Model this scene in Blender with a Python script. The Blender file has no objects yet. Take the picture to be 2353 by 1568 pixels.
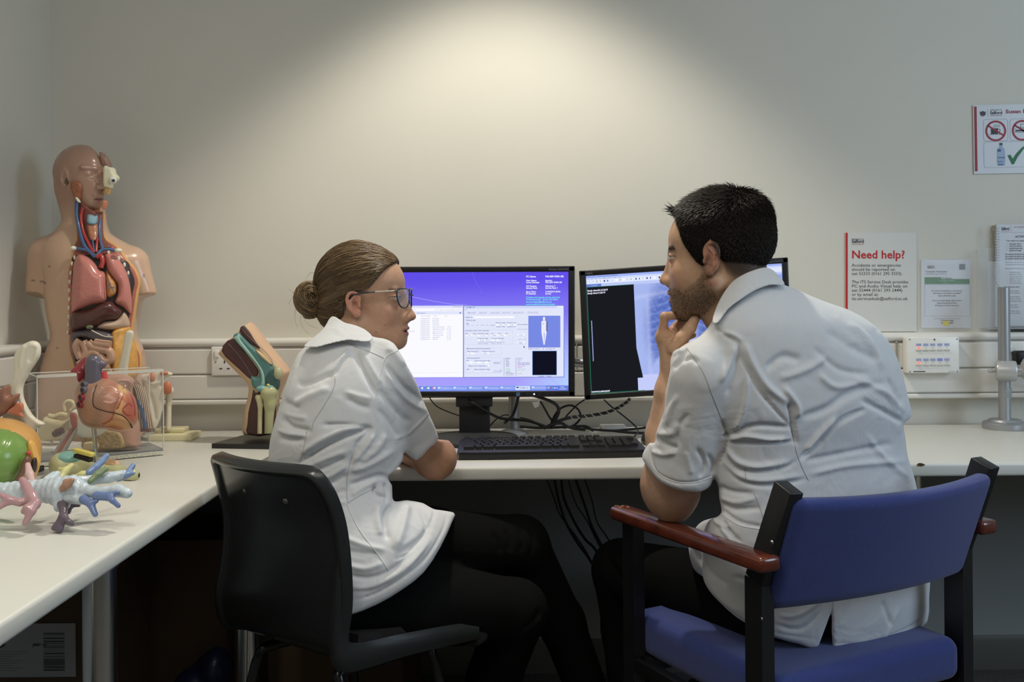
import bpy, bmesh, math, random
import numpy as np
from mathutils import Vector, Matrix
from mathutils.bvhtree import BVHTree

scn = bpy.context.scene
PI = math.pi
# ------------------------------------------------------------------ camera
F, U0, V0, H = 2300.0, 1176.5, 670.0, 1.136      # focal length (px), principal point (px), eye height (m)
ROLL = math.radians(0.5)
CA, SA = math.cos(ROLL), math.sin(ROLL)
cam_data = bpy.data.cameras.new('camera')
cam = bpy.data.objects.new('camera', cam_data)
scn.collection.objects.link(cam)
cam.matrix_world = Matrix.Translation((0, 0, H)) @ Matrix.Rotation(PI / 2, 4, 'X') @ Matrix.Rotation(-ROLL, 4, 'Z')
cam_data.sensor_width = 36.0
cam_data.lens = 36.0 * F / 2353.0
cam_data.shift_y = -(784.0 - V0) / 2353.0
cam_data.dof.use_dof = True
cam_data.dof.focus_distance = 2.12
cam_data.dof.aperture_fstop = 10.0
scn.camera = cam
# ------------------------------------------------------------------ world, colour management, large lights
world = bpy.data.worlds.new('world'); scn.world = world; world.use_nodes = True
world.node_tree.nodes['Background'].inputs['Color'].default_value = (0.6, 0.7, 1.0, 1)
world.node_tree.nodes['Background'].inputs['Strength'].default_value = 0.02
scn.view_settings.view_transform = 'Standard'
scn.view_settings.look = 'None'
scn.view_settings.exposure = 0.0
scn.view_settings.gamma = 1.0
scn.view_settings.use_curve_mapping = False

def area(name, loc, aim, sx, sy, power, col, spread=180):
    l = bpy.data.lights.new(name, 'AREA'); l.shape = 'RECTANGLE'; l.size = sx; l.size_y = sy
    l.energy = power; l.color = col; l.spread = math.radians(spread)
    o = bpy.data.objects.new(name, l); scn.collection.objects.link(o)
    o.location = loc
    o.rotation_euler = (Vector(aim) - Vector(loc)).to_track_quat('-Z', 'Y').to_euler()
    return o

def spot(name, loc, aim, power, col, ang, blend, rad):
    l = bpy.data.lights.new(name, 'SPOT'); l.energy = power; l.color = col
    l.spot_size = math.radians(ang); l.spot_blend = blend; l.shadow_soft_size = rad
    o = bpy.data.objects.new(name, l); scn.collection.objects.link(o)
    o.location = loc
    o.rotation_euler = (Vector(aim) - Vector(loc)).to_track_quat('-Z', 'Y').to_euler()
    return o

# recessed ceiling light close to the back wall (its cone draws the scallop), two unseen fill lights added overhead, daylight from the right
spot('ceiling_downlight', (-0.02, 2.32, 2.66), (-0.02, 2.32, 0), 85, (1.0, 0.93, 0.80), 98, 0.45, 0.06)
area('ceiling_fill_panel', (0.0, 0.2, 2.66), (0.0, 0.2, 0), 2.4, 1.2, 27, (1.0, 0.95, 0.86))  # unseen panel, made large to fill the dark areas
spot('desk_fill_spot', (-0.45, 0.75, 2.66), (-0.45, 0.75, 0), 34, (1.0, 0.94, 0.82), 92, 0.6, 0.06)  # unseen spot added to brighten the left part of the desk
area('window_daylight', (3.1, 0.9, 1.8), (0.6, 2.6, 1.3), 1.4, 1.3, 40, (0.60, 0.79, 1.0))

# ------------------------------------------------------------------ helpers
def P(px, py, d):
    """world point on the plane Y = d seen at photo pixel (px, py)"""
    u, v = px - U0, V0 - py
    return Vector(((u * CA + v * SA) * d / F, d, H + (-u * SA + v * CA) * d / F))

def PN(px, py, d):
    px, py, d = np.asarray(px, float), np.asarray(py, float), np.asarray(d, float) + 0 * np.asarray(px, float)
    u, v = px - U0, V0 - py
    return np.stack([(u * CA + v * SA) * d / F, d, H + (-u * SA + v * CA) * d / F], -1)

def PIX(V):
    V = np.asarray(V, float)
    x, z = V[..., 0] / V[..., 1] * F, (V[..., 2] - H) / V[..., 1] * F
    return x * CA - z * SA + U0, V0 - (x * SA + z * CA)

def tag(o, label=None, cat=None, group=None, kind=None):
    if label: o['label'] = label
    if cat: o['category'] = cat
    if group: o['group'] = group
    if kind: o['kind'] = kind
    return o

def thing(name, label, cat, loc, group=None):
    o = bpy.data.objects.new(name, None); scn.collection.objects.link(o)
    o.empty_display_size = 0.05
    o.location = loc
    return tag(o, label, cat, group)

def wpos(o):
    v = Vector((0, 0, 0))
    while o is not None:
        v += o.location; o = o.parent
    return v

def link(name, me, parent=None):
    o = bpy.data.objects.new(name, me); scn.collection.objects.link(o)
    if parent is not None: o.parent = parent
    return o

def mesh_obj(name, V, Fc, m, parent=None, smooth=True, col=None, label=None, origin=None, sharp=None):
    """V in world coordinates; the object sits at ORIGIN (or its parent's origin). Fc: list of faces or (n,k) array"""
    V = np.asarray(V, float)
    org = np.array(origin if origin is not None else (0, 0, 0), float)
    if parent is not None: org = np.array(wpos(parent))
    V = V - org
    me = bpy.data.meshes.new(name)
    if isinstance(Fc, np.ndarray):
        n, k = Fc.shape
        me.vertices.add(len(V)); me.vertices.foreach_set('co', V.astype(np.float32).ravel())
        me.loops.add(n * k); me.loops.foreach_set('vertex_index', Fc.astype(np.int32).ravel())
        me.polygons.add(n); me.polygons.foreach_set('loop_start', np.arange(0, n * k, k, dtype=np.int32))
        me.update(calc_edges=True)
    else:
        me.from_pydata([tuple(v) for v in V], [], Fc); me.update()
    if smooth: me.polygons.foreach_set('use_smooth', [True] * len(me.polygons))
    ms = m if isinstance(m, (list, tuple)) else [m]
    for x in ms: me.materials.append(x)
    if col is not None:
        a = me.color_attributes.new('Col', 'FLOAT_COLOR', 'POINT')
        c = np.ones((len(V), 4), np.float32); c[:, :3] = np.asarray(col, float)[:, :3]
        a.data.foreach_set('color', c.ravel())
    if sharp is not None:
        try: me.set_sharp_from_angle(angle=math.radians(sharp))
        except Exception: pass
    o = link(name, me, parent)
    if parent is None: o.location = Vector(org)
    if label: o['label'] = label
    return o

# ---- mesh builder for hard surfaces
class MB:
    def __init__(s): s.V = []; s.F = []; s.M = []; s.mi = 0
    def add(s, V, Fc):
        n = len(s.V); s.V += [tuple(v) for v in V]; s.F += [tuple(i + n for i in f) for f in Fc]; s.M += [s.mi] * len(Fc); return s
    def box(s, c, h, R=None, bev=0.0):
        c = Vector(c)
        if bev > 0:
            bm = bmesh.new(); bmesh.ops.create_cube(bm, size=2)
            for v in bm.verts: v.co = Vector((v.co.x * h[0], v.co.y * h[1], v.co.z * h[2]))
            bmesh.ops.bevel(bm, geom=bm.edges[:], offset=min(bev, min(h) * .98), segments=3, profile=0.5, affect='EDGES')
            V = [v.co.copy() for v in bm.verts]; bm.verts.index_update(); Fc = [[v.index for v in f.verts] for f in bm.faces]; bm.free()
        else:
            V = [Vector((x * h[0], y * h[1], z * h[2])) for x in (-1, 1) for y in (-1, 1) for z in (-1, 1)]
            Fc = [(0, 1, 3, 2), (4, 6, 7, 5), (0, 4, 5, 1), (2, 3, 7, 6), (0, 2, 6, 4), (1, 5, 7, 3)]
        if R is not None: V = [R @ v for v in V]
        return s.add([v + c for v in V], Fc)
    def bar(s, a, b, w, t, up=(0, 0, 1), bev=0.0):
        """rectangular bar from a to b, width w (sideways), thickness t (along up)"""
        a, b = Vector(a), Vector(b); z = (b - a); L = z.length; z.normalize()
        x = z.cross(Vector(up)); x.normalize(); y = x.cross(z) * -1
        R = Matrix((x, y, z)).transposed()
        return s.box((a + b) / 2, (w / 2, t / 2, L / 2), R, bev)
    def tube(s, pts, r, n=12, cap=True):
        pts = [Vector(p) for p in pts]; rs = r if isinstance(r, (list, tuple)) else [r] * len(pts)
        V = []; Fc = []; nrm = None
        for i, p in enumerate(pts):
            t = (pts[min(i + 1, len(pts) - 1)] - pts[max(i - 1, 0)]).normalized()
            if nrm is None: nrm = t.orthogonal().normalized()
            else:
                nrm = (nrm - t * nrm.dot(t)).normalized()
            b = t.cross(nrm)
            for k in range(n):
                a = 2 * PI * k / n; V.append(p + (nrm * math.cos(a) + b * math.sin(a)) * rs[i])
        for i in range(len(pts) - 1):
            for k in range(n):
                k2 = (k + 1) % n; Fc.append((i * n + k, i * n + k2, (i + 1) * n + k2, (i + 1) * n + k))
        if cap: Fc.append(tuple(range(n))[::-1]); Fc.append(tuple((len(pts) - 1) * n + k for k in range(n)))
        return s.add(V, Fc)
    def lathe(s, prof, c=(0, 0, 0), axis=(0, 0, 1), n=32):
        """prof: list of (r, h) along axis"""
        c = Vector(c); z = Vector(axis).normalized(); x = z.orthogonal().normalized(); y = z.cross(x)
        V = []; Fc = []
        for r, h in prof:
            for k in range(n):
                a = 2 * PI * k / n; V.append(c + z * h + (x * math.cos(a) + y * math.sin(a)) * max(r, 1e-5))
        for i in range(len(prof) - 1):
            for k in range(n):
                k2 = (k + 1) % n; Fc.append((i * n + k, i * n + k2, (i + 1) * n + k2, (i + 1) * n + k))
        Fc.append(tuple(range(n))[::-1]); Fc.append(tuple((len(prof) - 1) * n + k for k in range(n)))
        return s.add(V, Fc)
    def prism(s, pts, a, b):
        """polygon of 3d points extruded by vector: pts + a -> pts + b"""
        a, b = Vector(a), Vector(b); n = len(pts)
        V = [Vector(p) + a for p in pts] + [Vector(p) + b for p in pts]
        Fc = [tuple(range(n)), tuple(range(n, 2 * n))[::-1]] + [(i, (i + 1) % n + 0, (i + 1) % n + n, i + n)[::-1] for i in range(n)]
        return s.add(V, Fc)
    def build(s, name, m, parent=None, smooth=True, label=None, sharp=35, origin=None):
        me_o = mesh_obj(name, s.V, s.F, m, parent, smooth, None, label, origin if origin is not None else (None if parent is not None else tuple(np.mean(np.array(s.V), 0))))
        me = me_o.data
        if any(s.M): me.polygons.foreach_set('material_index', s.M)
        bm = bmesh.new(); bm.from_mesh(me); bmesh.ops.recalc_face_normals(bm, faces=bm.faces[:]); bm.to_mesh(me); bm.free()
        if smooth:
            try: me.set_sharp_from_angle(angle=math.radians(sharp))
            except Exception: pass
        return me_o

# ---- smooth curves
def spline(pts, n=8, closed=False):
    pts = [np.array(p, float) for p in pts]; N = len(pts); out = []
    rng = N if closed else N - 1
    for i in range(rng):
        if closed: p0, p1, p2, p3 = pts[i - 1], pts[i], pts[(i + 1) % N], pts[(i + 2) % N]
        else: p0, p1, p2, p3 = pts[max(i - 1, 0)], pts[i], pts[i + 1], pts[min(i + 2, N - 1)]
        for k in range(n):
            t = k / n
            out.append(0.5 * ((2 * p1) + (-p0 + p2) * t + (2 * p0 - 5 * p1 + 4 * p2 - p3) * t * t + (-p0 + 3 * p1 - 3 * p2 + p3) * t ** 3))
    if not closed: out.append(pts[-1])
    return np.array(out)

# ---- implicit surfaces
def ln(v): return np.sqrt((v * v).sum(-1))
def A3(v): return np.array(v, float)
def sph(c, r):
    c = A3(c); return lambda p: ln(p - c) - r
def ell(c, r, R=None):
    c, r = A3(c), A3(r)
    def f(p):
        q = p - c
        if R is not None: q = q @ R
        k0 = ln(q / r); k1 = ln(q / (r * r)) + 1e-9
        return k0 * (k0 - 1) / k1
    return f
def cone(a, b, ra, rb, sx=None):
    a, b = A3(a), A3(b); ab = b - a; L2 = (ab * ab).sum()
    def f(p):
        t = np.clip(((p - a) @ ab) / L2, 0, 1)
        return ln(p - a - t[:, None] * ab) - (ra + (rb - ra) * t)
    return f
def chain(pts, rs):
    return [cone(pts[i], pts[i + 1], rs[i], rs[i + 1]) for i in range(len(pts) - 1)]
def sbox(c, h, R=None, r=0.0):
    c, h = A3(c), A3(h)
    def f(p):
        q = p - c
        if R is not None: q = q @ R
        q = np.abs(q) - h + r
        return ln(np.maximum(q, 0)) + np.minimum(q.max(-1), 0) - r
    return f
def torus(c, ax, R0, r, sc=(1, 1)):
    c, ax = A3(c), A3(ax) / np.linalg.norm(ax)
    def f(p):
        q = p - c; h = q @ ax; w = ln(q - h[:, None] * ax) - R0
        return np.sqrt(w * w + h * h) - r
    return f
def smin(a, b, k):
    h = np.clip(0.5 + 0.5 * (b - a) / k, 0, 1); return b * (1 - h) + a * h - k * h * (1 - h)
def U(fs, k=0.01):
    def f(p):
        d = fs[0](p)
        for g in fs[1:]: d = smin(d, g(p), k)
        return d
    return f
def SUB(a, b, k=0.005): return lambda p: -smin(-a(p), b(p), k)
def INT(a, b, k=0.005): return lambda p: -smin(-a(p), -b(p), k)

def nets(f, lo, hi, h, s=6):
    """sparse surface nets: f(points (n,3)) -> signed distance; returns verts, quads"""
    lo, hi = A3(lo), A3(hi)
    nb = np.ceil((hi - lo) / (h * s)).astype(int); n = nb * s
    cx = [lo[i] + (np.arange(nb[i]) + 0.5) * s * h for i in range(3)]
    G = np.stack(np.meshgrid(*cx, indexing='ij'), -1).reshape(-1, 3)
    fc = f(G).reshape(nb)
    V = np.repeat(np.repeat(np.repeat(fc, s, 0), s, 1), s, 2).astype(np.float32)
    act = np.argwhere(np.abs(fc) < h * s * 1.6)
    loc = np.stack(np.meshgrid(*[np.arange(s)] * 3, indexing='ij'), -1).reshape(-1, 3)
    for i0 in range(0, len(act), 1500):
        idx = (act[i0:i0 + 1500, None, :] * s + loc[None]).reshape(-1, 3)
        V[idx[:, 0], idx[:, 1], idx[:, 2]] = f(lo + idx * h)
    ins = V < 0
    I = ins[:-1, :-1, :-1]; cnt = np.zeros(I.shape, np.int8)
    for a in (0, 1):
        for b in (0, 1):
            for c in (0, 1): cnt += ins[a:n[0] - 1 + a, b:n[1] - 1 + b, c:n[2] - 1 + c]
    cells = np.argwhere((cnt > 0) & (cnt < 8))
    acc = np.zeros((len(cells), 3)); num = np.zeros(len(cells))
    C = [(a, b, c) for a in (0, 1) for b in (0, 1) for c in (0, 1)]
    for p in C:
        for ax in range(3):
            if p[ax]: continue
            q = list(p); q[ax] = 1
            vp = V[cells[:, 0] + p[0], cells[:, 1] + p[1], cells[:, 2] + p[2]]
            vq = V[cells[:, 0] + q[0], cells[:, 1] + q[1], cells[:, 2] + q[2]]
            cr = (vp < 0) != (vq < 0)
            t = np.where(cr, vp / np.where(cr, vp - vq, 1), 0)
            pt = np.array(p, float)[None].repeat(len(cells), 0); pt[:, ax] += t
            acc += pt * cr[:, None]; num += cr
    verts = lo + (cells + acc / num[:, None]) * h
    idm = -np.ones(I.shape, np.int32); idm[cells[:, 0], cells[:, 1], cells[:, 2]] = np.arange(len(cells))
    quads = []
    for ax in range(3):
        b, c = (ax + 1) % 3, (ax + 2) % 3
        sl0 = [slice(None)] * 3; sl1 = [slice(None)] * 3; sl0[ax] = slice(0, -1); sl1[ax] = slice(1, None)
        A, B = ins[tuple(sl0)], ins[tuple(sl1)]
        e = np.argwhere(A != B); e = e[(e[:, b] > 0) & (e[:, c] > 0) & (e[:, b] < n[b] - 1) & (e[:, c] < n[c] - 1)]
        if not len(e): continue
        fl = A[e[:, 0], e[:, 1], e[:, 2]]
        def g(db, dc):
            q = e.copy(); q[:, b] -= db; q[:, c] -= dc; return idm[q[:, 0], q[:, 1], q[:, 2]]
        Q = np.stack([g(1, 1), g(0, 1), g(0, 0), g(1, 0)], 1)
        Q[~fl] = Q[~fl][:, ::-1]
        quads.append(Q)
    Q = np.concatenate(quads); Q = Q[(Q >= 0).all(1)]
    return verts, Q

def normals(V, Q):
    n = np.cross(V[Q[:, 2]] - V[Q[:, 0]], V[Q[:, 3]] - V[Q[:, 1]])
    N = np.zeros_like(V)
    for k in range(4): np.add.at(N, Q[:, k], n)
    return N / (ln(N)[:, None] + 1e-12)

def smooth_mesh(V, Q, it=2, lam=0.5):
    E = np.concatenate([Q[:, [0, 1]], Q[:, [1, 2]], Q[:, [2, 3]], Q[:, [3, 0]]]); deg = np.zeros(len(V))
    np.add.at(deg, E[:, 0], 1); np.add.at(deg, E[:, 1], 1); deg = np.maximum(deg, 1)
    for _ in range(it):
        S = np.zeros_like(V)
        for k in range(3):
            S[:, k] = np.bincount(E[:, 0], V[E[:, 1], k], len(V)) + np.bincount(E[:, 1], V[E[:, 0], k], len(V))
        V = V + lam * (S / deg[:, None] - V)
    return V

def largest(V, Q):
    """keep the largest connected piece"""
    lab = np.arange(len(V)); E = np.concatenate([Q[:, [0, 1]], Q[:, [1, 2]], Q[:, [2, 3]], Q[:, [3, 0]]])
    for _ in range(200):
        m = np.minimum(lab[E[:, 0]], lab[E[:, 1]]); new = lab.copy(); np.minimum.at(new, E[:, 0], m); np.minimum.at(new, E[:, 1], m)
        new = new[new]; new = new[new]
        if (new == lab).all(): break
        lab = new
    k = np.bincount(lab).argmax(); keep = lab == k; idx = -np.ones(len(V), int); idx[keep] = np.arange(keep.sum())
    return V[keep], idx[Q[keep[Q].all(1)]]

def polydist(x, y, pts):
    """distance of points to a polyline (2d)"""
    d = np.full(x.shape, 1e9)
    for i in range(len(pts) - 1):
        ax, ay = pts[i][:2]; bx, by = pts[i + 1][:2]; vx, vy = bx - ax, by - ay
        t = np.clip(((x - ax) * vx + (y - ay) * vy) / (vx * vx + vy * vy + 1e-12), 0, 1)
        d = np.minimum(d, np.hypot(x - ax - t * vx, y - ay - t * vy))
    return d

def inside(x, y, pts):
    r = np.zeros(x.shape, bool); n = len(pts)
    for i in range(n):
        x1, y1 = pts[i][:2]; x2, y2 = pts[(i + 1) % n][:2]
        if y1 == y2: continue
        c = ((y1 > y) != (y2 > y)) & (x < (x2 - x1) * (y - y1) / (y2 - y1) + x1); r ^= c
    return r

def sd2(x, y, pts):
    d = polydist(x, y, list(pts) + [pts[0]]); return np.where(inside(x, y, pts), -d, d)

def strokes(V, N, st):
    """carve folds: st = [(pixel polyline, width px, height m)] on the side that faces the camera"""
    px, py = PIX(V); view = V - np.array([0, 0, H]); view /= ln(view)[:, None]
    face = np.clip(-(N * view).sum(1) * 3 - 0.0, 0, 1)
    D = np.zeros(len(V))
    for pts, w, a in st:
        pl = spline(pts, 6) if len(pts) > 2 else np.array(pts, float)
        x0, y0 = pl.min(0) - 3 * w; x1, y1 = pl.max(0) + 3 * w
        m = (px > x0) & (px < x1) & (py > y0) & (py < y1)
        if not m.any(): continue
        # fade towards both ends
        X, Y = px[m], py[m]; best = np.full(X.shape, 1e9); tt = np.zeros(X.shape); n = len(pl) - 1
        for i in range(n):
            ax, ay = pl[i]; vx, vy = pl[i + 1] - pl[i]
            t = np.clip(((X - ax) * vx + (Y - ay) * vy) / (vx * vx + vy * vy + 1e-12), 0, 1)
            d = np.hypot(X - ax - t * vx, Y - ay - t * vy); b = d < best
            best[b] = d[b]; tt[b] = (i + t[b]) / n
        fade = np.clip(np.minimum(tt, 1 - tt) * 5 + 0.12, 0, 1)
        D[m] += a * fade * np.exp(-(best / w) ** 2)
    return V + N * (D * face)[:, None]

def slab_f(poly, d, T, R, yc=None, px=True, n=6, closed=True):
    """rounded slab whose outline is the pixel polygon at depth d, half thickness T, edge rounding R (m)"""
    pl = spline(poly, n, True) if n > 1 else np.array(poly, float)
    W = PN(pl[:, 0], pl[:, 1], d); q = W[:, [0, 2]]
    def f(p):
        if px == 'ray':
            X, Y = PIX(p); s = sd2(X, Y, pl) * d / F
        else: s = sd2(p[:, 0], p[:, 2], q)
        y0 = d if yc is None else yc(p[:, 0], p[:, 2])
        a = np.maximum(s + R, 0); b = np.abs(p[:, 1] - y0) * R / T
        return (np.sqrt(a * a + b * b) - R) * min(1, T / R)
    return f, q

def slab(name, poly, d, T, R, m, parent, h=0.003, yc=None, n=6, col=None, label=None, strk=None, sm=1, dy=0.0, px=True, dx=0.0):
    f, q = slab_f(poly, d, T, R, yc, px, n)
    lo = (q[:, 0].min() - 2 * h - dx, d - T - dy - 3 * h, q[:, 1].min() - 2 * h); hi = (q[:, 0].max() + 2 * h + dx, d + T + dy + 3 * h, q[:, 1].max() + 2 * h)
    V, Q = nets(f, lo, hi, h)
    if sm: V = smooth_mesh(V, Q, sm)
    if strk: V = strokes(V, normals(V, Q), strk)
    c = col(V) if col is not None else None
    return mesh_obj(name, V, Q, m, parent, col=c, label=label)

def sdf_obj(name, f, lo, hi, h, m, parent, col=None, sm=1, label=None, strk=None):
    V, Q = nets(f, lo, hi, h)
    if sm: V = smooth_mesh(V, Q, sm)
    if strk: V = strokes(V, normals(V, Q), strk)
    c = col(V) if col is not None else None
    return mesh_obj(name, V, Q, m, parent, col=c, label=label)

def shrink_to(V, Q):
    return BVHTree.FromPolygons([tuple(v) for v in V], [tuple(q) for q in Q])

def on_surface(bvh, pts, off=0.0):
    """cast photo pixels onto a mesh: returns world points lying on it"""
    o = Vector((0, 0, H)); out = []
    for x, y in pts:
        dr = (P(x, y, 2.0) - o).normalized(); hit = bvh.ray_cast(o, dr)
        if hit[0] is not None: out.append(hit[0] + hit[1] * off)
    return out

# ---- materials
MATS = {}
def mat(name, color=(0.8, 0.8, 0.8), rough=0.5, metal=0.0, spec=0.5, noise=0.0, nscale=20, bump=0.0, bscale=200, emit=None, estr=0.0,
        vcol=False, coat=0.0, sss=0.0, trans=0.0, ior=1.45, alpha=1.0, sheen=0.0, wave=None, cvar=None):
    if name in MATS: return MATS[name]
    m = bpy.data.materials.new(name); m.use_nodes = True; nt = m.node_tree; b = nt.nodes['Principled BSDF']
    b.inputs['Base Color'].default_value = (*color, 1); b.inputs['Roughness'].default_value = rough
    b.inputs['Metallic'].default_value = metal; b.inputs['Specular IOR Level'].default_value = spec
    b.inputs['Coat Weight'].default_value = coat; b.inputs['Coat Roughness'].default_value = 0.12
    b.inputs['Transmission Weight'].default_value = trans; b.inputs['IOR'].default_value = ior; b.inputs['Alpha'].default_value = alpha
    b.inputs['Sheen Weight'].default_value = sheen
    if sss > 0:
        b.inputs['Subsurface Weight'].default_value = sss; b.inputs['Subsurface Radius'].default_value = (0.012, 0.005, 0.003); b.inputs['Subsurface Scale'].default_value = 1.0
    src = None
    if vcol:
        a = nt.nodes.new('ShaderNodeAttribute'); a.attribute_name = 'Col'; src = a.outputs['Color']
    tc = nt.nodes.new('ShaderNodeTexCoord')
    if noise > 0:
        n = nt.nodes.new('ShaderNodeTexNoise'); n.inputs['Scale'].default_value = nscale; n.inputs['Detail'].default_value = 4
        nt.links.new(tc.outputs['Object'], n.inputs['Vector'])
        mp = nt.nodes.new('ShaderNodeMapRange'); mp.inputs['To Min'].default_value = 1 - noise; mp.inputs['To Max'].default_value = 1 + noise
        mp.inputs['From Min'].default_value = 0.3; mp.inputs['From Max'].default_value = 0.7
        nt.links.new(n.outputs['Fac'], mp.inputs['Value'])
        mx = nt.nodes.new('ShaderNodeVectorMath'); mx.operation = 'MULTIPLY'
        if src is None: mx.inputs[0].default_value = color
        else: nt.links.new(src, mx.inputs[0])
        nt.links.new(mp.outputs['Result'], mx.inputs[1]); src = mx.outputs['Vector']
    if src is not None: nt.links.new(src, b.inputs['Base Color'])
    if bump > 0:
        n2 = nt.nodes.new('ShaderNodeTexNoise' if wave is None else 'ShaderNodeTexWave'); n2.inputs['Scale'].default_value = bscale
        nt.links.new(tc.outputs['Object'], n2.inputs['Vector'])
        bp = nt.nodes.new('ShaderNodeBump'); bp.inputs['Strength'].default_value = bump; bp.inputs['Distance'].default_value = 0.002
        nt.links.new(n2.outputs['Fac'], bp.inputs['Height']); nt.links.new(bp.outputs['Normal'], b.inputs['Normal'])
    if emit is not None:
        b.inputs['Emission Color'].default_value = (*emit, 1); b.inputs['Emission Strength'].default_value = estr
    MATS[name] = m
    return m

def srgb(r, g, b):
    f = lambda c: (c / 255 / 12.92) if c / 255 <= 0.04045 else ((c / 255 + 0.055) / 1.055) ** 2.4
    return (f(r), f(g), f(b))

def emat(name, c, s=1.0, vcol=False):
    if name in MATS: return MATS[name]
    m = bpy.data.materials.new(name); m.use_nodes = True; nt = m.node_tree; nt.nodes.clear()
    e = nt.nodes.new('ShaderNodeEmission'); o = nt.nodes.new('ShaderNodeOutputMaterial'); e.inputs['Color'].default_value = (*c, 1); e.inputs['Strength'].default_value = s
    if vcol:
        a = nt.nodes.new('ShaderNodeAttribute'); a.attribute_name = 'Col'; nt.links.new(a.outputs['Color'], e.inputs['Color'])
    nt.links.new(e.outputs[0], o.inputs[0]); MATS[name] = m; return m

# ---- writing: text curves turned into mesh data, in a local frame (o origin, ex, ey unit vectors)
FONT = {}
def text_geo(s, size, bold=0.0, align='LEFT', sx=1.0, spacing=1.0):
    key = (s, round(size, 5), bold, align, sx, spacing)
    cu = bpy.data.curves.new('t', 'FONT'); cu.body = s; cu.size = size; cu.offset = bold; cu.align_x = align; cu.resolution_u = 2; cu.space_character = spacing
    o = bpy.data.objects.new('t', cu); me = bpy.data.meshes.new_from_object(o)
    V = [(v.co.x * sx, v.co.y) for v in me.vertices]; Fc = [tuple(p.vertices) for p in me.polygons]
    bpy.data.objects.remove(o); bpy.data.curves.remove(cu); bpy.data.meshes.remove(me)
    return V, Fc

class Board:
    """flat print laid on a plane: rectangles, polygons and lettering given in board units, with a colour each"""
    def __init__(s, o, ex, ey, step=0.0001):
        s.o, s.ex, s.ey = Vector(o), Vector(ex), Vector(ey); s.n = s.ex.cross(s.ey).normalized(); s.V = []; s.F = []; s.C = []; s.z = 0; s.step = step
    def put(s, V, Fc, col):
        n = len(s.V); s.z += 1
        s.V += [tuple(s.o + s.ex * x + s.ey * y + s.n * (s.z * s.step)) for x, y in V]; s.F += [tuple(i + n for i in f) for f in Fc]
        s.C += [col] * len(V) if not isinstance(col, list) else col
        s.z -= 1
    def up(s): s.z += 1
    def rect(s, x0, y0, x1, y1, col): s.put([(x0, y0), (x1, y0), (x1, y1), (x0, y1)], [(0, 1, 2, 3)], col)
    def frame(s, x0, y0, x1, y1, t, col):
        s.rect(x0, y0, x1, y0 + t, col); s.rect(x0, y1 - t, x1, y1, col); s.rect(x0, y0, x0 + t, y1, col); s.rect(x1 - t, y0, x1, y1, col)
    def poly(s, pts, col): s.put(pts, [tuple(range(len(pts)))], col)
    def line(s, pts, w, col):
        for i in range(len(pts) - 1):
            a, b = np.array(pts[i], float), np.array(pts[i + 1], float); t = b - a; t /= np.linalg.norm(t) + 1e-9; nn = np.array([-t[1], t[0]]) * w / 2
            s.poly([tuple(a - nn), tuple(b - nn), tuple(b + nn), tuple(a + nn)], col)
    def disc(s, x, y, r, col, n=20, ry=None): s.poly([(x + r * math.cos(2 * PI * k / n), y + (ry or r) * math.sin(2 * PI * k / n)) for k in range(n)], col)
    def ring(s, x, y, r0, r1, col, n=28):
        V = []; Fc = []
        for k in range(n):
            a = 2 * PI * k / n; V += [(x + r0 * math.cos(a), y + r0 * math.sin(a)), (x + r1 * math.cos(a), y + r1 * math.sin(a))]
            k2 = (k + 1) % n; Fc.append((2 * k, 2 * k + 1, 2 * k2 + 1, 2 * k2))
        s.put(V, Fc, col)
    def text(s, x, y, t, size, col, bold=0.0, align='LEFT', width=None):
        V, Fc = text_geo(t, size, bold, align)
        if width and V:
            w = max(v[0] for v in V) - min(v[0] for v in V); k = width / w; V = [(v[0] * k, v[1]) for v in V]
        s.put([(x + a, y + b) for a, b in V], Fc, col)
    def cut(s, name):
        """what has been put so far becomes a piece of its own when built"""
        s.cuts = getattr(s, 'cuts', []) + [(name, len(s.V), len(s.F))]
    def build(s, name, m, parent, label=None):
        v0 = f0 = 0
        for nm, v1, f1 in getattr(s, 'cuts', []) + [(name, len(s.V), len(s.F))]:
            if f1 > f0: o = mesh_obj(nm, s.V[v0:v1], [tuple(i - v0 for i in f) for f in s.F[f0:f1]], m, parent, smooth=False, col=[c[:3] for c in s.C[v0:v1]], label=label)
            v0, f0 = v1, f1
        return o
# ================================================================== SETTING
D = 2.987                      # distance of the back wall
XL, XR, YF, ZC = -1.372, 3.3, -2.4, 2.72
m_wall = mat('wall_paint', (0.66, 0.635, 0.562), 0.75, spec=0.25, noise=0.012, nscale=3, bump=0.05, bscale=350)
m_white = mat('white_plastic', (0.72, 0.70, 0.65), 0.38, noise=0.01, nscale=6)
m_floor = mat('carpet', (0.075, 0.072, 0.066), 0.95, noise=0.3, nscale=120, bump=0.5, bscale=500)
m_skirt = mat('skirting_paint', (0.10, 0.10, 0.09), 0.45)
m_ceil = mat('ceiling_tile', (0.7, 0.69, 0.66), 0.9)
m_lower = mat('lower_wall_shade', (0.30, 0.31, 0.30), 0.7, noise=0.03, nscale=4)  # unused grey with the under-desk shade put into the colour
def struct(o): o['kind'] = 'structure'; return o
def slabbox(name, lo, hi, m):
    lo, hi = Vector(lo), Vector(hi); c = (lo + hi) / 2
    return struct(MB().box(c, (hi - lo) / 2).build(name, m, smooth=False, origin=tuple(c)))
slabbox('wall_back', (XL - 0.1, D, 0), (XR + 0.1, D + 0.1, ZC), m_wall)
slabbox('wall_left', (XL - 0.1, YF, 0), (XL, D, ZC), m_wall)
slabbox('wall_right', (XR, YF, 0), (XR + 0.1, D, ZC), m_wall)
slabbox('wall_front', (XL - 0.1, YF - 0.1, 0), (XR + 0.1, YF, ZC), m_wall)
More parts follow.
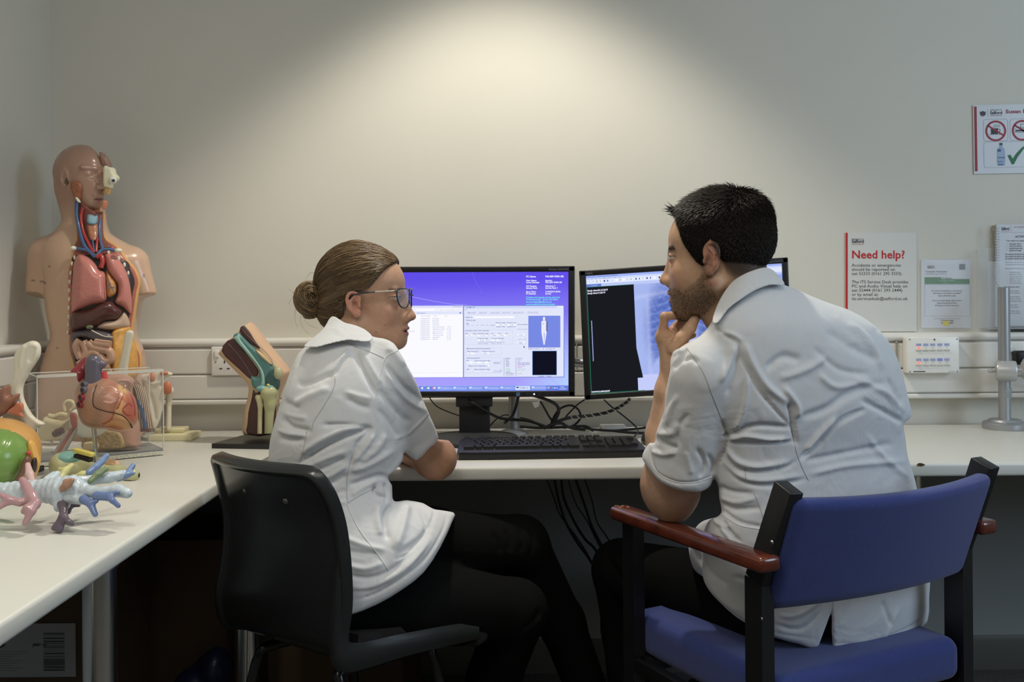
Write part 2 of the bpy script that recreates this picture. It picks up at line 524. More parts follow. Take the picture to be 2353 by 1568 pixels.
slabbox('floor', (XL - 0.1, YF - 0.1, -0.1), (XR + 0.1, D + 0.1, 0), m_floor)
slabbox('ceiling', (XL - 0.1, YF - 0.1, ZC), (XR + 0.1, D + 0.1, ZC + 0.1), m_ceil)
def skirting(name, a, b, out):
    prof = [(0, 0), (0.016, 0), (0.016, 0.085), (0.010, 0.10), (0, 0.10)]
    a, b, out = Vector(a), Vector(b), Vector(out)
    pts = [a + out * x + Vector((0, 0, z)) for x, z in prof]
    return struct(MB().prism(pts, (0, 0, 0), b - a).build(name, m_skirt, origin=tuple(a)))
skirting('baseboard_back', (XL, D, 0), (XR, D, 0), (0, -1, 0))
skirting('baseboard_left', (XL, D, 0), (XL, YF, 0), (1, 0, 0))
slabbox('shade_panel', (XL + .002, D - .006, .10), (XR - .002, D, .70), mat('under_desk_shade', (0.32, 0.335, 0.33), 0.7, noise=.03, nscale=4))  # added sheet, its dark grey stands in for the shade below the desk
# dado trunking: two lids under a rounded rail
TZ0, TZ1, TD = 0.812, 1.002, 0.052
def trunk(name, a, b, out):
    a, b, out = Vector(a), Vector(b), Vector(out)
    def pr(prof): return [a + out * x + Vector((0, 0, z)) for x, z in prof]
    mb = MB()
    mb.prism(pr([(0, TZ0 + .006), (TD - .006, TZ0 + .006), (TD - .006, TZ1 - .006), (0, TZ1 - .006)]), (0, 0, 0), b - a)
    rail = [(0, TZ1 - .022), (TD, TZ1 - .022)] + [(TD - .004 + .012 * math.sin(t), TZ1 - .010 - .012 * math.cos(t)) for t in np.linspace(0.2, PI, 9)] + [(0, TZ1 + .002)]
    mb.prism(pr(rail), (0, 0, 0), b - a)
    def lid(z0, z1):
        r = .004; return [(TD - .006, z0), (TD, z0), (TD + r, z0 + r), (TD + r, z1 - r), (TD, z1), (TD - .006, z1)]
    mb.prism(pr(lid(TZ0 + .016, 0.8985)), (0, 0, 0), b - a)
    mb.prism(pr(lid(0.9015, TZ1 - .027)), (0, 0, 0), b - a)
    mb.prism(pr([(0, TZ0), (TD + .006, TZ0), (TD + .010, TZ0 + .004), (TD + .010, TZ0 + .010), (TD + .006, TZ0 + .014), (0, TZ0 + .014)]), (0, 0, 0), b - a)
    return struct(mb.build(name, m_white, origin=tuple(a)))
trunk('trim_1', (XL, D, 0), (XR, D, 0), (0, -1, 0))
trunk('trim_2', (XL, D - .06, 0), (XL, YF, 0), (1, 0, 0))
# vertical joint strip on the trunking at the right
jb = MB()
for px_ in (2060, 1325): jb.box(P(px_, 812, D - TD - .005), (0.0022, 0.003, 0.038))
struct(jb.build('trim_3', mat('joint_grey', (0.35, 0.34, 0.31), 0.6)))

# ================================================================== DESK
DZ, DT, DFRONT, WX = 0.7315, 0.032, 2.307, -0.636
m_desk = mat('desk_laminate', (0.66, 0.655, 0.60), 0.32, noise=0.012, nscale=5, bump=0.02, bscale=400)
m_chrome = mat('chrome', (0.75, 0.75, 0.72), 0.16, metal=1.0)
desk = thing('corner_desk', 'long cream laminate corner worktop on chrome legs along both walls', 'desk', (-1.0, 2.6, 0))
def worktop_mesh():
    poly = [(XL + .001, D - .002), (3.2, D - .002), (3.2, DFRONT), (WX + .04, DFRONT), (WX + .012, DFRONT - .012), (WX, DFRONT - .04), (WX, 0.2), (XL + .001, 0.2)]
    bm = bmesh.new(); vs = [bm.verts.new((x, y, DZ - DT)) for x, y in poly]; f = bm.faces.new(vs)
    r = bmesh.ops.extrude_face_region(bm, geom=[f]); 
    for v in r['geom']:
        if isinstance(v, bmesh.types.BMVert): v.co.z = DZ
    bmesh.ops.recalc_face_normals(bm, faces=bm.faces[:])
    es = [e for e in bm.edges if abs(e.verts[0].co.z - e.verts[1].co.z) < 1e-5]
    bmesh.ops.bevel(bm, geom=es, offset=0.007, segments=3, profile=0.5, affect='EDGES')
    bm.verts.index_update(); V = [v.co.copy() for v in bm.verts]; Fc = [tuple(v.index for v in f.verts) for f in bm.faces]; bm.free()
    return V, Fc
V_, F_ = worktop_mesh()
mesh_obj('worktop', V_, F_, m_desk, desk, sharp=40)
for x, y in ((-0.672, 1.62), (-0.60, 2.24), (0.95, 2.40), (2.4, 2.40), (-1.30, 0.4), (-0.70, 0.4)):
    MB().lathe([(0.0, .0), (.030, .0), (.030, .012), (.0265, .014), (.0265, DZ - DT - .006), (.030, DZ - DT - .005), (.030, DZ - DT + .0005)], (x, y, 0), n=40).build('leg', m_chrome, desk)
cm = MB(); c0 = P(2118, 1069, DFRONT - .001)
cm.prism([c0 + Vector((x, -.0006, z)) for x, z in ((-.010, .001), (-.006, .0045), (.001, .004), (.0085, .0005), (.003, -.002), (-.002, -.003), (-.006, -.001), (-.009, -.003))], (0, 0, 0), (0, .002, 0))
cm.build('chip', mat('chipboard', (0.10, 0.055, 0.02), 0.9), desk, label='brown chip in the front edge')

# ================================================================== WALL FITTINGS
m_plas = mat('socket_plastic', (0.80, 0.785, 0.74), 0.3)
m_black = mat('black_plastic', (0.012, 0.012, 0.013), 0.42)
m_blackm = mat('black_matt', (0.016, 0.016, 0.018), 0.6)
def socket(px, py, label, name='wall_socket'):
    c = P(px, py, D - TD - .011); y = c.y
    s = thing(name, label, 'socket', (c.x, c.y, c.z), 'double wall sockets')
    MB().box(c, (.0735, .006, .0425), bev=.004).build('faceplate', m_plas, s)
    fp_ = s.children[0] if s.children else [o for o in scn.collection.objects if o.parent == s][0]
    for sg in (-1, 1):
        g = MB()
        for dx, dz, hx, hz in ((0, -.002, .0018, .004), (-.011, -.0215, .004, .0016), (.011, -.0215, .004, .0016)):
            g.box(c + Vector((sg * .034 + dx, -.0062, dz)), (hx, .0006, hz))
        g.build('pin_hole', m_black, fp_)
        MB().box(c + Vector((sg * .058 - sg * .002, -.0075, .022)), (.0065, .003, .010), bev=.0015).build('switch', m_plas, fp_)
        MB().lathe([(.0028, 0), (.0028, .001)], c + Vector((sg * .060, -.0061, -.002)), (0, -1, 0), 12).build('screw', m_chrome, fp_)
    return s
socket(544, 830, 'white double socket on the trunking partly behind the knee model')
s2 = socket(2362, 818, 'white double socket behind the grey pole with a black plug in it')

# black plug and its cable in the right-hand socket
pl = thing('power_plug', 'black plug with a cable pushed into the socket behind the grey pole', 'plug', tuple(P(2345, 822, D - .09)))
c = P(2346, 822, D - TD - .035)
MB().box(c, (.020, .018, .020), bev=.007).build('plug_body', m_black, pl)
MB().tube(spline([c + Vector((0, -.005, -.018)), c + Vector((.004, -.012, -.045)), c + Vector((.035, -.012, -.075)), c + Vector((.10, -.006, -.085))], 6), .0035).build('cable', m_black, pl)

# control panel with ten lit buttons
cp = thing('control_panel', 'white wall control box with two rows of buttons and two red lights', 'control panel', tuple(P(2142, 815, D - TD - .02)))
A_, B_ = P(2081, 775, D - TD - .03), P(2202, 857, D - TD - .03)
cc = (A_ + B_) / 2; hw, hh = (B_.x - A_.x) / 2, (A_.z - B_.z) / 2
cph = MB().box(cc + Vector((0, .008, 0)), (hw, .018, hh), bev=.004).build('housing', m_plas, cp)
pb = Board(cc + Vector((-hw, -.0103, -hh)), (2 * hw / 123, 0, 0), (0, 0, 2 * hh / 85), .0001)
G1, G2 = srgb(185, 190, 205), srgb(120, 125, 120)
for r, y in enumerate((62, 27)):
    for k in range(5):
        x = 27 + k * 16.5
        pb.rect(x - 6, y + 2, x + 6, y + 8, srgb(170, 178, 215) if not (r == 1 and k == 3) else srgb(140, 150, 225)); pb.up()
        pb.text(x - 5, y + 3.2, ['MUTE', 'LAPT', 'DVD 1', 'PC IN', 'VOL'][k] if r == 0 else ['OFF 2', 'ON 12', 'DVD 2', 'PC 22', 'AUX'][k], 4, srgb(120, 125, 170))
        if k: pb.disc(x, y - 2, .9, srgb(95, 95, 95), 10)
pb.cut('button_captions'); pb.disc(64, 79, 2.1, srgb(70, 75, 75), 12); pb.cut('sensor_dot'); pb.rect(14, 3.3, 42, 5.2, srgb(30, 34, 40)); pb.cut('maker_mark'); pb.text(98, 3, 'MLC 226', 3.2, srgb(90, 92, 95)); pb.cut('type_mark')
for x, y in ((6, 80), (117, 80), (6, 4), (117, 4)): pb.disc(x, y, 1.6, srgb(110, 112, 110), 10); pb.cut('screw')
pb.build('screw', mat('print', (1, 1, 1), 0.5, vcol=True), cph)
for r, y in enumerate((62, 27)):
    for k in range(5):
        q = cc + Vector((-hw + (27 + k * 16.5) * 2 * hw / 123, -.0115, -hh + (y - 7.5) * 2 * hh / 85))
        MB().box(q, (.0078, .0025, .0022), bev=.001).build('button', mat('button_grey', (0.55, 0.54, 0.50), 0.4), cph)
    q = cc + Vector((-hw + 27 * 2 * hw / 123, -.0112, -hh + (y - 2) * 2 * hh / 85))
    MB().lathe([(.0030, 0), (.0026, .0012), (.0012, .0019)], q, (0, -1, 0), 12).build('indicator_light', emat('red_led', (1.0, 0.09, 0.07), 3.0), cph, label='lit red indicator')

# ---------------------------------------------------------------- notices
m_print = mat('print', (1, 1, 1), 0.5, vcol=True)
RED = srgb(190, 32, 35); INK = srgb(62, 62, 64); PAPER = (0.74, 0.735, 0.72)
def board_at(px0, py0, px1, py1, d, W, Hh, lean=0.0):
    """board whose lower-left pixel corner is (px0, py1); W x Hh units"""
    a, b, c = P(px0, py1, d), P(px1, py1, d), P(px0, py0, d)
    return a, (b - a) / W, (c - a) / Hh
def sheet(name, px0, py0, px1, py1, d, th, m, parent, label=None):
    a, b, c = P(px0, py1, d), P(px1, py1, d), P(px0, py0, d)
    return MB().prism([a, b, b + (c - a), c], (0, 0, 0), (0, th, 0)).build(name, m, parent, smooth=False, label=label)
m_paper = mat('paper', PAPER, 0.6)

po = thing('notice', 'white Need help? notice with a red stripe down one side', 'notice', tuple(P(2024, 645, D)))
sheet('panel', 1944, 535, 2106, 762, D - .004, .003, mat('panel_card', (0.66, 0.655, 0.62), 0.45), po)
a, ex, ey = board_at(1944, 535, 2106, 762, D - .0043, 162, 227)
b = Board(a, ex, ey)
b.rect(-1, 0, 4, 227, RED); b.cut('stripe')
b.text(13, 211, 'University of', 4.6, INK, .06, width=26); b.text(13, 203.5, 'Salford', 11, INK, .35, width=28); b.text(13, 199, 'MANCHESTER', 3.4, RED, 0, width=27)
b.cut('emblem'); b.text(12.5, 168, 'Need help?', 26, RED, .55, width=121); b.cut('heading')
for k, t in enumerate(['Accidents or emergencies', 'should be reported on', 'ext 53333 (0161 295 3333).', None, 'The ITS Service Desk provides', 'PC and Audio Visual help on', 'ext 52444 (0161 295 2444)', 'or by email at:', 'its-servicedesk@salford.ac.uk']):
    if t: b.text(13, 149 - k * 9.6, t, 9.9, INK, .03, width=[113, 99, 116, 0, 130, 127, 116, 61, 128][k])
b.text(14, 13, 'salford.ac.uk/its', 4, srgb(120, 120, 120), width=45)
b.build('writing', m_print, po)

ns = thing('notice', 'small white notice with a green band in a clear pocket', 'notice', tuple(P(2174, 675, D)))
sheet('card', 2117, 597, 2230, 754, D - .004, .0025, mat('card_bluish', (0.66, 0.68, 0.72), 0.4), ns)
a, ex, ey = board_at(2117, 597, 2230, 754, D - .0043, 113, 157)
b = Board(a, ex, ey); GR = srgb(52, 120, 60)
b.text(14, 137, 'Salford', 8, srgb(90, 60, 66), .2, width=16); b.rect(14, 142.5, 30, 143.5, srgb(150, 100, 105))
b.rect(87, 134, 101, 147, srgb(112, 116, 124))
b.text(10, 128, 'Computer Workstation', 5, srgb(95, 98, 104), .08, width=50); b.text(10, 123, 'Health & Safety Guidance Check Room', 4, srgb(130, 132, 138), width=48)
b.cut('letterhead'); b.rect(7.5, 101, 114 - 3, 112.5, GR); b.rect(7.5, 112.5, 46, 116.5, GR); b.up(); b.text(48, 113, 'IT Support', 5, INK, .05, width=22)
b.text(40, 108, 'Training Schedule', 4.3, srgb(170, 205, 175), width=36); b.text(50, 103, 'Library', 3.6, srgb(150, 195, 155))
for k, t in enumerate(['If no one is timetabled in a workroom', 'the session scheduled is cancelled', 'open self study access', None, 'If you are supervising a class in here', 'please log the end hours', 'of breaks so others can use it']):
    if t: b.text(59, 84 - k * 5.6, t, 4.6, srgb(62, 64, 70), .05, 'CENTER')
b.frame(7.5, 27, 112, 100, .5, srgb(150, 155, 165))
b.text(59, 20.5, 'To report a fault with this machine contact', 3.4, srgb(110, 112, 118), 0, 'CENTER'); b.text(59, 15.5, 'IT Service Desk', 4.6, INK, .12, 'CENTER'); b.text(59, 10, '0161 295 2444', 4.6, INK, .12, 'CENTER')
b.cut('writing'); b.up(); b.rect(49, 5, 64, 16, srgb(225, 210, 30)); b.build('yellow_sticker', m_print, ns)
m_acr = mat('clear_pocket', (0.92, 0.94, 0.97), 0.06, spec=0.6, alpha=0.10)
pk = MB(); a, e1, e2 = board_at(2114, 592, 2233, 758, D - .0065, 119, 166)
pk.prism([a, a + e1 * 119, a + e1 * 119 + e2 * 166] + [a + e1 * (119 - 119 * t) + e2 * (166 - 14 * math.sin(PI * t)) for t in np.linspace(.05, .95, 12)] + [a + e2 * 166], (0, 0, 0), (0, .0008, 0))
pk.build('pocket', m_acr, ns, label='clear plastic pocket')

# leaflet holder with a spiral-bound booklet and a bead chain
hd = thing('leaflet_holder', 'clear acrylic leaflet holder standing on the trunking rail', 'leaflet holder', tuple(P(2320, 760, D - .03)))
m_clear = mat('acrylic', (0.90, 0.93, 0.95), 0.05, spec=0.55, alpha=0.16)
hz0, hz1 = P(2266, 757, D - .05).z, P(2266, 570, D - .05).z; hx0 = P(2266, 700, D - .05).x
MB().box((hx0 + .12, D - .060, (hz0 + hz1) / 2 - .02), (.12, .0014, (hz1 - hz0) / 2 - .02)).build('front_panel', m_clear, hd)
MB().box((hx0, D - .033, (hz0 + hz1) / 2), (.0014, .028, (hz1 - hz0) / 2)).build('side_panel', m_clear, hd)
MB().box((hx0 + .12, D - .004, (hz0 + hz1) / 2), (.12, .0014, (hz1 - hz0) / 2)).build('back_panel', m_clear, hd)
MB().box((hx0 + .12, D - .033, hz0 + .0015), (.12, .028, .0015)).build('base', m_clear, hd)
bk = thing('booklet', 'white spiral-bound booklet of instructions in the acrylic holder', 'booklet', tuple(P(2340, 640, D - .02)))
sheet('page', 2290, 516, 2520, 752, D - .018, .010, mat('page_bluish', (0.64, 0.66, 0.70), 0.5), bk)
a, ex, ey = board_at(2290, 516, 2410, 752, D - .0183, 120, 236)
b = Board(a, ex, ey)
b.text(11, 223, 'Salford', 10, srgb(45, 45, 58), .3, width=18); b.rect(11, 219.5, 29, 220.3, srgb(160, 110, 120)); b.rect(33, 220, 33.6, 234, srgb(140, 120, 130)); b.text(40, 228, 'SCREENING UNIT', 5.4, srgb(150, 80, 95), width=60); b.rect(9, 217, 110, 217.5, srgb(170, 140, 150))
b.text(43, 206, 'ACTIVITY BOOK', 6, srgb(50, 50, 55), .15); b.text(22, 197, 'Your task is to interpret the radiograph provided', 5, srgb(75, 75, 82), .06)
y = 190
for grp, x, n in ((0, 29, 4), (1, 20, 3), (1, 20, 2), (2, 20, 1), (0, 29, 6), (3, 20, 1), (0, 24, 2), (0, 26, 3), (0, 22, 2), (0, 26, 2)):
    for k in range(n):
        t = ['adequate views', 'state the clinical', 'positioning notes', 'quality of image'][k % 4] if grp == 0 else 'the patient should be asked to stand against the'
        b.text(x if grp != 3 else 18, y, t if grp != 3 else 'For dissection lines', 4.4, srgb(85, 75, 88), .08 if grp != 3 else .25); y -= 5.0
        if grp == 0: b.disc(x - 5, y + 6.6, .7, srgb(90, 90, 95), 8)
    y -= 3.8
b.line([(64, 66), (78, 86), (90, 84), (86, 58), (70, 54), (64, 66)], 1.2, srgb(62, 55, 66)); b.disc(78, 50, 4, srgb(140, 90, 170), 8)
b.build('writing', m_print, bk)
wr = MB()
for k in range(38):
    q = P(2291, 522 + k * 6.1, D - .024)
    wr.tube([q + Vector((.003 * math.cos(t) * 2.2, .007 * math.sin(t), .0010 * t - .003)) for t in np.linspace(0, 2 * PI, 9)], .0006, 5, False)
wr.build('binding_wire', mat('wire', (0.6, 0.62, 0.64), .3, metal=.6), bk)
ch = thing('bead_chain', 'thin brass bead chain hanging from the booklet binding', 'chain', tuple(P(2284, 580, D - .03)))
cb = MB(); pts = spline([(2283, 540), (2279, 528), (2282, 520), (2287, 523), (2285, 534), (2281, 545), (2283, 560), (2285, 575), (2282, 600), (2280, 625), (2283, 640), (2292, 655), (2300, 662)], 6)
for p_ in pts[::2]: q = P(p_[0], p_[1], D - .034); cb.lathe([(.0004, -.0017), (.0014, -.001), (.0017, 0), (.0014, .001), (.0004, .0017)], q, n=8)
cb.tube([P(p_[0], p_[1], D - .034) for p_ in pts], .0005, 5)
cb.build('chain', mat('brass', (0.30, 0.27, 0.15), 0.4, metal=.8), ch)
fl = thing('folder', 'black folder edge lying flat under the booklet in the holder', 'folder', tuple(P(2350, 752, D - .03)))
MB().box(P(2352, 753, D - .035), (.060, .018, .0045), bev=.002).build('cover', m_black, fl)

# no food, no drink notice at the upper right
nf = thing('notice', 'white no food or drink notice with a green tick and water bottle', 'notice', tuple(P(2330, 320, D)))
def tilt(x, y): return P(2236 + x + .025 * (158 - y) * .6, 400 - y - .02 * x, D - .0045)
a = tilt(0, 0); ex = (tilt(100, 0) - a) / 100; ey = (tilt(0, 158) - a) / 158
MB().prism([a, a + ex * 225, a + ex * 225 + ey * 158, a + ey * 158], (0, 0, 0), (0, .0025, 0)).build('sheet', mat('card_grey', (0.60, 0.62, 0.65), 0.35), nf, smooth=False)
b = Board(a + Vector((0, -.0003, 0)), ex, ey); DR = srgb(150, 30, 45)
b.rect(2, 6, 8, 155, DR); b.cut('stripe')
sh = [(15, 144), (18, 142), (22, 145), (26, 142), (29, 144), (28, 135), (22, 131), (16, 135)]; b.poly(sh[::-1], srgb(52, 52, 60)); b.up(); b.disc(22, 134, 2, srgb(150, 90, 100), 8)
b.rect(33, 130, 33.6, 149, srgb(150, 140, 150)); b.text(39, 145, 'University of', 4.4, srgb(70, 70, 78), .04, width=26); b.text(38.5, 136.5, 'Salford', 10, srgb(45, 45, 52), .3, width=28); b.text(39, 132, 'MANCHESTER', 3.6, srgb(150, 100, 110), width=27)
b.cut('emblem'); b.text(74, 138, 'Susan Ha', 12, srgb(150, 45, 65), .35, width=58); b.text(140, 138, 'll Laboratory', 12, srgb(150, 45, 65), .35); b.cut('heading')
FR = srgb(165, 165, 178)
def rr(x0, y0, x1, y1, r=6, w=.8):
    pts = []
    for cx, cy, a0 in ((x1 - r, y1 - r, 0), (x0 + r, y1 - r, 90), (x0 + r, y0 + r, 180), (x1 - r, y0 + r, 270)):
        pts += [(cx + r * math.cos(math.radians(a0 + t)), cy + r * math.sin(math.radians(a0 + t))) for t in (0, 22, 45, 68, 90)]
    b.line(pts + [pts[0]], w, FR)
rr(23, 75, 79, 125); rr(84, 75, 141, 125); rr(146, 75, 203, 125); rr(23, 14, 203, 73); b.cut('frame_lines')
def nosign(x, y):
    b.ring(x, y, 19.5, 24, DR)
    b.line([(x - 17, y + 12), (x + 17, y - 10)], 3.6, DR)
b.rect(40, 91, 56, 104, srgb(40, 40, 45)); b.rect(37, 89.5, 63, 91, srgb(120, 120, 130)); b.ring(58, 99, 2.4, 4, srgb(90, 90, 95), 12)
for k in range(4): b.line([(45 + k * 4, 106), (49 + k * 4, 109), (47 + k * 4, 113)], .9, srgb(120, 120, 125))
b.up(); nosign(51, 98); b.cut('no_drink_symbol')
b.rect(96, 96, 118, 99.5, srgb(45, 45, 50)); b.line([(94, 94), (120, 94)], 1, INK); b.line([(94, 100), (100, 105), (114, 105), (119, 100)], 1.2, srgb(150, 150, 160)); b.frame(108, 102, 124, 113, .9, srgb(70, 70, 78)); nosign(112, 98); b.cut('no_food_symbol')
b.rect(163, 92, 184, 104, srgb(70, 70, 75)); nosign(174, 98); b.cut('no_cup_symbol')
WB, WD = srgb(150, 170, 195), srgb(70, 95, 130)
b.poly([(54, 18), (71, 18), (72, 30), (71, 55), (66, 61), (66, 65), (59, 65), (59, 61), (54, 55), (53, 30)], WB); b.up()
b.rect(59, 65, 66, 70, srgb(45, 50, 62)); b.rect(54, 34, 71, 39, srgb(120, 145, 180)); b.rect(54, 50, 62, 56, WD); b.rect(54, 26, 66, 29, srgb(105, 130, 165)); b.rect(55, 19, 67, 21.5, WD)
for k in range(8): b.rect(56, 30 + k * 3, 69, 30.6 + k * 3, srgb(190, 203, 220))
b.cut('bottle_picture'); b.poly([(77, 41), (84, 43), (89, 33), (97, 45), (110, 58), (125, 68), (112, 52), (100, 36), (92, 21), (87, 20)][::-1], srgb(38, 105, 60))
b.build('tick_mark', m_print, nf)

# monitor arm post at the right
ap = thing('arm_post', 'grey aluminium monitor post with a clamp on a round base at the desk edge', 'post', tuple(P(2310, 980, 2.88)))
m_alu = mat('aluminium', (0.42, 0.43, 0.45), 0.38, metal=0.75, bump=0.05, bscale=90)
pc = P(2309, 980, 2.86); pc.z = DZ
zt = P(2309, 660, 2.86).z
MB().lathe([(.0, .010), (.0165, .010), (.0165, zt - DZ - .002), (.0145, zt - DZ), (0, zt - DZ)], pc, n=32).build('pole', m_alu, ap)
MB().lathe([(0, 0), (.058, 0), (.060, .004), (.060, .016), (.056, .020), (.046, .022), (.042, .027), (.020, .030), (0, .030)], pc, n=48).build('base', m_alu, ap)
m_clamp = mat('clamp_grey', (0.50, 0.50, 0.49), 0.35, metal=.3)
q = P(2310, 852, 2.86)
MB().lathe([(0, -.026), (.027, -.026), (.029, -.022), (.029, .022), (.027, .026), (0, .026)], q + Vector((-.004, -.012, 0)), (1, -.35, 0), 32).build('clamp', m_clamp, ap)
MB().lathe([(0, -.012), (.005, -.012), (.006, -.002), (.004, .008), (0, .008)], q + Vector((-.040, -.008, 0)), (1, 0, 0), 16).build('knob', m_clamp, ap)
MB().lathe([(0, -.030), (.020, -.030), (.030, -.018), (.031, -.003), (.0295, -.001), (.0295, .001), (.031, .003), (.030, .018), (.022, .032), (.012, .038), (0, .038)], q + Vector((.062, -.03, .004)), (0, 0, 1), 32).build('joint', m_clamp, ap)
MB().tube([q + Vector((.02, -.012, 0)), q + Vector((.07, -.03, 0))], .017, 20).build('arm', m_clamp, ap)
MB().lathe([(.0168, -.012), (.0175, -.011), (.0175, .011), (.0168, .012)], q + Vector((0, 0, -.062)), n=24).build('collar', mat('collar_clear', (.4, .45, .45), .2, alpha=.5), ap)
MB().tube([q + Vector((.10, -.03, 0)), q + Vector((.30, -.10, .01))], .016, 16).build('arm', m_clamp, ap)
# ================================================================== MONITORS
m_scr = emat('screen_light', (1, 1, 1), 1.0, vcol=True)
m_bez = mat('monitor_black', (0.010, 0.010, 0.011), 0.35, noise=.05, nscale=40)
S_ = srgb
t_bz = []
def monitor(label, tl, tr, br, bl, d, btop, bside, bbot, z0=None):
    """tl.. = outer pixel corners of the casing at distance d; returns thing, screen board in px-like units"""
    a, bb, c, e = P(*bl, d), P(*br, d), P(*tl, d), P(*tr, d)
    ex = (bb - a); ey = (c - a); W, Hh = ex.length, ey.length
    ctr = a + ex / 2 + ey / 2
    t = thing('computer_monitor', label, 'monitor', (ctr.x, d + .03, DZ if z0 is None else z0))
    exn, eyn = ex.normalized(), ey.normalized(); nrm = exn.cross(eyn).normalized()   # towards the viewer
    R = Matrix((exn, nrm, eyn)).transposed()
    def L(x, y, z=0.0): return a + exn * x + eyn * y + nrm * z
    fr = MB()
    dep = .012
    fr.box(L(W / 2, Hh - btop / 2, -dep), (W / 2, dep, btop / 2), R, .003)
    fr.box(L(W / 2, bbot / 2, -dep), (W / 2, dep, bbot / 2), R, .003)
    fr.box(L(bside / 2, Hh / 2, -dep), (bside / 2, dep, Hh / 2), R, .003)
    fr.box(L(W - bside / 2, Hh / 2, -dep), (bside / 2, dep, Hh / 2), R, .003)
    t_bz[:] = [fr.build('bezel', m_bez, t)]
    MB().box(L(W / 2, Hh / 2, -.030), (W / 2 - .006, .020, Hh / 2 - .006), R, .006).build('casing', m_bez, t)
    MB().box(L(W / 2, Hh / 2, -.055), (W / 2 - .09, .022, Hh / 2 - .07), R, .015).build('rear_housing', m_bez, t)
    sw, sh = W - 2 * bside, Hh - btop - bbot
    return t, L, sw, sh, W, Hh, exn, eyn, nrm, R

def lerp(a, b, t): return tuple(a[i] + (b[i] - a[i]) * t for i in range(3))
# ---- left monitor: desktop with two windows (units = photo pixels)
t1, L, sw, sh, W1, H1, ex, ey, nn, R1 = monitor('black monitor on its own stand showing a purple desktop with two white windows', (858, 613.5), (1321, 611.5), (1321, 911.5), (858, 913.5), 2.71, .0155, .0175, .0155)
PXW, PXH = 433.0, 275.0
b = Board(L(.0175, .0155, -.003), ex * (sw / PXW), ey * (sh / PXH), .00004)
x0 = 873.0; y0 = 899.5                        # photo px of the screen's lower-left corner
def X(x): return x - x0
def Y(y): return (y0 - y)
# wallpaper: gradient grid
nx, ny = 28, 18; V = []; C = []; Fc = []
for j in range(ny + 1):
    for i in range(nx + 1):
        u, v = i / nx, j / ny
        c = lerp(S_(170, 160, 252), S_(96, 78, 232), min(1, max(0, (v - .05) * 1.15)))
        g = math.exp(-((v - .62 - .12 * u) / .16) ** 2) * .35; c = lerp(c, S_(140, 130, 255), g)
        g = max(0, min(1, (u - .72) * 3)) * max(0, 1 - v * 1.5); c = lerp(c, S_(185, 220, 255), g)
        V.append((u * PXW, v * PXH)); C.append(c)
for j in range(ny):
    for i in range(nx): k = j * (nx + 1) + i; Fc.append((k, k + 1, k + nx + 2, k + nx + 1))
b.put(V, Fc, C); b.up()
sw_ = spline([(930, 677), (975, 687), (1030, 697), (1085, 702)], 8); b.line([(X(x), Y(y)) for x, y in sw_], 1.1, S_(175, 165, 255))
b.line([(X(x), Y(y)) for x, y in spline([(1085, 625), (1095, 650), (1110, 675)], 5)], .5, S_(135, 125, 250)); b.line([(X(1265), Y(872)), (X(1290), Y(890))], .5, S_(140, 160, 240))
WH, CY = S_(244, 244, 255), S_(105, 235, 240)
for y, a_, c_ in ((637, 'PC Name:', 'WS-G07-476D-GB'), (646, 'User Name:', 'learning'), (650.5, 'Logon Domain:', 'WS-G07-476D-GB'), (659, 'OS Version:', 'Windows 7'), (663.5, 'Service Pack:', 'Service Pack 1'), (672, 'Boot Time:', '21/03/2019 08:43'), (676.5, 'IP Address:', '(none)')):
    s = 5.4 if y < 640 else 4.9; b.text(X(1209), Y(y), a_, s, WH, .18); b.text(X(1253), Y(y), c_, s, WH, .22 if y < 640 else .16)
for y, t in ((685, 'IT faults and requests can be raised via:'), (690, 'ITS Service Desk   (0161) 295 52444'), (695.5, 'its-servicedesk@salford.ac.uk'), (701, 'www.its.salford.ac.uk/servicedesk')): b.text(X(1209), Y(y), t, 4.9, CY, .14)
b.up()
# explorer window
b.rect(X(873), Y(868), X(1065), Y(701), S_(150, 160, 235)); b.up()
b.rect(X(873), Y(867), X(1063.5), Y(702), S_(250, 250, 255)); b.up(); b.rect(X(873), Y(707), X(1063.5), Y(702), S_(226, 226, 250)); b.rect(X(873), Y(714), X(1063.5), Y(707), S_(240, 240, 253)); b.rect(X(873), Y(722), X(1063.5), Y(714.5), S_(226, 230, 250)); b.up()
b.rect(X(955), Y(713), X(1000), Y(708.5), S_(252, 252, 255)); b.rect(X(1008), Y(713), X(1061), Y(708.5), S_(252, 252, 255)); b.rect(X(1040), Y(705.5), X(1061), Y(702.5), S_(200, 205, 240)); b.up()
T1 = S_(130, 140, 200)
b.text(X(1010), Y(712.5), 'Search working (READ ONLY)', 4, S_(170, 175, 215)); b.text(X(945), Y(720), 'Burn    New folder', 4.2, T1, .05); b.disc(X(1057.5), Y(718.5), 1.6, S_(60, 80, 170), 10)
b.text(X(967), Y(726.5), 'Date modified', 3.8, S_(165, 172, 215)); b.text(X(996), Y(726.5), 'Type', 3.8, S_(165, 172, 215)); b.text(X(1022), Y(726.5), 'Size', 3.8, S_(165, 172, 215))
for k in range(11):
    y = 733 + k * 4.75; b.text(X(966), Y(y), '21/03/2019 09:%02d' % (12 + k * 3), 3.7, S_(150, 158, 205), .03, width=21)
    b.text(X(994), Y(y), ['File folder', 'File folder', 'File folder', 'File folder', 'Setup Information', 'Application extens.', 'Text Document', 'BMP Document', 'Text Document', 'Application', 'INF File'][k], 3.7, S_(155, 162, 208), .03)
    if k > 3: b.text(X(1036), Y(y), '%d KB' % (k * k * 7 % 97 + 3), 3.7, S_(160, 166, 210), align='RIGHT')
b.text(X(930), Y(761.5), 'calculation soft', 3.7, T1); b.rect(X(873), Y(857), X(1063.5), Y(856.6), S_(215, 220, 240))
b.up()
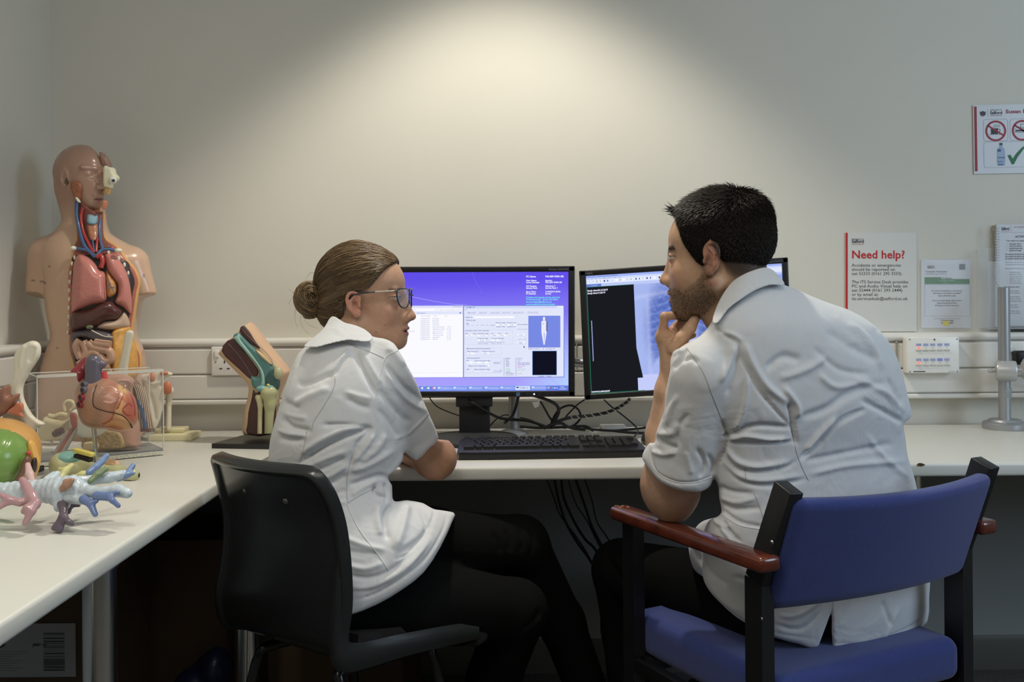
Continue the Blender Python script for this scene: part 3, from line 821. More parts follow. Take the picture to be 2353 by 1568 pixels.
# application window
b.rect(X(1064.5), Y(868.5), X(1296.5), Y(701.5), S_(120, 130, 210)); b.up(); b.rect(X(1066), Y(867), X(1295), Y(703), S_(226, 230, 250)); b.up()
b.rect(X(1066), Y(708.5), X(1295), Y(703), S_(205, 215, 250)); b.up(); b.text(X(1071), Y(707.5), 'PCXMC 2.0', 4, S_(90, 100, 170), .1)
for k in range(3): b.rect(X(1281 + k * 4.5), Y(708), X(1284.5 + k * 4.5), Y(704), S_(240, 245, 255))
b.text(X(1069), Y(712.5), 'File', 3.6, S_(90, 100, 170))
INB = S_(85, 95, 165)
for xx, t, w in ((1071, 'Main menu', 21), (1097, 'New Form', 20), (1124, 'Open Form', 23), (1150, 'Save Form', 22), (1175, 'Save Form As', 28), (1209, 'Print As Text', 28)):
    b.text(X(xx + 4), Y(719), t, 4, S_(135, 142, 195), .03); b.line([(X(xx), Y(720.5)), (X(xx + w), Y(720.5)), (X(xx + w), Y(715))], .6, S_(165, 172, 215))
def box(x, y, w, h=4, c=S_(250, 251, 255)): b.rect(X(x), Y(y + h), X(x + w), Y(y), c)
def tx(x, y, t, c=INB, s=3.9, bo=.06): b.text(X(x), Y(y), t, s, c, bo)
def grp(x, y, w, h): b.frame(X(x), Y(y + h), X(x + w), Y(y), .4, S_(190, 196, 228))
tx(1069, 730, 'Header text'); box(1085, 726.5, 97, 4.5); tx(1071, 737, 'Phantom data'); tx(1071, 744.5, 'Age')
for k, t in enumerate(['0', '1', '5', '10', '15', 'Adult']): tx(1073 + k * 10.5, 748.5, '\u25e6 ' + t if False else 'o ' + t, S_(140, 148, 200), 3.6)
tx(1139, 743, 'Phantom height', s=3.6); tx(1165, 743, 'Phantom mass', s=3.6); box(1140, 744.5, 18); box(1166, 744.5, 18); tx(1145, 748, '178.60'); tx(1171, 748, '73.20'); tx(1140, 752, 'Standard: 178.6', s=3.3); tx(1166, 752, 'Standard: 73.2', s=3.3)
tx(1189, 747, 'Arms in phantom', s=3.5); tx(1189, 758, 'Draw x-ray field', S_(165, 172, 215), 3.5)
grp(1068, 758, 110, 34); tx(1069, 761, 'Geometry data for the x-ray beam', s=3.9)
for x_, t, v in ((1069, 'FRD', '110.00'), (1087, 'Beam width', '40.72'), (1105, 'Beam height', '50.00'), (1128, 'Xref', '0.0000'), (1145, 'Yref', '0.0000'), (1161, 'Zref', '47.5000')): tx(x_, 768, t, s=3.6); box(x_, 769, 15); tx(x_ + 3, 772.5, v, s=3.4)
tx(1098, 779, 'Projection angle', s=3.6); tx(1129, 779, 'Cranio-caudal angle', s=3.6); box(1098, 780, 18); box(1129, 780, 18); tx(1103, 783.5, '270.00', s=3.4); tx(1135, 783.5, '0.00', s=3.4)
for x_, t in ((1098, 'LATR=180  PA=90 AP=270'), (1129, '(pos) Cranial X-ray tube')): tx(x_, 787.5, t, S_(150, 156, 200), 3.1); tx(x_, 791, 'LATL=0   AP=270', S_(150, 156, 200), 3.1)
for y_, t in ((767, 'Draw'), (776, 'Update Field'), (785, 'Stop')):
    b.rect(X(1188), Y(y_ + 6), X(1208), Y(y_), S_(240, 242, 254)); b.line([(X(1188), Y(y_ + 6)), (X(1208), Y(y_ + 6)), (X(1208), Y(y_))], .5, S_(140, 148, 205)); b.up(); tx(1193 if t != 'Update Field' else 1189, y_ + 4.2, t, INB if t == 'Stop' else S_(160, 166, 210), 3.7)
grp(1070, 800, 82, 17); tx(1072, 802.5, 'MonteCarlo simulation parameters', s=3.9); tx(1074, 809, 'Max energy (keV)', s=3.6); tx(1108, 809, 'Number of photons', s=3.6); box(1074, 810, 16); tx(1076, 813.6, '150', s=3.6); box(1108, 810, 16); tx(1110, 813.6, '20000', s=3.6)
grp(1070, 822, 82, 36); tx(1072, 824.5, 'Field size calculator', s=3.9)
for x_, t, v in ((1072, 'FID', '110'), (1090, 'Image width', '35'), (1108, 'Image height', '43')): tx(x_, 830.5, t, s=3.6); box(x_, 831.5, 15); tx(x_ + 1.5, 835, v, s=3.4)
tx(1076, 842.5, 'Phantom exit- image distance:', s=3.7); box(1115, 838.5, 9); tx(1117, 842, '5.0', s=3.4)
for x_, t in ((1072, 'FSD:'), (1090, 'Beam width'), (1108, 'Beam height')): tx(x_, 850.5, t, s=3.6); box(x_, 851.5, 15, 4, S_(236, 239, 252)); b.frame(X(x_), Y(855.5), X(x_ + 15), Y(851.5), .3, S_(140, 148, 200))
for y_, t in ((830, 'Calculate'), (849, 'Use this data')):
    b.line([(X(1133), Y(y_ + 7)), (X(1150), Y(y_ + 7)), (X(1150), Y(y_))], .5, S_(140, 148, 205)); tx(1134, y_ + 5, t, INB if t == 'Calculate' else S_(160, 166, 210), 3.7)
cols = [INB, INB, INB, INB, INB, INB, S_(230, 215, 240), S_(90, 210, 150), S_(90, 210, 150), S_(40, 45, 120), S_(70, 80, 160), S_(140, 146, 195)]
nm1 = ['Skeleton', 'Brain', 'Heart', 'Testes', 'Spleen', 'Lungs', 'Ovaries', 'Kidneys', 'Thymus', 'Stomach', 'Salivary glands', 'Oral mucosa']
cols2 = [S_(150, 120, 190), S_(120, 130, 200), S_(150, 156, 205), S_(50, 60, 170), S_(60, 70, 170), S_(200, 120, 210), S_(190, 110, 210), S_(175, 200, 225), S_(170, 220, 190), S_(235, 232, 190), S_(185, 165, 225), S_(225, 225, 235)]
nm2 = ['Pancreas', 'Uterus', 'Liver', 'Upper large intestine', 'Lower large intestine', 'Small intestine', 'Thyroid', 'Urinary bladder', 'Gall bladder', 'Oesophagus', 'Prostate', 'Other']
for k in range(12):
    y_ = 823 + k * 3.55
    tx(1162, y_ + 2, nm1[k], cols[k], 3.3, .05); tx(1189, y_ + 2, nm2[k], cols2[k], 3.3, .05)
    for x_ in (1157, 1184.5): b.frame(X(x_), Y(y_ + 2.4), X(x_ + 2.4), Y(y_), .35, S_(110, 120, 190))
b.up()
b.rect(X(1214), Y(799.5), X(1287.5), Y(726), S_(120, 138, 228)); b.up()
# phantom figure in the preview panel
b.disc(X(1250), Y(733), 2.6, S_(238, 240, 252), 14, 4.6); b.rect(X(1248.5), Y(739), X(1251.5), Y(736), S_(205, 210, 240)); b.rect(X(1254), Y(762), X(1257.6), Y(738), S_(70, 60, 110))
b.poly([(X(1244), Y(740)), (X(1244), Y(765)), (X(1249), Y(793)), (X(1251.6), Y(793)), (X(1256), Y(765)), (X(1256), Y(740)), (X(1254), Y(737.5)), (X(1246), Y(737.5))], S_(232, 235, 252)); b.up()
b.poly([(X(1249.6), Y(766)), (X(1251), Y(766)), (X(1250.6), Y(788)), (X(1250.1), Y(788))], S_(120, 138, 228)); b.rect(X(1254.4), Y(762), X(1256), Y(738), S_(175, 180, 215)); b.disc(X(1248), Y(744.5), 1, S_(70, 80, 140), 8); b.line([(X(1255), Y(744)), (X(1255), Y(754))], .6, S_(220, 50, 60))
tx(1214, 803.5, 'Rotation increment  +-  30    View angle  270', S_(95, 105, 170), 3.3); b.rect(X(1223), Y(863.5), X(1279.5), Y(807), S_(80, 120, 190)); b.up(); b.rect(X(1224), Y(862.5), X(1278.5), Y(808), S_(17, 18, 34)); tx(1236, 867, 'o Skeleton    o Organs', S_(95, 105, 170), 3.3)
b.poly([(X(1203), Y(795)), (X(1203), Y(800)), (X(1204.2), Y(799)), (X(1205.4), Y(801)), (X(1206), Y(800.4)), (X(1205), Y(798.4)), (X(1206.4), Y(798.2))][::-1], S_(60, 70, 150))
# taskbar
b.rect(X(873), Y(899.5), X(1306), Y(886.5), S_(112, 138, 232)); b.up(); b.rect(X(873), Y(888), X(1306), Y(886.5), S_(150, 170, 245))
for k, c_ in enumerate((S_(60, 90, 200), S_(40, 140, 110), S_(220, 70, 70))):
    x_ = 965 + k * 14.3; b.rect(X(x_), Y(895), X(x_ + 4.5), Y(889), c_); b.rect(X(x_ + 3.5), Y(894.5), X(x_ + 7), Y(889.5), S_(235, 240, 255)); b.up(); b.text(X(x_ + .7), Y(894), 'WXP'[k], 5, S_(235, 240, 255), .2); b.z -= 1
for k in range(8):
    x_ = 1004 + k * 36; act = k == 5
    b.rect(X(x_), Y(897.5), X(x_ + 34), Y(888.4), S_(215, 225, 252) if act else S_(140, 162, 240)); b.up()
    b.rect(X(x_ + 2), Y(893), X(x_ + 8), Y(890), S_(225, 235, 255) if not act else S_(60, 80, 130)); b.text(X(x_ + 10), Y(894), ['PCXMC2.0 - open', 'C:\\monte_roi', 'MonteCarlo', 'Working (open)', 'PCXMC2.0 - data', 'PCXMC 2.0', 'PCX ROTATION', ''][k], 4, S_(205, 215, 250) if not act else S_(90, 100, 160), .05); b.z -= 1
b.up()
b.rect(X(1256), Y(899.5), X(1306), Y(888), S_(100, 125, 222)); b.up()
for k, c_ in enumerate((S_(220, 225, 250), S_(200, 90, 130), S_(120, 220, 170), S_(240, 245, 255), S_(200, 210, 250))): b.disc(X(1260 + k * 5), Y(893), 1.5, c_, 8)
b.text(X(1288), Y(892.5), '09:38', 3.8, S_(225, 232, 255), .06); b.text(X(1285), Y(896.7), '21/03/2019', 3.6, S_(225, 232, 255), .06)
b.build('screen', m_scr, t1)
# marks on the frame
f = Board(L(0, 0, .0004), ex * (W1 / 463), ey * (H1 / 300), .00004)
f.text(403, 290.5, 'MultiSync EA243WM', 5.6, (0.16, 0.16, 0.17), .08, width=45); f.cut('model_mark')
for xx in (365, 383, 399, 413): f.rect(xx - 3, 5.5, xx + 3, 7, (0.05, 0.05, 0.055))
for yy in (20, 37, 51): f.rect(453, yy, 457, yy + .8, (0.07, 0.07, 0.075))
f.cut('button_marks')
f.rect(328, 1.5, 337, 10, (0.055, 0.13, 0.22)); f.up(); f.line([(330, 5.5), (332, 3.5), (335, 8)], .9, (0.12, 0.25, 0.38)); f.cut('sticker'); f.rect(351, 5, 359, 7.5, (0.01, 0.05, 0.03))
f.build('eco_mark', mat('print', (1, 1, 1), .5, vcol=True), t_bz[0])
MB().lathe([(.0022, 0), (.0018, .0006), (0, .0008)], L(W1 * 369.5 / 463, H1 * 5.8 / 300, .0004), nn, 14).build('power_light', emat('blue_led', (0.55, 0.45, 1.0), 4.0), t_bz[0], label='lit blue power light')
# stand of the left monitor
cx = P(1090, 940, 2.74).x
MB().box((cx, 2.755, (DZ + .95) / 2), (.042, .012, (.95 - DZ) / 2), bev=.004).build('stand_column', m_blackm, t1)
MB().box((cx, 2.740, P(1090, 921, 2.72).z - .002), (.050, .016, .016), bev=.004).build('stand_slide', m_blackm, t1)
MB().lathe([(0, 0), (.118, 0), (.121, .004), (.121, .010), (.116, .015), (.06, .019), (0, .020)], (cx, 2.700, DZ), n=56).build('stand_base', mat('stand_grey', (0.035, 0.037, 0.038), .5), t1)

# ---- right monitor: radiograph viewer, turned slightly in its own plane
t2, L, sw, sh, W2, H2, ex, ey, nn, R2 = monitor('black monitor tilted on an arm behind the man showing a chest radiograph', (1331.5, 622.5), (1811, 593.5), (1824, 889), (1344.5, 920), 2.71, .0155, .0175, .0155, 0.86)

KU = 1 / 848.7
SWU, SHU = sw / KU, sh / KU
b = Board(L(.0175, .0155, -.003), ex * KU, ey * KU, .00004)
def fbm(x, y, seed=0):
    r = 0
    for k in range(1, 5):
        r += math.sin(x * .09 * k * 1.7 + seed + 1.3 * math.sin(y * .05 * k + seed * 2)) * math.cos(y * .11 * k * 1.3 + k + math.sin(x * .07 * k)) / k
    return r
def xray(x, y):
    """x, y in screen units (y up)"""
    yt = SHU - y
    if yt < 24: return None
    cx = 235.0
    s = abs(x - cx)                                     # distance from the spine
    edge = 127
    if s > edge: return (0.010, 0.011, 0.015)
    base = S_(168, 184, 240)
    if yt > SHU - 36: base = S_(196, 204, 250); return base
    lx, ly = (s - 54) / 47, (yt - 130) / 100
    r = math.sqrt(lx * lx + ly * ly)
    lung = 1 / (1 + math.exp((r - 1) * 9)); dome = 1 / (1 + math.exp((yt - (190 + .035 * (s - 62) ** 2)) * -.5)); lung *= 1 - dome
    c = lerp(base, S_(72, 98, 182), lung * .95)
    rib = math.sin((yt - s * .30 + .004 * (s - 60) ** 2) * .36); rib2 = math.sin((yt + s * .45) * .36 + 1)
    c = lerp(c, S_(172, 190, 245), lung * (.22 * max(0, rib) + .08 * max(0, rib2)))
    t = .07 * fbm(x * 2.6, yt * 2.2, 2) * (.4 + lung); c = lerp(c, S_(70, 92, 180), max(0, t)) if t > 0 else lerp(c, S_(205, 216, 252), -t)
    ed = math.exp(-((s - 97) / 5) ** 2) * (.35 if yt > 60 else .1); c = lerp(c, S_(200, 212, 252), ed)
    sp = math.exp(-(s / 13) ** 2) * .6; c = lerp(c, S_(210, 218, 252), sp)
    cl = math.exp(-((yt - 42 - s * .12) / 5) ** 2) * .35; c = lerp(c, S_(205, 214, 250), cl)
    return c
step = 1.6; nx, ny = int(SWU / step), int((SHU - 24) / step); V = []; C = []; Fc = []
for j in range(ny + 1):
    for i in range(nx + 1):
        x_, y_ = SWU * i / nx, (SHU - 24) * j / ny; V.append((x_, y_)); C.append(xray(x_, min(y_, SHU - 24.01)))
for j in range(ny):
    for i in range(nx): k = j * (nx + 1) + i; Fc.append((k, k + 1, k + nx + 2, k + nx + 1))
b.put(V, Fc, C); b.up()
b.poly([(107, 108), (121, 30), (107, 30)][::-1], (.010, .011, .015)); b.poly([(363, 108), (363, 30), (349, 30)][::-1], (.010, .011, .015)); b.rect(104, 0, 108.5, SHU - 24, (.010, .011, .015)); b.up()
b.rect(0, SHU - 26, SWU, SHU, S_(196, 206, 250)); b.up()
b.rect(0, SHU - 5, SWU, SHU, S_(160, 180, 248)); b.rect(0, SHU - 9, SWU, SHU - 5, S_(208, 218, 252)); b.rect(0, SHU - 19, SWU, SHU - 9, S_(222, 230, 254)); b.up()
b.text(3, SHU - 4, 'Study viewer - chest frontal image (21/03/2019)', 3.6, S_(80, 100, 180), .05); b.text(3, SHU - 8.2, 'File   Edit   View   Tools   Measurements   Image   Help', 3.4, S_(100, 120, 190), .04)
rnd = random.Random(3)
for k in range(40):
    x_ = 5 + k * 8.4 + (k // 6) * 3
    if x_ > SWU - 8: break
    c_ = rnd.choice([S_(60, 85, 165), S_(190, 205, 245), S_(90, 115, 200), S_(40, 60, 120), S_(180, 180, 150), S_(245, 248, 255)])
    b.rect(x_, SHU - 17.5, x_ + 6, SHU - 10.5, S_(238, 243, 255)); b.up(); b.rect(x_ + 1.2, SHU - 16, x_ + 3 + rnd.random() * 2, SHU - 11.5, c_); b.z -= 1
b.rect(0, SHU - 25.5, 34, SHU - 19.5, S_(100, 125, 205)); b.text(7, SHU - 24, 'LEARNING', 3.6, S_(210, 220, 250), .1); b.rect(34.5, SHU - 25.5, SWU, SHU - 19.5, S_(188, 202, 246))
b.up(); GN = S_(40, 130, 95)
b.line([(.5, SHU - 26), (.5, .5), (124, .5)], 1.1, GN); b.line([(0, SHU - 26), (110, SHU - 26)], .8, GN)
for t_, y_ in (('Study date:03.13.2019', 36), ('Study time:11:23.19', 42)): b.text(1.5, SHU - y_, t_, 5.2, S_(235, 238, 255), .2, width=47 if y_ == 36 else 41)
b.text(1, 2.5, 'WWWC:4096/2047', 5, S_(235, 238, 255), .2, width=43)
b.rect(7.5, 75, 9, 168, S_(170, 180, 235))
for k in range(19): b.rect(6.5, 75 + k * 5.1, 9, 75.7 + k * 5.1, S_(170, 180, 235))
b.rect(150, 8, 190, 8.6, S_(150, 165, 235))
# bright thumbnails at the far side of the screen
b.rect(SWU - 28, SHU - 24, SWU, SHU - 60, S_(150, 170, 250))
for k in range(7): b.rect(SWU - 26, SHU - 29 - k * 5, SWU - 3, SHU - 30.5 - k * 5, S_(205, 215, 254) if k % 2 else S_(110, 130, 225))
b.build('screen', m_scr, t2)
f = Board(L(0, 0, .0004), ex * KU, ey * KU, .00004); HH = H2 / KU; WW = W2 / KU
f.text(13, HH - 9.5, 'NEC', 5.5, (0.16, 0.16, 0.17), .15, width=17); f.cut('maker_mark'); f.text(WW - 52, HH - 9.5, 'MultiSync EA243WM', 5, (0.14, 0.14, 0.15), .05, width=40)
f.build('model_mark', m_print, t_bz[0])
# its post, arm and base behind the left monitor
mp = thing('arm_post', 'grey monitor arm post with a round foot between the two monitors', 'post', (P(1180, 985, 2.86).x, 2.86, DZ))
pc = Vector((P(1181, 985, 2.86).x, 2.86, DZ)); m_pole = m_alu
MB().lathe([(0, .004), (.0150, .004), (.0150, .235), (0, .235)], pc, n=28).build('pole', m_pole, mp)
MB().lathe([(0, 0), (.040, 0), (.040, .005), (.030, .009), (.019, .014), (0, .014)], pc, n=36).build('base', mat('base_grey', (.45, .46, .46), .4), mp)
MB().tube([pc + Vector((0, -.01, .22)), pc + Vector((.20, -.03, .20)), Vector((P(1577, 757, 2.78).x, 2.80, P(1577, 757, 2.78).z - .03))], .014, 16).build('arm', m_pole, mp)
# ================================================================== CABLES
m_cab = mat('cable_black', (0.010, 0.010, 0.011), 0.38)
def cable(pts, r, label, m=m_cab, name='cable', grp=None):
    W = spline([tuple(P(x, y, d)) for x, y, d in pts], 8)
    o = MB().tube(W, r, 10).build(name, m, origin=tuple(W[0])); tag(o, label, 'cable', grp); return o
cable([(984, 905, 2.80), (992, 922, 2.82), (1010, 938, 2.84), (1050, 954, 2.85), (1080, 962, 2.86)], .0016, 'thin black cable drooping behind the woman-side of the left monitor')
cable([(1072, 905, 2.79), (1076, 918, 2.73), (1092, 930, 2.715), (1115, 944, 2.73), (1145, 960, 2.80), (1168, 964, 2.84), (1215, 968, 2.84), (1262, 984, 2.83)], .0042, 'black video cable hanging in front of the monitor stand and along to the cable heap')
cable([(1193, 900, 2.79), (1187, 930, 2.80), (1178, 955, 2.80), (1166, 966, 2.80), (1160, 972, 2.82)], .0042, 'thick black cable curving down in front of the grey post')
cable([(1212, 905, 2.78), (1245, 915, 2.77), (1275, 928, 2.78), (1284, 944, 2.79), (1278, 962, 2.80), (1268, 984, 2.80)], .0046, 'thick black cable looping from the left monitor down to the cable heap')
cable([(1242, 923, 2.79), (1252, 940, 2.80), (1262, 958, 2.80), (1268, 966, 2.81)], .0030, 'short straight black cable leading down into the cable heap')
cable([(1262, 985, 2.82), (1275, 955, 2.83), (1290, 938, 2.83), (1312, 932, 2.83), (1330, 943, 2.83), (1333, 962, 2.83), (1318, 978, 2.83), (1295, 984, 2.82)], .0032, 'black cable wound in a round loop above the cable heap')
wrapc = cable([(1448, 917, 2.78), (1430, 932, 2.79), (1395, 948, 2.80), (1350, 956, 2.81), (1310, 960, 2.81), (1280, 970, 2.81), (1266, 985, 2.81)], .0046, 'black cable bundle in pale spiral wrap hanging from the right monitor')
cw = MB(); Wc = spline([tuple(P(x, y, d)) for x, y, d in ((1448, 917, 2.78), (1430, 932, 2.79), (1395, 948, 2.80), (1350, 956, 2.81), (1310, 960, 2.81))], 30); helix = []
for i in range(len(Wc) - 1):
    t_ = Vector(Wc[i + 1] - Wc[i]).normalized(); a_ = t_.orthogonal().normalized(); b_ = t_.cross(a_); an = i * .55
    helix.append(Vector(Wc[i]) + (a_ * math.cos(an) + b_ * math.sin(an)) * .0046)
org_ = wpos(wrapc)
ho = cw.tube(helix, .0012, 6).build('spiral_wrap', mat('spiral_wrap', (.55, .55, .55), .4), wrapc)
cable([(1343, 919, 2.80), (1325, 932, 2.82), (1300, 958, 2.83)], .0022, 'thin black cable slanting from the corner of the right monitor')
cable([(1388, 919, 2.80), (1405, 935, 2.81), (1435, 958, 2.82), (1460, 980, 2.80), (1466, 992, 2.76), (1458, 1003, 2.68)], .0022, 'thin black cable falling from the right monitor to the keyboard end')
cable([(1195, 960, 2.86), (1225, 968, 2.85), (1248, 986, 2.84)], .0018, 'thin black cable beside the foot of the post')
cable([(1125, 980, 2.84), (1143, 962, 2.84), (1160, 954, 2.85), (1168, 955, 2.86)], .0016, 'thin black cable arching behind the monitor column')
cable([(1340, 984, 2.84), (1400, 990, 2.83), (1450, 987, 2.83), (1510, 980, 2.83)], .0034, 'black cable lying along the wall toward the man')
cable([(1405, 990, 2.78), (1440, 994, 2.76), (1500, 997, 2.76)], .0036, 'black cable lying just behind the mouse')
cable([(1195, 981, 2.82), (1240, 984, 2.82), (1300, 982, 2.82), (1345, 980, 2.82), (1362, 990, 2.80)], .0036, 'black cable lying flat in the cable heap')
cable([(1250, 985, 2.80), (1270, 975, 2.79), (1290, 973, 2.79), (1302, 980, 2.79), (1318, 985, 2.80), (1345, 988, 2.79)], .0042, 'thick black cable bent over the cable heap')
# cables hanging below the desk
for k, (pts, r) in enumerate((([(1256, 1106), (1275, 1150), (1285, 1180), (1310, 1215), (1335, 1250), (1356, 1285)], .0018), ([(1274, 1106), (1284, 1150), (1300, 1200), (1325, 1245), (1355, 1287)], .0034), ([(1290, 1106), (1296, 1145), (1320, 1200), (1345, 1240), (1368, 1264)], .0034),
      ([(1305, 1106), (1322, 1155), (1350, 1200), (1372, 1245)], .0016), ([(1323, 1106), (1345, 1165), (1360, 1210), (1380, 1250)], .0034), ([(1343, 1106), (1360, 1150), (1372, 1200), (1398, 1240)], .0018))):
    dd = 2.62 - k * .012
    q0 = P(pts[0][0], pts[0][1], dd); 
    W = [(x, y if i else y - 6, dd) for i, (x, y) in enumerate(pts)]
    cable(W + [(W[-1][0] + 30, W[-1][1] + 60, dd), (W[-1][0] + 60, W[-1][1] + 200, dd)], r, ['first thin', 'first thick', 'second thick', 'second thin', 'third thick', 'last thin'][k] + ' black cable hanging below the desk, counted from the woman', m_cab, 'cable', 'cables hanging below the desk')
# white cable tag
wt = MB(); a_ = P(1222, 925, 2.775); wt.prism([a_, a_ + Vector((.022, 0, .004)), a_ + Vector((.020, .004, -.012)), a_ + Vector((.008, .003, -.016))], (0, 0, 0), (0, .0006, 0))
tag(wt.build('cable_label', mat('paper', PAPER, .6)), 'small white paper tag hanging from a cable under the left monitor', 'tag')

# ================================================================== KEYBOARD AND MOUSE
kx0, kx1 = P(1056, 1046, DFRONT + .12), P(1471, 1033, DFRONT + .14)
kb = thing('keyboard', 'black full-size keyboard lying on the desk under the left monitor', 'keyboard', (0.03, 2.52, DZ))
kpos = Vector((P(1262, 1040, 2.45).x + .004, 2.498, DZ)); krot = math.radians(2.6)
KR = Matrix.Rotation(krot, 3, 'Z') @ Matrix.Rotation(math.radians(4.0), 3, 'X')
kb.location = kpos
def KL(x, y, z): return kpos + KR @ Vector((x, y, z)) + Vector((0, 0, .0095))
m_kb = mat('keyboard_black', (0.014, 0.0145, 0.016), 0.33); m_key = mat('key_black', (0.012, 0.012, 0.013), 0.30)
kb_m = MB()
out = [(-.232, -.074), (-.226, -.086), (-.15, -.090), (.15, -.090), (.224, -.086), (.232, -.074), (.226, .066), (.215, .078), (-.215, .078), (-.226, .066)]
kb_m.prism([KL(x, y, -.002) for x, y in out], KR @ Vector((0, 0, 0)), KR @ Vector((0, 0, .012)))
kb_m.prism([KL(x * .985, y * .96, .010) for x, y in out], KR @ Vector((0, 0, 0)), KR @ Vector((0, 0, .005)))
kb_m.build('case', m_kb, kb)
MB().box(KL(-.19, .066, -.0075), (.012, .006, .006)).build('foot', m_kb, kb); MB().box(KL(.19, .066, -.0075), (.012, .006, .006)).build('foot', m_kb, kb)
def keymesh(w, dpt=.0165):
    mb = MB(); hw_, hd_ = w / 2 - .0008, dpt / 2 - .0008; Vv = []
    for z, k in ((0, 1.0), (.0062, .86), (.0072, .80)):
        for sx, sy in ((-1, -1), (1, -1), (1, 1), (-1, 1)): Vv.append((sx * (hw_ - (1 - k) * .009 - 0), sy * (hd_ - (1 - k) * .009) + (1 - k) * .004, z))
    Fc = [(8, 9, 10, 11)]
    for l in (0, 4):
        for i in range(4): j = (i + 1) % 4; Fc.append((l + i, l + j, l + 4 + j, l + 4 + i))
    me = bpy.data.meshes.new('key'); me.from_pydata(Vv, [], Fc); me.materials.append(m_key); me.update(); return me
KM = {}
def key(x, y, w=1.0):
    if w not in KM: KM[w] = keymesh(w * .01905 - .0004)
    o = bpy.data.objects.new('key', KM[w]); scn.collection.objects.link(o); o.parent = kb
    o.location = KL(x, y, .0148) - kpos; o.rotation_euler = KR.to_euler()
u_ = .01905; bx = -.2165
rows = [(.055, [(0, 1), (2, 1), (3, 1), (4, 1), (5, 1), (6.5, 1), (7.5, 1), (8.5, 1), (9.5, 1), (11, 1), (12, 1), (13, 1), (14, 1)]),
        (.030, [(k, 1) for k in range(13)] + [(13, 2)]), (.011, [(0, 1.5)] + [(1.5 + k, 1) for k in range(12)] + [(13.5, 1.5)]),
        (-.008, [(0, 1.75)] + [(1.75 + k, 1) for k in range(11)] + [(12.75, 2.25)]), (-.027, [(0, 2.25)] + [(2.25 + k, 1) for k in range(10)] + [(12.25, 2.75)]),
        (-.046, [(0, 1.5), (1.5, 1), (2.5, 1.5), (4, 6), (10, 1.5), (11.5, 1), (12.5, 1), (13.5, 1.5)])]
for y, ks in rows:
    for x, w in ks: key(bx + (x + w / 2) * u_, y, w)
nx0 = bx + 15.35 * u_
for y in (.055, .030, .011):
    for k in range(3): key(nx0 + (k + .5) * u_, y)
for k in range(3): key(nx0 + (k + .5) * u_, -.046)
key(nx0 + 1.5 * u_, -.027)
px0_ = bx + 18.65 * u_
for y in (.030, .011, -.008):
    for k in range(3): key(px0_ + (k + .5) * u_, y)
for k in (3,): key(px0_ + (k + .5) * u_, .030)
key(px0_ + 1 * u_, -.046, 2); key(px0_ + 2.5 * u_, -.046); key(px0_ + 3.5 * u_, -.036)
for k in range(3): key(px0_ + (k + .5) * u_, -.027)
MB().lathe([(.0014, 0), (.001, .0008)], KL(px0_ + 1.0 * u_, .056, .0152), (0, 0, 1), 8).build('indicator_light', emat('green_led', (.5, 1, .08), 4), kb, label='lit green indicator')
mo = thing('computer_mouse', 'dark computer mouse on the desk behind the man\'s forearm', 'mouse', tuple(P(1500, 1003, 2.62)))
mc = P(1500, 1000, 2.64); mc.z = DZ
sdf_obj('body', INT(ell(mc + Vector((0, 0, .004)), (.031, .056, .034)), sbox(mc + Vector((0, 0, .05)), (.1, .1, .05)), .004), mc - Vector((.05, .08, .01)), mc + Vector((.05, .08, .05)), .003, m_kb, mo)
MB().lathe([(0, -.004), (.010, -.004), (.010, .004), (0, .004)], mc + Vector((0, -.03, .030)), (1, 0, 0), 16).build('wheel', m_black, mo)
wo = thing('white_adapter', 'small white rounded adapter lying by the wall behind the keyboard', 'adapter', tuple(P(1405, 983, 2.88)))
wc = P(1408, 985, 2.9); wc.z = DZ
MB().box(wc + Vector((0, 0, .008)), (.038, .018, .008), bev=.007).build('casing', m_plas, wo)
MB().tube(spline([wc + Vector((.037, 0, .006)), wc + Vector((.06, .01, .005)), wc + Vector((.09, .02, .005))], 6), .002).build('cable', m_plas, wo)
# ================================================================== CHAIRS
m_shell = mat('chair_shell', (0.024, 0.027, 0.028), 0.22, spec=0.5, noise=.05, nscale=10, bump=.04, bscale=700)
m_pad = mat('seat_pad', (0.022, 0.020, 0.020), 0.95, noise=.4, nscale=600, bump=.5, bscale=900)
m_tube = mat('black_tube', (0.012, 0.012, 0.013), 0.25, spec=0.6)
wc_ = thing('stacking_chair', 'dark grey moulded plastic chair with a black seat pad under the woman', 'chair', (-0.33, 2.02, 0))
Rr = [(716, 1088, 1.80), (750, 1128, 1.80), (776, 1200, 1.82), (788, 1290, 1.84), (792, 1390, 1.87), (782, 1470, 1.89), (800, 1515, 1.91), (870, 1512, 1.95), (980, 1478, 2.03), (1080, 1446, 2.10), (1103, 1456, 2.115), (1100, 1475, 2.115)]
Ll = [(497, 1050, 2.00), (512, 1105, 2.00), (528, 1190, 2.02), (522, 1290, 2.04), (508, 1370, 2.06), (520, 1428, 2.10)]
RP = [P(*q) for q in Rr]; LP = [P(*q) for q in Ll]; off = LP[-1] - RP[5]; off.z = 0.0
LP += [RP[k] + off for k in range(6, 12)]
RS, LS = spline([tuple(p) for p in RP], 6), spline([tuple(p) for p in LP], 6)
NV, NU = len(RS), 17
fwd = Vector((0.78, 0.62, 0)).normalized()
G = np.zeros((NV, NU, 3))
for i in range(NV):
    t = i / (NV - 1); back = max(0, 1 - t / .52)
    for j in range(NU):
        u = j / (NU - 1); s = 4 * u * (1 - u)
        p = LS[i] * (1 - u) + RS[i] * u
        sag = (.030 * min(1, back * 3)) * s
        p = p - np.array(fwd) * sag
        if t > .5: p[2] -= .018 * s * min(1, (t - .5) * 5) * (1 if t < .93 else .4)
        G[i, j] = p
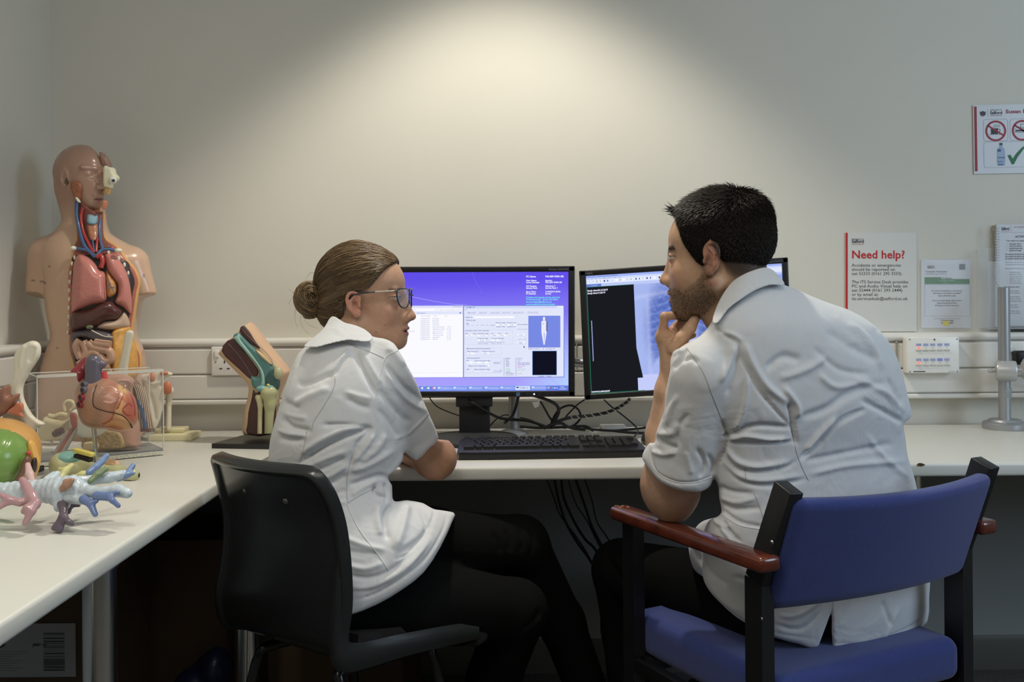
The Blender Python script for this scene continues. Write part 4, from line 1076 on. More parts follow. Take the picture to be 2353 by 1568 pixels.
def grid_solid(G, th, name, m, parent, closed=False):
    n0, n1 = G.shape[:2]; du = np.gradient(G, axis=0); dv = np.gradient(G, axis=1); N = np.cross(du, dv); N /= ln(N)[..., None]
    A, B = (G + N * th / 2).reshape(-1, 3), (G - N * th / 2).reshape(-1, 3); k = n0 * n1; Fc = []
    for i in range(n0 - 1):
        for j in range(n1 - 1):
            a = i * n1 + j; Fc.append((a, a + 1, a + n1 + 1, a + n1)); Fc.append((k + a, k + a + n1, k + a + n1 + 1, k + a + 1))
    rim = [j for j in range(n1)] + [i * n1 + n1 - 1 for i in range(1, n0)] + [(n0 - 1) * n1 + j for j in range(n1 - 2, -1, -1)] + [i * n1 for i in range(n0 - 2, 0, -1)]
    for a in range(len(rim)): p, q = rim[a], rim[(a + 1) % len(rim)]; Fc.append((p, q, k + q, k + p))
    mb = MB(); mb.add(np.concatenate([A, B]), Fc); return mb.build(name, m, parent, sharp=50), N
sh_o, Nn = grid_solid(G, .006, 'shell', m_shell, wc_)
rim = [G[0, j] for j in range(NU)] + [G[i, -1] for i in range(1, NV)] + [G[-1, j] for j in range(NU - 2, -1, -1)] + [G[i, 0] for i in range(NV - 2, 0, -1)]
rim = np.array(rim); rs = rim.copy()
for _ in range(3): rs = (np.roll(rs, 1, 0) + rs * 2 + np.roll(rs, -1, 0)) / 4
mb = MB(); n_ = len(rs); V_ = []; ctr = G.reshape(-1, 3).mean(0)
for i in range(n_):
    t = rs[(i + 1) % n_] - rs[i - 1]; t /= np.linalg.norm(t)
    nn_ = np.array(fwd) if True else None
    outw = np.cross(t, np.array([fwd.x, fwd.y, .35])); outw /= np.linalg.norm(outw) + 1e-9; f2 = np.cross(outw, t)
    for a, b_ in ((.010, .012), (.004, .014), (-.008, .006), (-.010, -.004), (-.004, -.011), (.006, -.012), (.011, -.006)): V_.append(rs[i] + outw * a + f2 * b_)
k = 7; Fc = [(i * k + j, i * k + (j + 1) % k, ((i + 1) % n_) * k + (j + 1) % k, ((i + 1) % n_) * k + j) for i in range(n_) for j in range(k)]
mb.add(V_, Fc); mb.build('shell_rim', m_shell, wc_, sharp=60)
ti = [(789, 1235, 1.83), (788, 1400, 1.87), (793, 1450, 1.885), (811, 1478, 1.90), (930, 1457, 1.985), (1048, 1436, 2.07), (1098, 1436, 2.105)]
to_ = [(786, 1235, 1.83), (763, 1420, 1.87), (762, 1490, 1.885), (790, 1541, 1.90), (935, 1503, 1.985), (1045, 1477, 2.07), (1099, 1464, 2.105)]
A_, B_ = spline([tuple(P(*q)) for q in ti], 6), spline([tuple(P(*q)) for q in to_], 6)
Gf = np.stack([A_ * (1 - t) + B_ * t + np.array(CSV if False else (0.0, -.010, 0)) * math.sin(PI * t) for t in np.linspace(0, 1, 6)], 1)
grid_solid(Gf, .010, 'side_flange', m_shell, wc_)
# seat pad
i0 = int(NV * .60); Gp = G[i0:NV - 9, 1:-1].copy(); Gp[..., 2] += .036 - .010 * np.linspace(0, 1, Gp.shape[0])[:, None]
mid = np.ones(Gp.shape[:2]); a_, b_ = Gp.shape[:2]
for i in range(a_):
    for j in range(b_): mid[i, j] = min(1, min(i, a_ - 1 - i) / 3 + .15, min(j, b_ - 1 - j) / 2 + .15)
Gp[..., 2] += .006 * mid
grid_solid(Gp, .020, 'seat_pad', m_pad, wc_)
for q, r in (((562, 1129), .0045), ((656, 1153), .006)):
    bv = BVHTree.FromPolygons([tuple(v.co + wpos(wc_)) for v in sh_o.data.vertices], [tuple(p.vertices) for p in sh_o.data.polygons])
    h_ = bv.ray_cast(Vector((0, 0, H)), (P(*q, 2) - Vector((0, 0, H))).normalized())
    if h_[0]: MB().lathe([(r, 0), (r * .9, .0012), (r * .4, .002), (0, .002)], h_[0], h_[1] if h_[1].y < 0 else -h_[1], 14).build('rivet', mat('rivet_grey', (.10, .10, .10), .3), sh_o)
seat_z = .43
def CP(f, s): # seat-plan point: f forward from the rear bend, s from the near side to the far side
    a = RP[5] * (1 - s) + LP[5] * s; return Vector((a.x, a.y, 0)) + Vector((RP[9].x - RP[5].x, RP[9].y - RP[5].y, 0)) * f
for f0, f1, s0, s1 in ((.16, -.10, .17, .02), (.16, -.10, .83, .98), (.80, 1.02, .17, .02), (.80, 1.02, .83, .98)):
    a, c = CP(f0, s0), CP(f1, s1); m_ = (CP(.45, s0))
    pts = [m_ + Vector((0, 0, seat_z - .035)), a + Vector((0, 0, seat_z - .035)), a.lerp(c, .15) + Vector((0, 0, seat_z - .055)), a.lerp(c, .3) + Vector((0, 0, seat_z - .11)), c + Vector((0, 0, .004))]
    MB().tube(spline([tuple(p) for p in pts], 6), .0115, 14).build('leg', m_tube, wc_)
MB().tube([CP(.45, .12) + Vector((0, 0, seat_z - .035)), CP(.45, .88) + Vector((0, 0, seat_z - .035))], .011, 12).build('crossbar', m_tube, wc_)

# --- wooden-armed chair of the man
m_blue = mat('blue_fabric', (0.022, 0.040, 0.19), 0.92, noise=.12, nscale=350, bump=.35, bscale=1200, sheen=.25)
m_frame = mat('chair_frame', (0.010, 0.010, 0.011), 0.38)
m_wood = mat('arm_wood', (0.115, 0.026, 0.014), 0.20, noise=.25, nscale=30, spec=.55, coat=.4)
mc_ = thing('armchair', 'blue upholstered chair with black frame and reddish wooden arms under the man', 'chair', (0.62, 2.06, 0))
cr, cf = Vector((.891, .454, 0)), Vector((-.454, .891, 0)); CO = Vector((.444, 1.755, 0))
def C3(s, f, z): return CO + cr * s + cf * f + Vector((0, 0, z))
Wd = .512
for s, nm in ((0, 'l'), (Wd, 'r')):
    MB().prism([C3(s - .014, 0, 0), C3(s + .014, 0, 0), C3(s + .014, .045, 0), C3(s - .014, .045, 0)], (0, 0, 0), (0, 0, .625)).build('leg', m_frame, mc_)
    MB().bar(C3(s, .022, .62), C3(s + (.012 if s == 0 else 0), -.042, .795), .030, .045, up=tuple(cf), bev=.002).build('back_post', m_frame, mc_)
    fl = MB().prism([C3(s - .014, .40, 0), C3(s + .014, .40, 0), C3(s + .014, .44, 0), C3(s - .014, .44, 0)], (0, 0, 0), (0, 0, .648)).build('leg', m_frame, mc_)
    MB().bar(C3(s, .02, .345), C3(s, .42, .345), .022, .030, bev=.002).build('side_rail', m_frame, mc_)
    sx_ = -.022 if s == 0 else .022
    am = MB(); am.bar(C3(s + sx_, -.035, .663), C3(s + sx_, .445, .663), .046, .028, bev=.008)
    ar_ = am.build('armrest', m_wood, mc_, label='varnished reddish brown wooden armrest')
    if s == 0: arl = ar_
MB().bar(C3(0, .06, .345), C3(Wd, .06, .345), .022, .030, bev=.002).build('rear_rail', m_frame, mc_)
MB().bar(C3(0, .40, .345), C3(Wd, .40, .345), .022, .030, bev=.002).build('front_rail', m_frame, mc_)
wr_ = MB()
for k in range(9): wr_.box(C3(-.022 + random.Random(k).uniform(-.014, .010), .415 + k * .003, .6772), (.003, .002, .0004), bev=0)
wr_.build('worn_patch', mat('bare_wood', (.30, .14, .07), .5), arl, label='worn bare patch on the arm end')
def back_f(p):
    q = p - np.array(CO); s = q @ np.array(cr); f = q @ np.array(cf); z = q[:, 2]
    lean = -(z - .62) * .36; c = .012 + lean - .045 * (1 - ((s - Wd / 2) / (Wd / 2)) ** 2) + .0
    zc = .672 + .0 * s; hz = .108 - .006 * (1 - ((s - Wd / 2) / (Wd / 2)) ** 2)
    dx = np.abs(s - Wd / 2) - (Wd / 2 - .014) + .012; dz = np.abs(z - zc) - hz + .022; dy = np.abs(f - c) - .024 + .020
    r = .020
    return np.sqrt(np.maximum(dx, 0) ** 2 + np.maximum(dz, 0) ** 2 + np.maximum(dy, 0) ** 2) + np.minimum(np.maximum(np.maximum(dx, dz), dy), 0) - r
lo = (CO.x - .15, CO.y - .12, .50); hi = (CO.x + .60, CO.y + .42, .86)
sdf_obj('backrest', back_f, lo, hi, .005, m_blue, mc_)
def seat_f(p):
    q = p - np.array(CO); s = q @ np.array(cr); f = q @ np.array(cf); z = q[:, 2]
    crown = .014 * (1 - ((s - Wd / 2) / (Wd / 2)) ** 2) * (1 - ((f - .23) / .25) ** 2)
    dx = np.abs(s - Wd / 2) - (Wd / 2 - .016) + .025; dy = np.abs(f - .235) - .235 + .025; dz = np.abs(z - .400 - crown / 2) - .042 - crown / 2 + .025
    return np.sqrt(np.maximum(dx, 0) ** 2 + np.maximum(dz, 0) ** 2 + np.maximum(dy, 0) ** 2) + np.minimum(np.maximum(np.maximum(dx, dz), dy), 0) - .025
sdf_obj('seat', seat_f, (CO.x - .35, CO.y - .08, .33), (CO.x + .62, CO.y + .75, .47), .006, m_blue, mc_)
for s in (0,):
    for z in (.70, .56): MB().lathe([(.004, 0), (.0035, .001), (0, .0015)], C3(s - .0155, .0 - (z - .62) * .36 * (z > .62), z), tuple(-cr), 10).build('screw', m_chrome, mc_)

# ================================================================== UNDER THE DESK
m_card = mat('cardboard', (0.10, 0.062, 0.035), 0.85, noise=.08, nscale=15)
def carton(name, c, h, rot, label, flap=False):
    t = thing(name, label, 'box', (c[0], c[1], 0)); R = Matrix.Rotation(rot, 3, 'Z'); c = Vector(c)
    w = .004
    mb = MB()
    for s in (-1, 1):
        mb.box(c + R @ Vector((s * h[0], 0, 0)), (w, h[1], h[2]), R); mb.box(c + R @ Vector((0, s * h[1], 0)), (h[0], w, h[2]), R)
    mb.box(c + Vector((0, 0, -h[2])), (h[0], h[1], w), R)
    mb.build('body', m_card, t, smooth=False)
    if not flap:
        MB().box(c + Vector((0, 0, h[2])), (h[0], h[1], w), R).build('lid', m_card, t, smooth=False)
        MB().box(c + Vector((0, 0, h[2] + w)), (.025, h[1] + .003, .0006), R).build('tape', mat('tape', (.16, .12, .08), .3), t, smooth=False)
    else:
        for s in (-1, 1):
            q = c + R @ Vector((s * (h[0] + .05), 0, 0)) + Vector((0, 0, h[2] + .05)); MB().box(q, (.085, h[1], .002), R @ Matrix.Rotation(-s * .8, 3, 'Y')).build('flap', m_card, t, smooth=False)
    return t, R
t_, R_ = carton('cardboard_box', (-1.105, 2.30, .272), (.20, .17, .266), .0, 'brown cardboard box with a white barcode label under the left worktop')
a = Vector((-1.125, 2.1245, .325)); b = Board(a, (.90 / 1000, 0, 0), (0, 0, .70 / 1000), .0002)
b.rect(0, 0, 215, 165, (.42, .42, .42)); b.up()
rnd = random.Random(5)
for k in range(26):
    y = 20 + k * 4.6; b.rect(138, y, 188, y + rnd.choice((1, 2, 3)), (.03, .03, .03))
b.text(20, 92, '0', 60, (.03, .03, .03), 1.5); b.text(112, 95, 'JMP-SI', 13, (.05, .05, .05), .3)
for k in range(9): b.rect(10, 78 - k * 7, 100 - (k * 13) % 40, 79.5 - k * 7, (.2, .2, .2))
b.frame(0, 0, 215, 165, 1.5, (.1, .1, .1)); b.build('shipping_label', m_print, t_, label='white shipping label with a barcode')
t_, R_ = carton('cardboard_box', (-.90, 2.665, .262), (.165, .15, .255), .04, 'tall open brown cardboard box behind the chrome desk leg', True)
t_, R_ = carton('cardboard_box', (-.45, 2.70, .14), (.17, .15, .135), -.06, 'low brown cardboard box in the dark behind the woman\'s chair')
bg = thing('plastic_bag', 'dark blue plastic bag slumped against the tall cardboard box', 'bag', (-.76, 2.38, 0))
rr_ = random.Random(2)
sdf_obj('bag', U([ell((-.76 + rr_.uniform(-.05, .05), 2.39 + rr_.uniform(-.03, .03), .06 + k * .022), (.085 - k * .006, .05, .055)) for k in range(9)], .01), (-.92, 2.26, 0), (-.58, 2.52, .34), .006, mat('bag_blue', (.012, .016, .06), .35), bg)
# ================================================================== ANATOMY MODELS
def c_(r, g, b, k=1.6):
    c = srgb(r, g, b); g_ = .3 * c[0] + .55 * c[1] + .15 * c[2]
    c = [(x * .86 + g_ * .14) * k * .78 for x in c]; mx = max(c); return tuple(x * min(1, .80 / mx) for x in c)
def gloss(name, c, r=.28, **kw): return mat(name, c, r, coat=kw.pop('coat', .25), **kw)
m_skinp = gloss('model_skin', c_(172, 138, 112, 1.9), .30, noise=.04, nscale=8)
m_fat = gloss('model_fat', c_(205, 150, 75), .35)
m_musc = gloss('model_muscle', c_(165, 88, 72), .35, noise=.12, nscale=60)
m_dark = gloss('model_cavity', c_(48, 36, 34), .5)
m_lung = gloss('model_lung', c_(176, 104, 94, 1.8), .25, noise=.07, nscale=160, bump=.15, bscale=300)
m_liver = gloss('model_liver', c_(82, 45, 40), .22, noise=.1, nscale=12)
m_stom = gloss('model_stomach', c_(190, 160, 135), .3)
m_colon = gloss('model_colon', c_(82, 74, 80), .2)
m_gut = gloss('model_gut', c_(184, 142, 116), .22)
m_oment = gloss('model_omentum', c_(198, 142, 44), .4, noise=.15, nscale=60, bump=.3, bscale=80)
m_ivory = gloss('model_bone', c_(208, 200, 178, 1.6), .4)
m_vein = gloss('model_vein', c_(62, 92, 135), .3)
m_art = gloss('model_artery', c_(160, 40, 36), .3)
m_lblue = gloss('model_larynx', c_(120, 158, 172), .35)
m_heart = gloss('model_heart_yellow', c_(190, 130, 66), .3, noise=.25, nscale=60)
m_org = gloss('model_orange', c_(190, 108, 72), .35)

to = thing('anatomical_torso', 'tall open human torso model with lungs and gut standing in the corner of the desk', 'anatomical model', (P(210, 1000, 2.77).x, 2.77, DZ))
TD_ = 2.77; k_ = TD_ / F
tr = [(470, 155, 236, .050), (500, 151, 240, .052), (522, 143, 242, .058), (545, 118, 254, .070), (562, 100, 285, .082), (590, 98, 318, .096), (640, 112, 322, .105), (684, 113, 321, .108), (720, 117, 316, .104), (760, 125, 309, .098), (776, 127, 309, .098), (800, 117, 322, .103), (840, 105, 330, .110), (880, 98, 332, .115), (930, 92, 332, .118), (1003, 94, 330, .115)]
ty = np.array([r[0] for r in tr]); txl = np.array([r[1] for r in tr]); txr = np.array([r[2] for r in tr]); tb = np.array([r[3] for r in tr])
def loft_f(ys, xl, xr, b, d, n=2.4, yc=None, ymin=None, ymax=None):
    """body whose left and right outline follow the rows; half depth b around depth d (or yc per row)"""
    yy = np.linspace(ys[0], ys[-1], 200)
    def sm(a):
        v = np.interp(yy, ys, a); kern = np.ones(9) / 9; vp = np.concatenate([np.full(4, v[0]), v, np.full(4, v[-1])]); return np.convolve(vp, kern, 'valid')
    L_, R_, B_ = sm(xl), sm(xr), sm(b); C_ = sm(yc) if yc is not None else np.full(200, d)
    top, bot = (ys[0] if ymin is None else ymin), (ys[-1] if ymax is None else ymax)
    def f(p):
        px, py = PIX(np.stack([p[:, 0], np.full(len(p), d), p[:, 2]], -1))
        l, r, b_, c = np.interp(py, yy, L_), np.interp(py, yy, R_), np.interp(py, yy, B_), np.interp(py, yy, C_)
        s = c / F; a = (r - l) / 2 * d / F; cx = (px - (l + r) / 2) * d / F
        q = (np.abs(cx / a) ** n + np.abs((p[:, 1] - c) / b_) ** n) ** (1 / n)
        g = (q - 1) * np.minimum(a, b_)
        return np.maximum(g, np.maximum(top - py, py - bot) * d / F)
    return f
fa = loft_f(ty, txl, txr, tb, TD_)
pS = lambda x, y, d=TD_: tuple(P(x, y, d))
shR = cone(pS(250, 568), pS(298, 600), .030, .040); shL = cone(pS(150, 560), pS(115, 588), .036, .050)
armL = cone(pS(112, 590), pS(97, 676), .054, .044); armR = cone(pS(305, 608), pS(330, 672), .044, .034)
cutL = lambda p: -((p - A3(pS(97, 681))) @ A3((.12, .25, .96)))          # cut plane below the left stump
cutR = lambda p: -((p - A3(pS(334, 680))) @ A3((-.15, .10, .98)))
FT = Vector((.85, -.53, 0))            # direction the model faces
hc = P(186, 396, TD_)
def hp(f, s, z): # head point: forward, to its left (viewer's right), up
    sd = Vector((.53, .85, 0)); return tuple(hc + FT * f + sd * s + Vector((0, 0, z)))
RT = np.array(Matrix((Vector((.53, .85, 0)), FT * -1, Vector((0, 0, 1)))).transposed())
head = U([ell(hp(0, 0, 0), (.066, .084, .076), RT), ell(hp(.035, .0, -.045), (.052, .056, .062), RT), ell(hp(.062, 0, -.088), (.026, .022, .020), RT), cone(hp(-.01, -.02, -.05), hp(-.01, 0, -.12), .045, .044)], .02)
nose = U([cone(hp(.086, .0, -.012), hp(.106, .0, -.046), .007, .011), ell(hp(.094, -.010, -.049), (.010, .010, .008), RT)], .008)
head = U([head, nose], .008)
head = U([head, ell(hp(.086, -.004, -.067), (.019, .009, .005), RT), ell(hp(.085, -.004, -.076), (.017, .009, .005), RT), cone(hp(.070, -.045, .004), hp(.082, -.010, .002), .006, .005)], .006)
head = SUB(head, ell(hp(.086, -.026, -.012), (.016, .010, .009), RT), .008)
head = U([head, ell(hp(.070, -.027, -.013), (.013, .011, .008), RT)], .004)
ear = SUB(ell(hp(.016, -.062, -.022), (.010, .017, .030), RT), ell(hp(.024, -.071, -.022), (.008, .009, .017), RT), .003)
head = U([head, ear], .004)
# the half of the face at the far side is cut away
head = INT(head, lambda p: (p - A3(hp(.04, .020, 0))) @ A3((.53, .85, 0)) , .002) if False else head
cutface = sbox(hp(.075, .070, -.02), (.062, .060, .092), RT, .004)
head = SUB(head, cutface, .002)
lips = lambda V: None
bodyf = U([fa, shR, shL, INT(armL, cutL, .004), INT(armR, cutR, .004)], .02)
bodyf = INT(bodyf, lambda p: np.maximum(-(-cutL(p)) * 0 - 1, -1 + 0 * p[:, 0]), .001) if False else bodyf
bodyf = U([bodyf, head], .012)
cavpoly = [(171, 489), (174, 522), (173, 547), (169, 565), (162, 585), (153, 616), (150, 642), (151, 700), (151, 767), (152, 793), (159, 824), (172, 858), (215, 874), (300, 872), (324, 850), (328, 834), (326, 813), (314, 788), (306, 767), (313, 716), (320, 670), (324, 647), (315, 621), (295, 596), (275, 568), (252, 552), (239, 532), (239, 489), (205, 482)]
def headcol(V):
    c = np.tile(A3(c_(172, 138, 112, 1.9)), (len(V), 1)); px, py = PIX(V)
    t = np.clip((520 - py) / 60, 0, 1)[:, None]; c = c * (1 - t) + A3(c_(148, 112, 92, 1.9)) * t
    m = (np.hypot((px - 229) / 13, (py - 458) / 5) < 1); c[m] = c_(150, 100, 86); m = (np.hypot((px - 228) / 12, (py - 458.5) / 1.6) < 1); c[m] = c_(62, 52, 52)
    m = (np.hypot((px - 236) / 4, (py - 438) / 2.5) < 1); c[m] = c_(70, 52, 45)
    m = (np.hypot((px - 213) / 9, (py - 411.5) / 1.0) < 1); c[m] = c_(110, 82, 68)
    m = (np.hypot((px - 153) / 5, (py - 418) / 8) < 1); c[m] = c_(88, 68, 55)
    for x, y, a_, b_ in ((113, 613, 3, 2), (96, 648, 6, 2), (103, 651, 4, 2), (76, 644, 5, 1.5), (141, 784, 3, 1.2), (132, 800, 3, 1.5), (330, 634, 2, 5)):
        m = np.hypot((px - x) / a_, (py - y) / b_) < 1; c[m] = c_(110, 85, 66)
    return c
m_skinv = mat('model_skin_paint', (1, 1, 1), .27, vcol=True, coat=.3)
lo = (P(50, 0, TD_).x, 2.58, DZ + .002); hi = (P(370, 0, TD_).x, 2.93, P(0, 322, TD_).z)
sdf_obj('body', bodyf, lo, hi, .0033, m_skinv, to, col=headcol, sm=1)
yf = TD_ - .100                          # front of the trunk
def bulge(d0, amp, cx, w): return lambda x, z: d0 + amp * ((x - P(cx, 0, TD_).x) / (w * k_)) ** 2
CV = lambda d0: bulge(d0, .030, 235, 95)
yyT = np.linspace(ty[0], ty[-1], 200)
def sm_(v): v = np.interp(yyT, ty, v); return np.convolve(np.concatenate([np.full(4, v[0]), v, np.full(4, v[-1])]), np.ones(9) / 9, 'valid')
sxl, sxr, stb = sm_(txl), sm_(txr), sm_(tb)
def surf(x, z):
    """depth of the trunk's front surface"""
    X, Y = PIX(np.stack([x, np.full(len(x), TD_ - .07), z], -1)); l, r, b_ = np.interp(Y, yyT, sxl), np.interp(Y, yyT, sxr), np.interp(Y, yyT, stb)
    u = np.clip(np.abs(X - (l + r) / 2) / ((r - l) / 2), 0, .96); return TD_ - b_ * (1 - u ** 2.4) ** (1 / 2.4)
def sl(name, poly, front, T, R, m, h=.003, **kw):
    off = front - 2.665 + T
    return slab(name, poly, TD_ - .08, T, R, m, to, h, yc=(lambda x, z: surf(x, z) + off), dy=.11, dx=.03, px='ray', **kw)
def inset(poly, cx, cy, k, ky=None): return [(cx + (x - cx) * k, cy + (y - cy) * (ky or k)) for x, y in poly]
# bring the front face of each layer to an absolute depth
sl('fat_layer', cavpoly, 2.660, .010, .006, m_fat)
mus = [(x + (5 if x < 236 else -5), y) for x, y in cavpoly]; sl('muscle_layer', mus, 2.657, .010, .005, m_musc)
cav = [(x + (13 if x < 236 else -13), y + (4 if y < 560 else 0)) for x, y in cavpoly if y > 570]; sl('chest_cavity', cav, 2.654, .010, .004, m_dark)
sl('lung', [(183, 584), (198, 588), (212, 597), (222, 609), (230, 620), (242, 628), (244, 650), (244, 692), (215, 700), (185, 711), (165, 717), (164, 680), (166, 640), (169, 608), (174, 592)], 2.622, .034, .028, m_lung, strk=[([(170, 660), (185, 668), (205, 690)], 1.6, -.0008)])
sl('lung', [(240, 589), (247, 582), (262, 584), (277, 600), (291, 626), (299, 654), (303, 690), (302, 722), (296, 720), (282, 706), (264, 696), (270, 678), (271, 660), (268, 650), (257, 636), (245, 616)], 2.626, .030, .022, m_lung)
sl('heart', [(244, 622), (256, 634), (267, 650), (268, 670), (260, 681), (247, 683), (243, 660)], 2.634, .024, .016, m_heart, h=.002)
hv = MB()
for pts in ([(246, 640), (253, 655), (262, 672)], [(253, 650), (248, 665)], [(256, 660), (263, 662)]): hv.tube([P(x, y, 2.6335) for x, y in pts], .0012, 6)
hv.build('coronary_vessels', m_vein, to)
sl('liver', [(163, 720), (203, 709), (243, 692), (264, 698), (281, 711), (283, 717), (270, 734), (239, 739), (224, 751), (200, 756), (163, 760)], 2.628, .030, .020, m_liver)
MB().lathe([(0, -.010), (.004, -.007), (.0055, 0), (.004, .007), (0, .010)], P(206, 752, 2.622), (1, 0, .1), 12).build('gall_bladder', gloss('model_gall', c_(105, 115, 80)), to)
sl('stomach', [(222, 753), (238, 740), (268, 735), (284, 717), (294, 728), (297, 752), (262, 759), (240, 758)], 2.634, .026, .014, m_stom)
sl('omentum', [(258, 762), (297, 751), (306, 772), (313, 797), (318, 832), (312, 866), (262, 868), (257, 805)], 2.632, .024, .010, m_oment)
sl('colon', [(164, 765), (193, 758), (219, 757), (259, 768), (260, 789), (224, 787), (193, 777), (178, 780), (173, 800), (180, 846), (170, 838), (163, 800)], 2.634, .022, .010, m_colon, strk=[([(200 + 9 * k, 766 + k), (199 + 9 * k, 778 + 2 * k)], 1.5, -.0015) for k in range(6)])
MB().tube(spline([tuple(P(x, y, 2.632)) for x, y in ((210, 759), (225, 767), (240, 773), (259, 775))], 6), .0015).build('colon_band', m_ivory, to)
gi = MB()
C2 = lambda x, y, d: tuple(P(40 + x / 3.92, 640 + y / 3.92, d))
for pts in ([(565, 560), (535, 610), (555, 680), (575, 720)], [(590, 570), (625, 650), (600, 720), (590, 760)], [(640, 580), (690, 620), (770, 640), (830, 660), (845, 730), (790, 745), (745, 700)], [(640, 740), (655, 680), (700, 665), (735, 700), (720, 760), (760, 800), (840, 800)], [(620, 760), (660, 800), (720, 830), (800, 860), (860, 850)], [(700, 580), (760, 590), (840, 600)], [(560, 740), (600, 800), (650, 850), (740, 900), (840, 900)]):
    gi.tube(spline([C2(x, y, 2.644) for x, y in pts], 6), .0118, 14)
gi.build('small_intestine', m_gut, to)
for side, pts in (('l', [(172, 592), (166, 607), (163, 628), (161, 648), (160, 668), (160, 688), (159, 708), (159, 728), (158, 747), (157, 764)]), ('r', [(250, 581), (273, 594), (286, 609), (295, 628), (300, 649), (303, 668), (304, 688), (304, 708), (303, 727), (301, 746)])):
    for x, y in pts:
        RC = A3(P(x, y, 2.66)); RC = A3(P(x, y, float(surf(RC[None, 0], RC[None, 2])[0]) - (.009 if side == 'l' else .020))); sdf_obj('rib_end', ell(RC, (.0034, .006, .0072)), RC - .013, RC + .013, .0017, m_ivory, to, sm=0)
for x, y, w in ((169, 571, .007), (272, 576, .010)): sdf_obj('collarbone_end', ell(P(x, y, 2.655), (w, .012, .0065)), A3(P(x, y, 2.655)) - .02, A3(P(x, y, 2.655)) + .02, .002, m_ivory, to, sm=0)
def sl2(name, poly, front, T, R, m, h=.0025, **kw): return slab(name, poly, TD_ - .06, T, R, m, to, h, yc=(lambda x, z: surf(x, z) + front - 2.684 + T - .012), dy=.12, dx=.03, px='ray', **kw)
sl2('neck_muscle', [(164, 425), (168, 453), (171, 489), (174, 522), (175, 550), (170, 566), (200, 575), (235, 575), (262, 568), (245, 550), (239, 530), (239, 489), (225, 485), (200, 470), (185, 455)], 2.682, .035, .008, gloss('neck_red', c_(120, 62, 50), .35, noise=.2, nscale=50))
sl2('thyroid', [(199, 516), (215, 512), (226, 520), (226, 548), (218, 556), (206, 552), (200, 535)], 2.668, .02, .010, gloss('thyroid_brown', c_(165, 105, 72), .3, noise=.15, nscale=90))
sl2('larynx', [(200, 495), (210, 493), (217, 496), (225, 495), (223, 512), (216, 518), (200, 513)], 2.662, .02, .006, m_lblue)
for nm, pts, r, mm in (('vein', [(176, 462), (176, 490), (182, 525), (192, 560), (205, 578), (218, 588)], .0048, m_vein), ('vein', [(173, 571), (188, 573), (205, 578), (219, 590), (232, 576), (250, 573), (266, 577)], .0045, m_vein), ('vein', [(230, 505), (228, 530), (231, 555), (236, 574)], .0038, m_vein),
                       ('artery', [(190, 478), (186, 500), (192, 535), (206, 565), (216, 582)], .0042, m_art), ('artery', [(224, 548), (222, 565), (221, 580)], .0036, m_art), ('aorta', [(222, 592), (231, 588), (236, 600), (232, 616)], .0065, m_art), ('vein', [(212, 545), (214, 560), (217, 580)], .0022, m_vein)):
    W_ = []
    for p_ in spline(pts, 6): RC = A3(P(p_[0], p_[1], 2.69)); W_.append(P(p_[0], p_[1], float(surf(RC[None, 0], RC[None, 2])[0]) - .022))
    MB().tube(W_, r, 12).build(nm, mm, to)
# cut-away side of the face: skull plate, eyeball, brain, gland
sl3 = lambda name, poly, d, T, R, m, **kw: slab(name, poly, d, T, R, m, to, .002, **kw)
sl3('skull_plate', [(241, 384), (253, 384), (263, 387), (266, 398), (273, 407), (270, 416), (259, 421), (258, 431), (247, 434), (240, 425)], 2.715, .018, .008, gloss('plate_white', c_(222, 214, 180, 1.6), .45))
eb = sdf_obj('eyeball', sph(P(259, 414, 2.694), .0105), A3(P(259, 414, 2.694)) - .014, A3(P(259, 414, 2.694)) + .014, .0012, gloss('eye_white', c_(205, 205, 195), .15), to)
MB().lathe([(.0045, 0), (.004, .0012), (.0, .0018)], P(260.5, 415, 2.6845), (.3, -1, 0), 16).build('iris', gloss('iris_blue', c_(70, 75, 85), .1), eb)
MB().lathe([(.0018, 0), (.0, .0008)], P(260.8, 415, 2.6822), (.3, -1, 0), 12).build('pupil', m_black, eb)
sl3('brain', [(230, 350), (240, 354), (250, 365), (256, 380), (252, 386), (240, 386), (232, 372)], 2.742, .014, .008, gloss('brain_brown', c_(142, 105, 88), .35, bump=.8, bscale=60), strk=[([(236, 354), (246, 366), (253, 380)], 1.5, -.002)])
sl3('cheek_muscle', [(243, 432), (252, 436), (250, 447), (243, 446)], 2.71, .015, .006, m_oment)
sl3('jaw_muscle', [(239, 462), (246, 462), (245, 472), (240, 482), (237, 478)], 2.71, .015, .005, m_org)
sl3('salivary_gland', [(163, 420), (172, 416), (184, 418), (191, 427), (189, 444), (184, 460), (176, 455), (168, 448)], 2.700, .010, .006, gloss('gland', c_(142, 82, 48), .35, noise=.2, nscale=90))
sl3('jaw_bone', [(173, 452), (180, 456), (186, 466), (178, 464)], 2.690, .006, .004, m_ivory)

# --- pale strap-like bone leaning in front of the torso
sb = thing('bone_model', 'flat pale strap of plastic bone leaning upright before the torso model', 'bone model', (P(275, 1000, 2.6).x, 2.58, DZ))
slab('shaft', [(290, 762), (307, 763), (303, 790), (296, 830), (292, 870), (290, 990), (284, 1010), (270, 1010), (268, 880), (272, 848), (282, 800)], 2.60, .007, .005, m_ivory, sb, .0025, n=3)

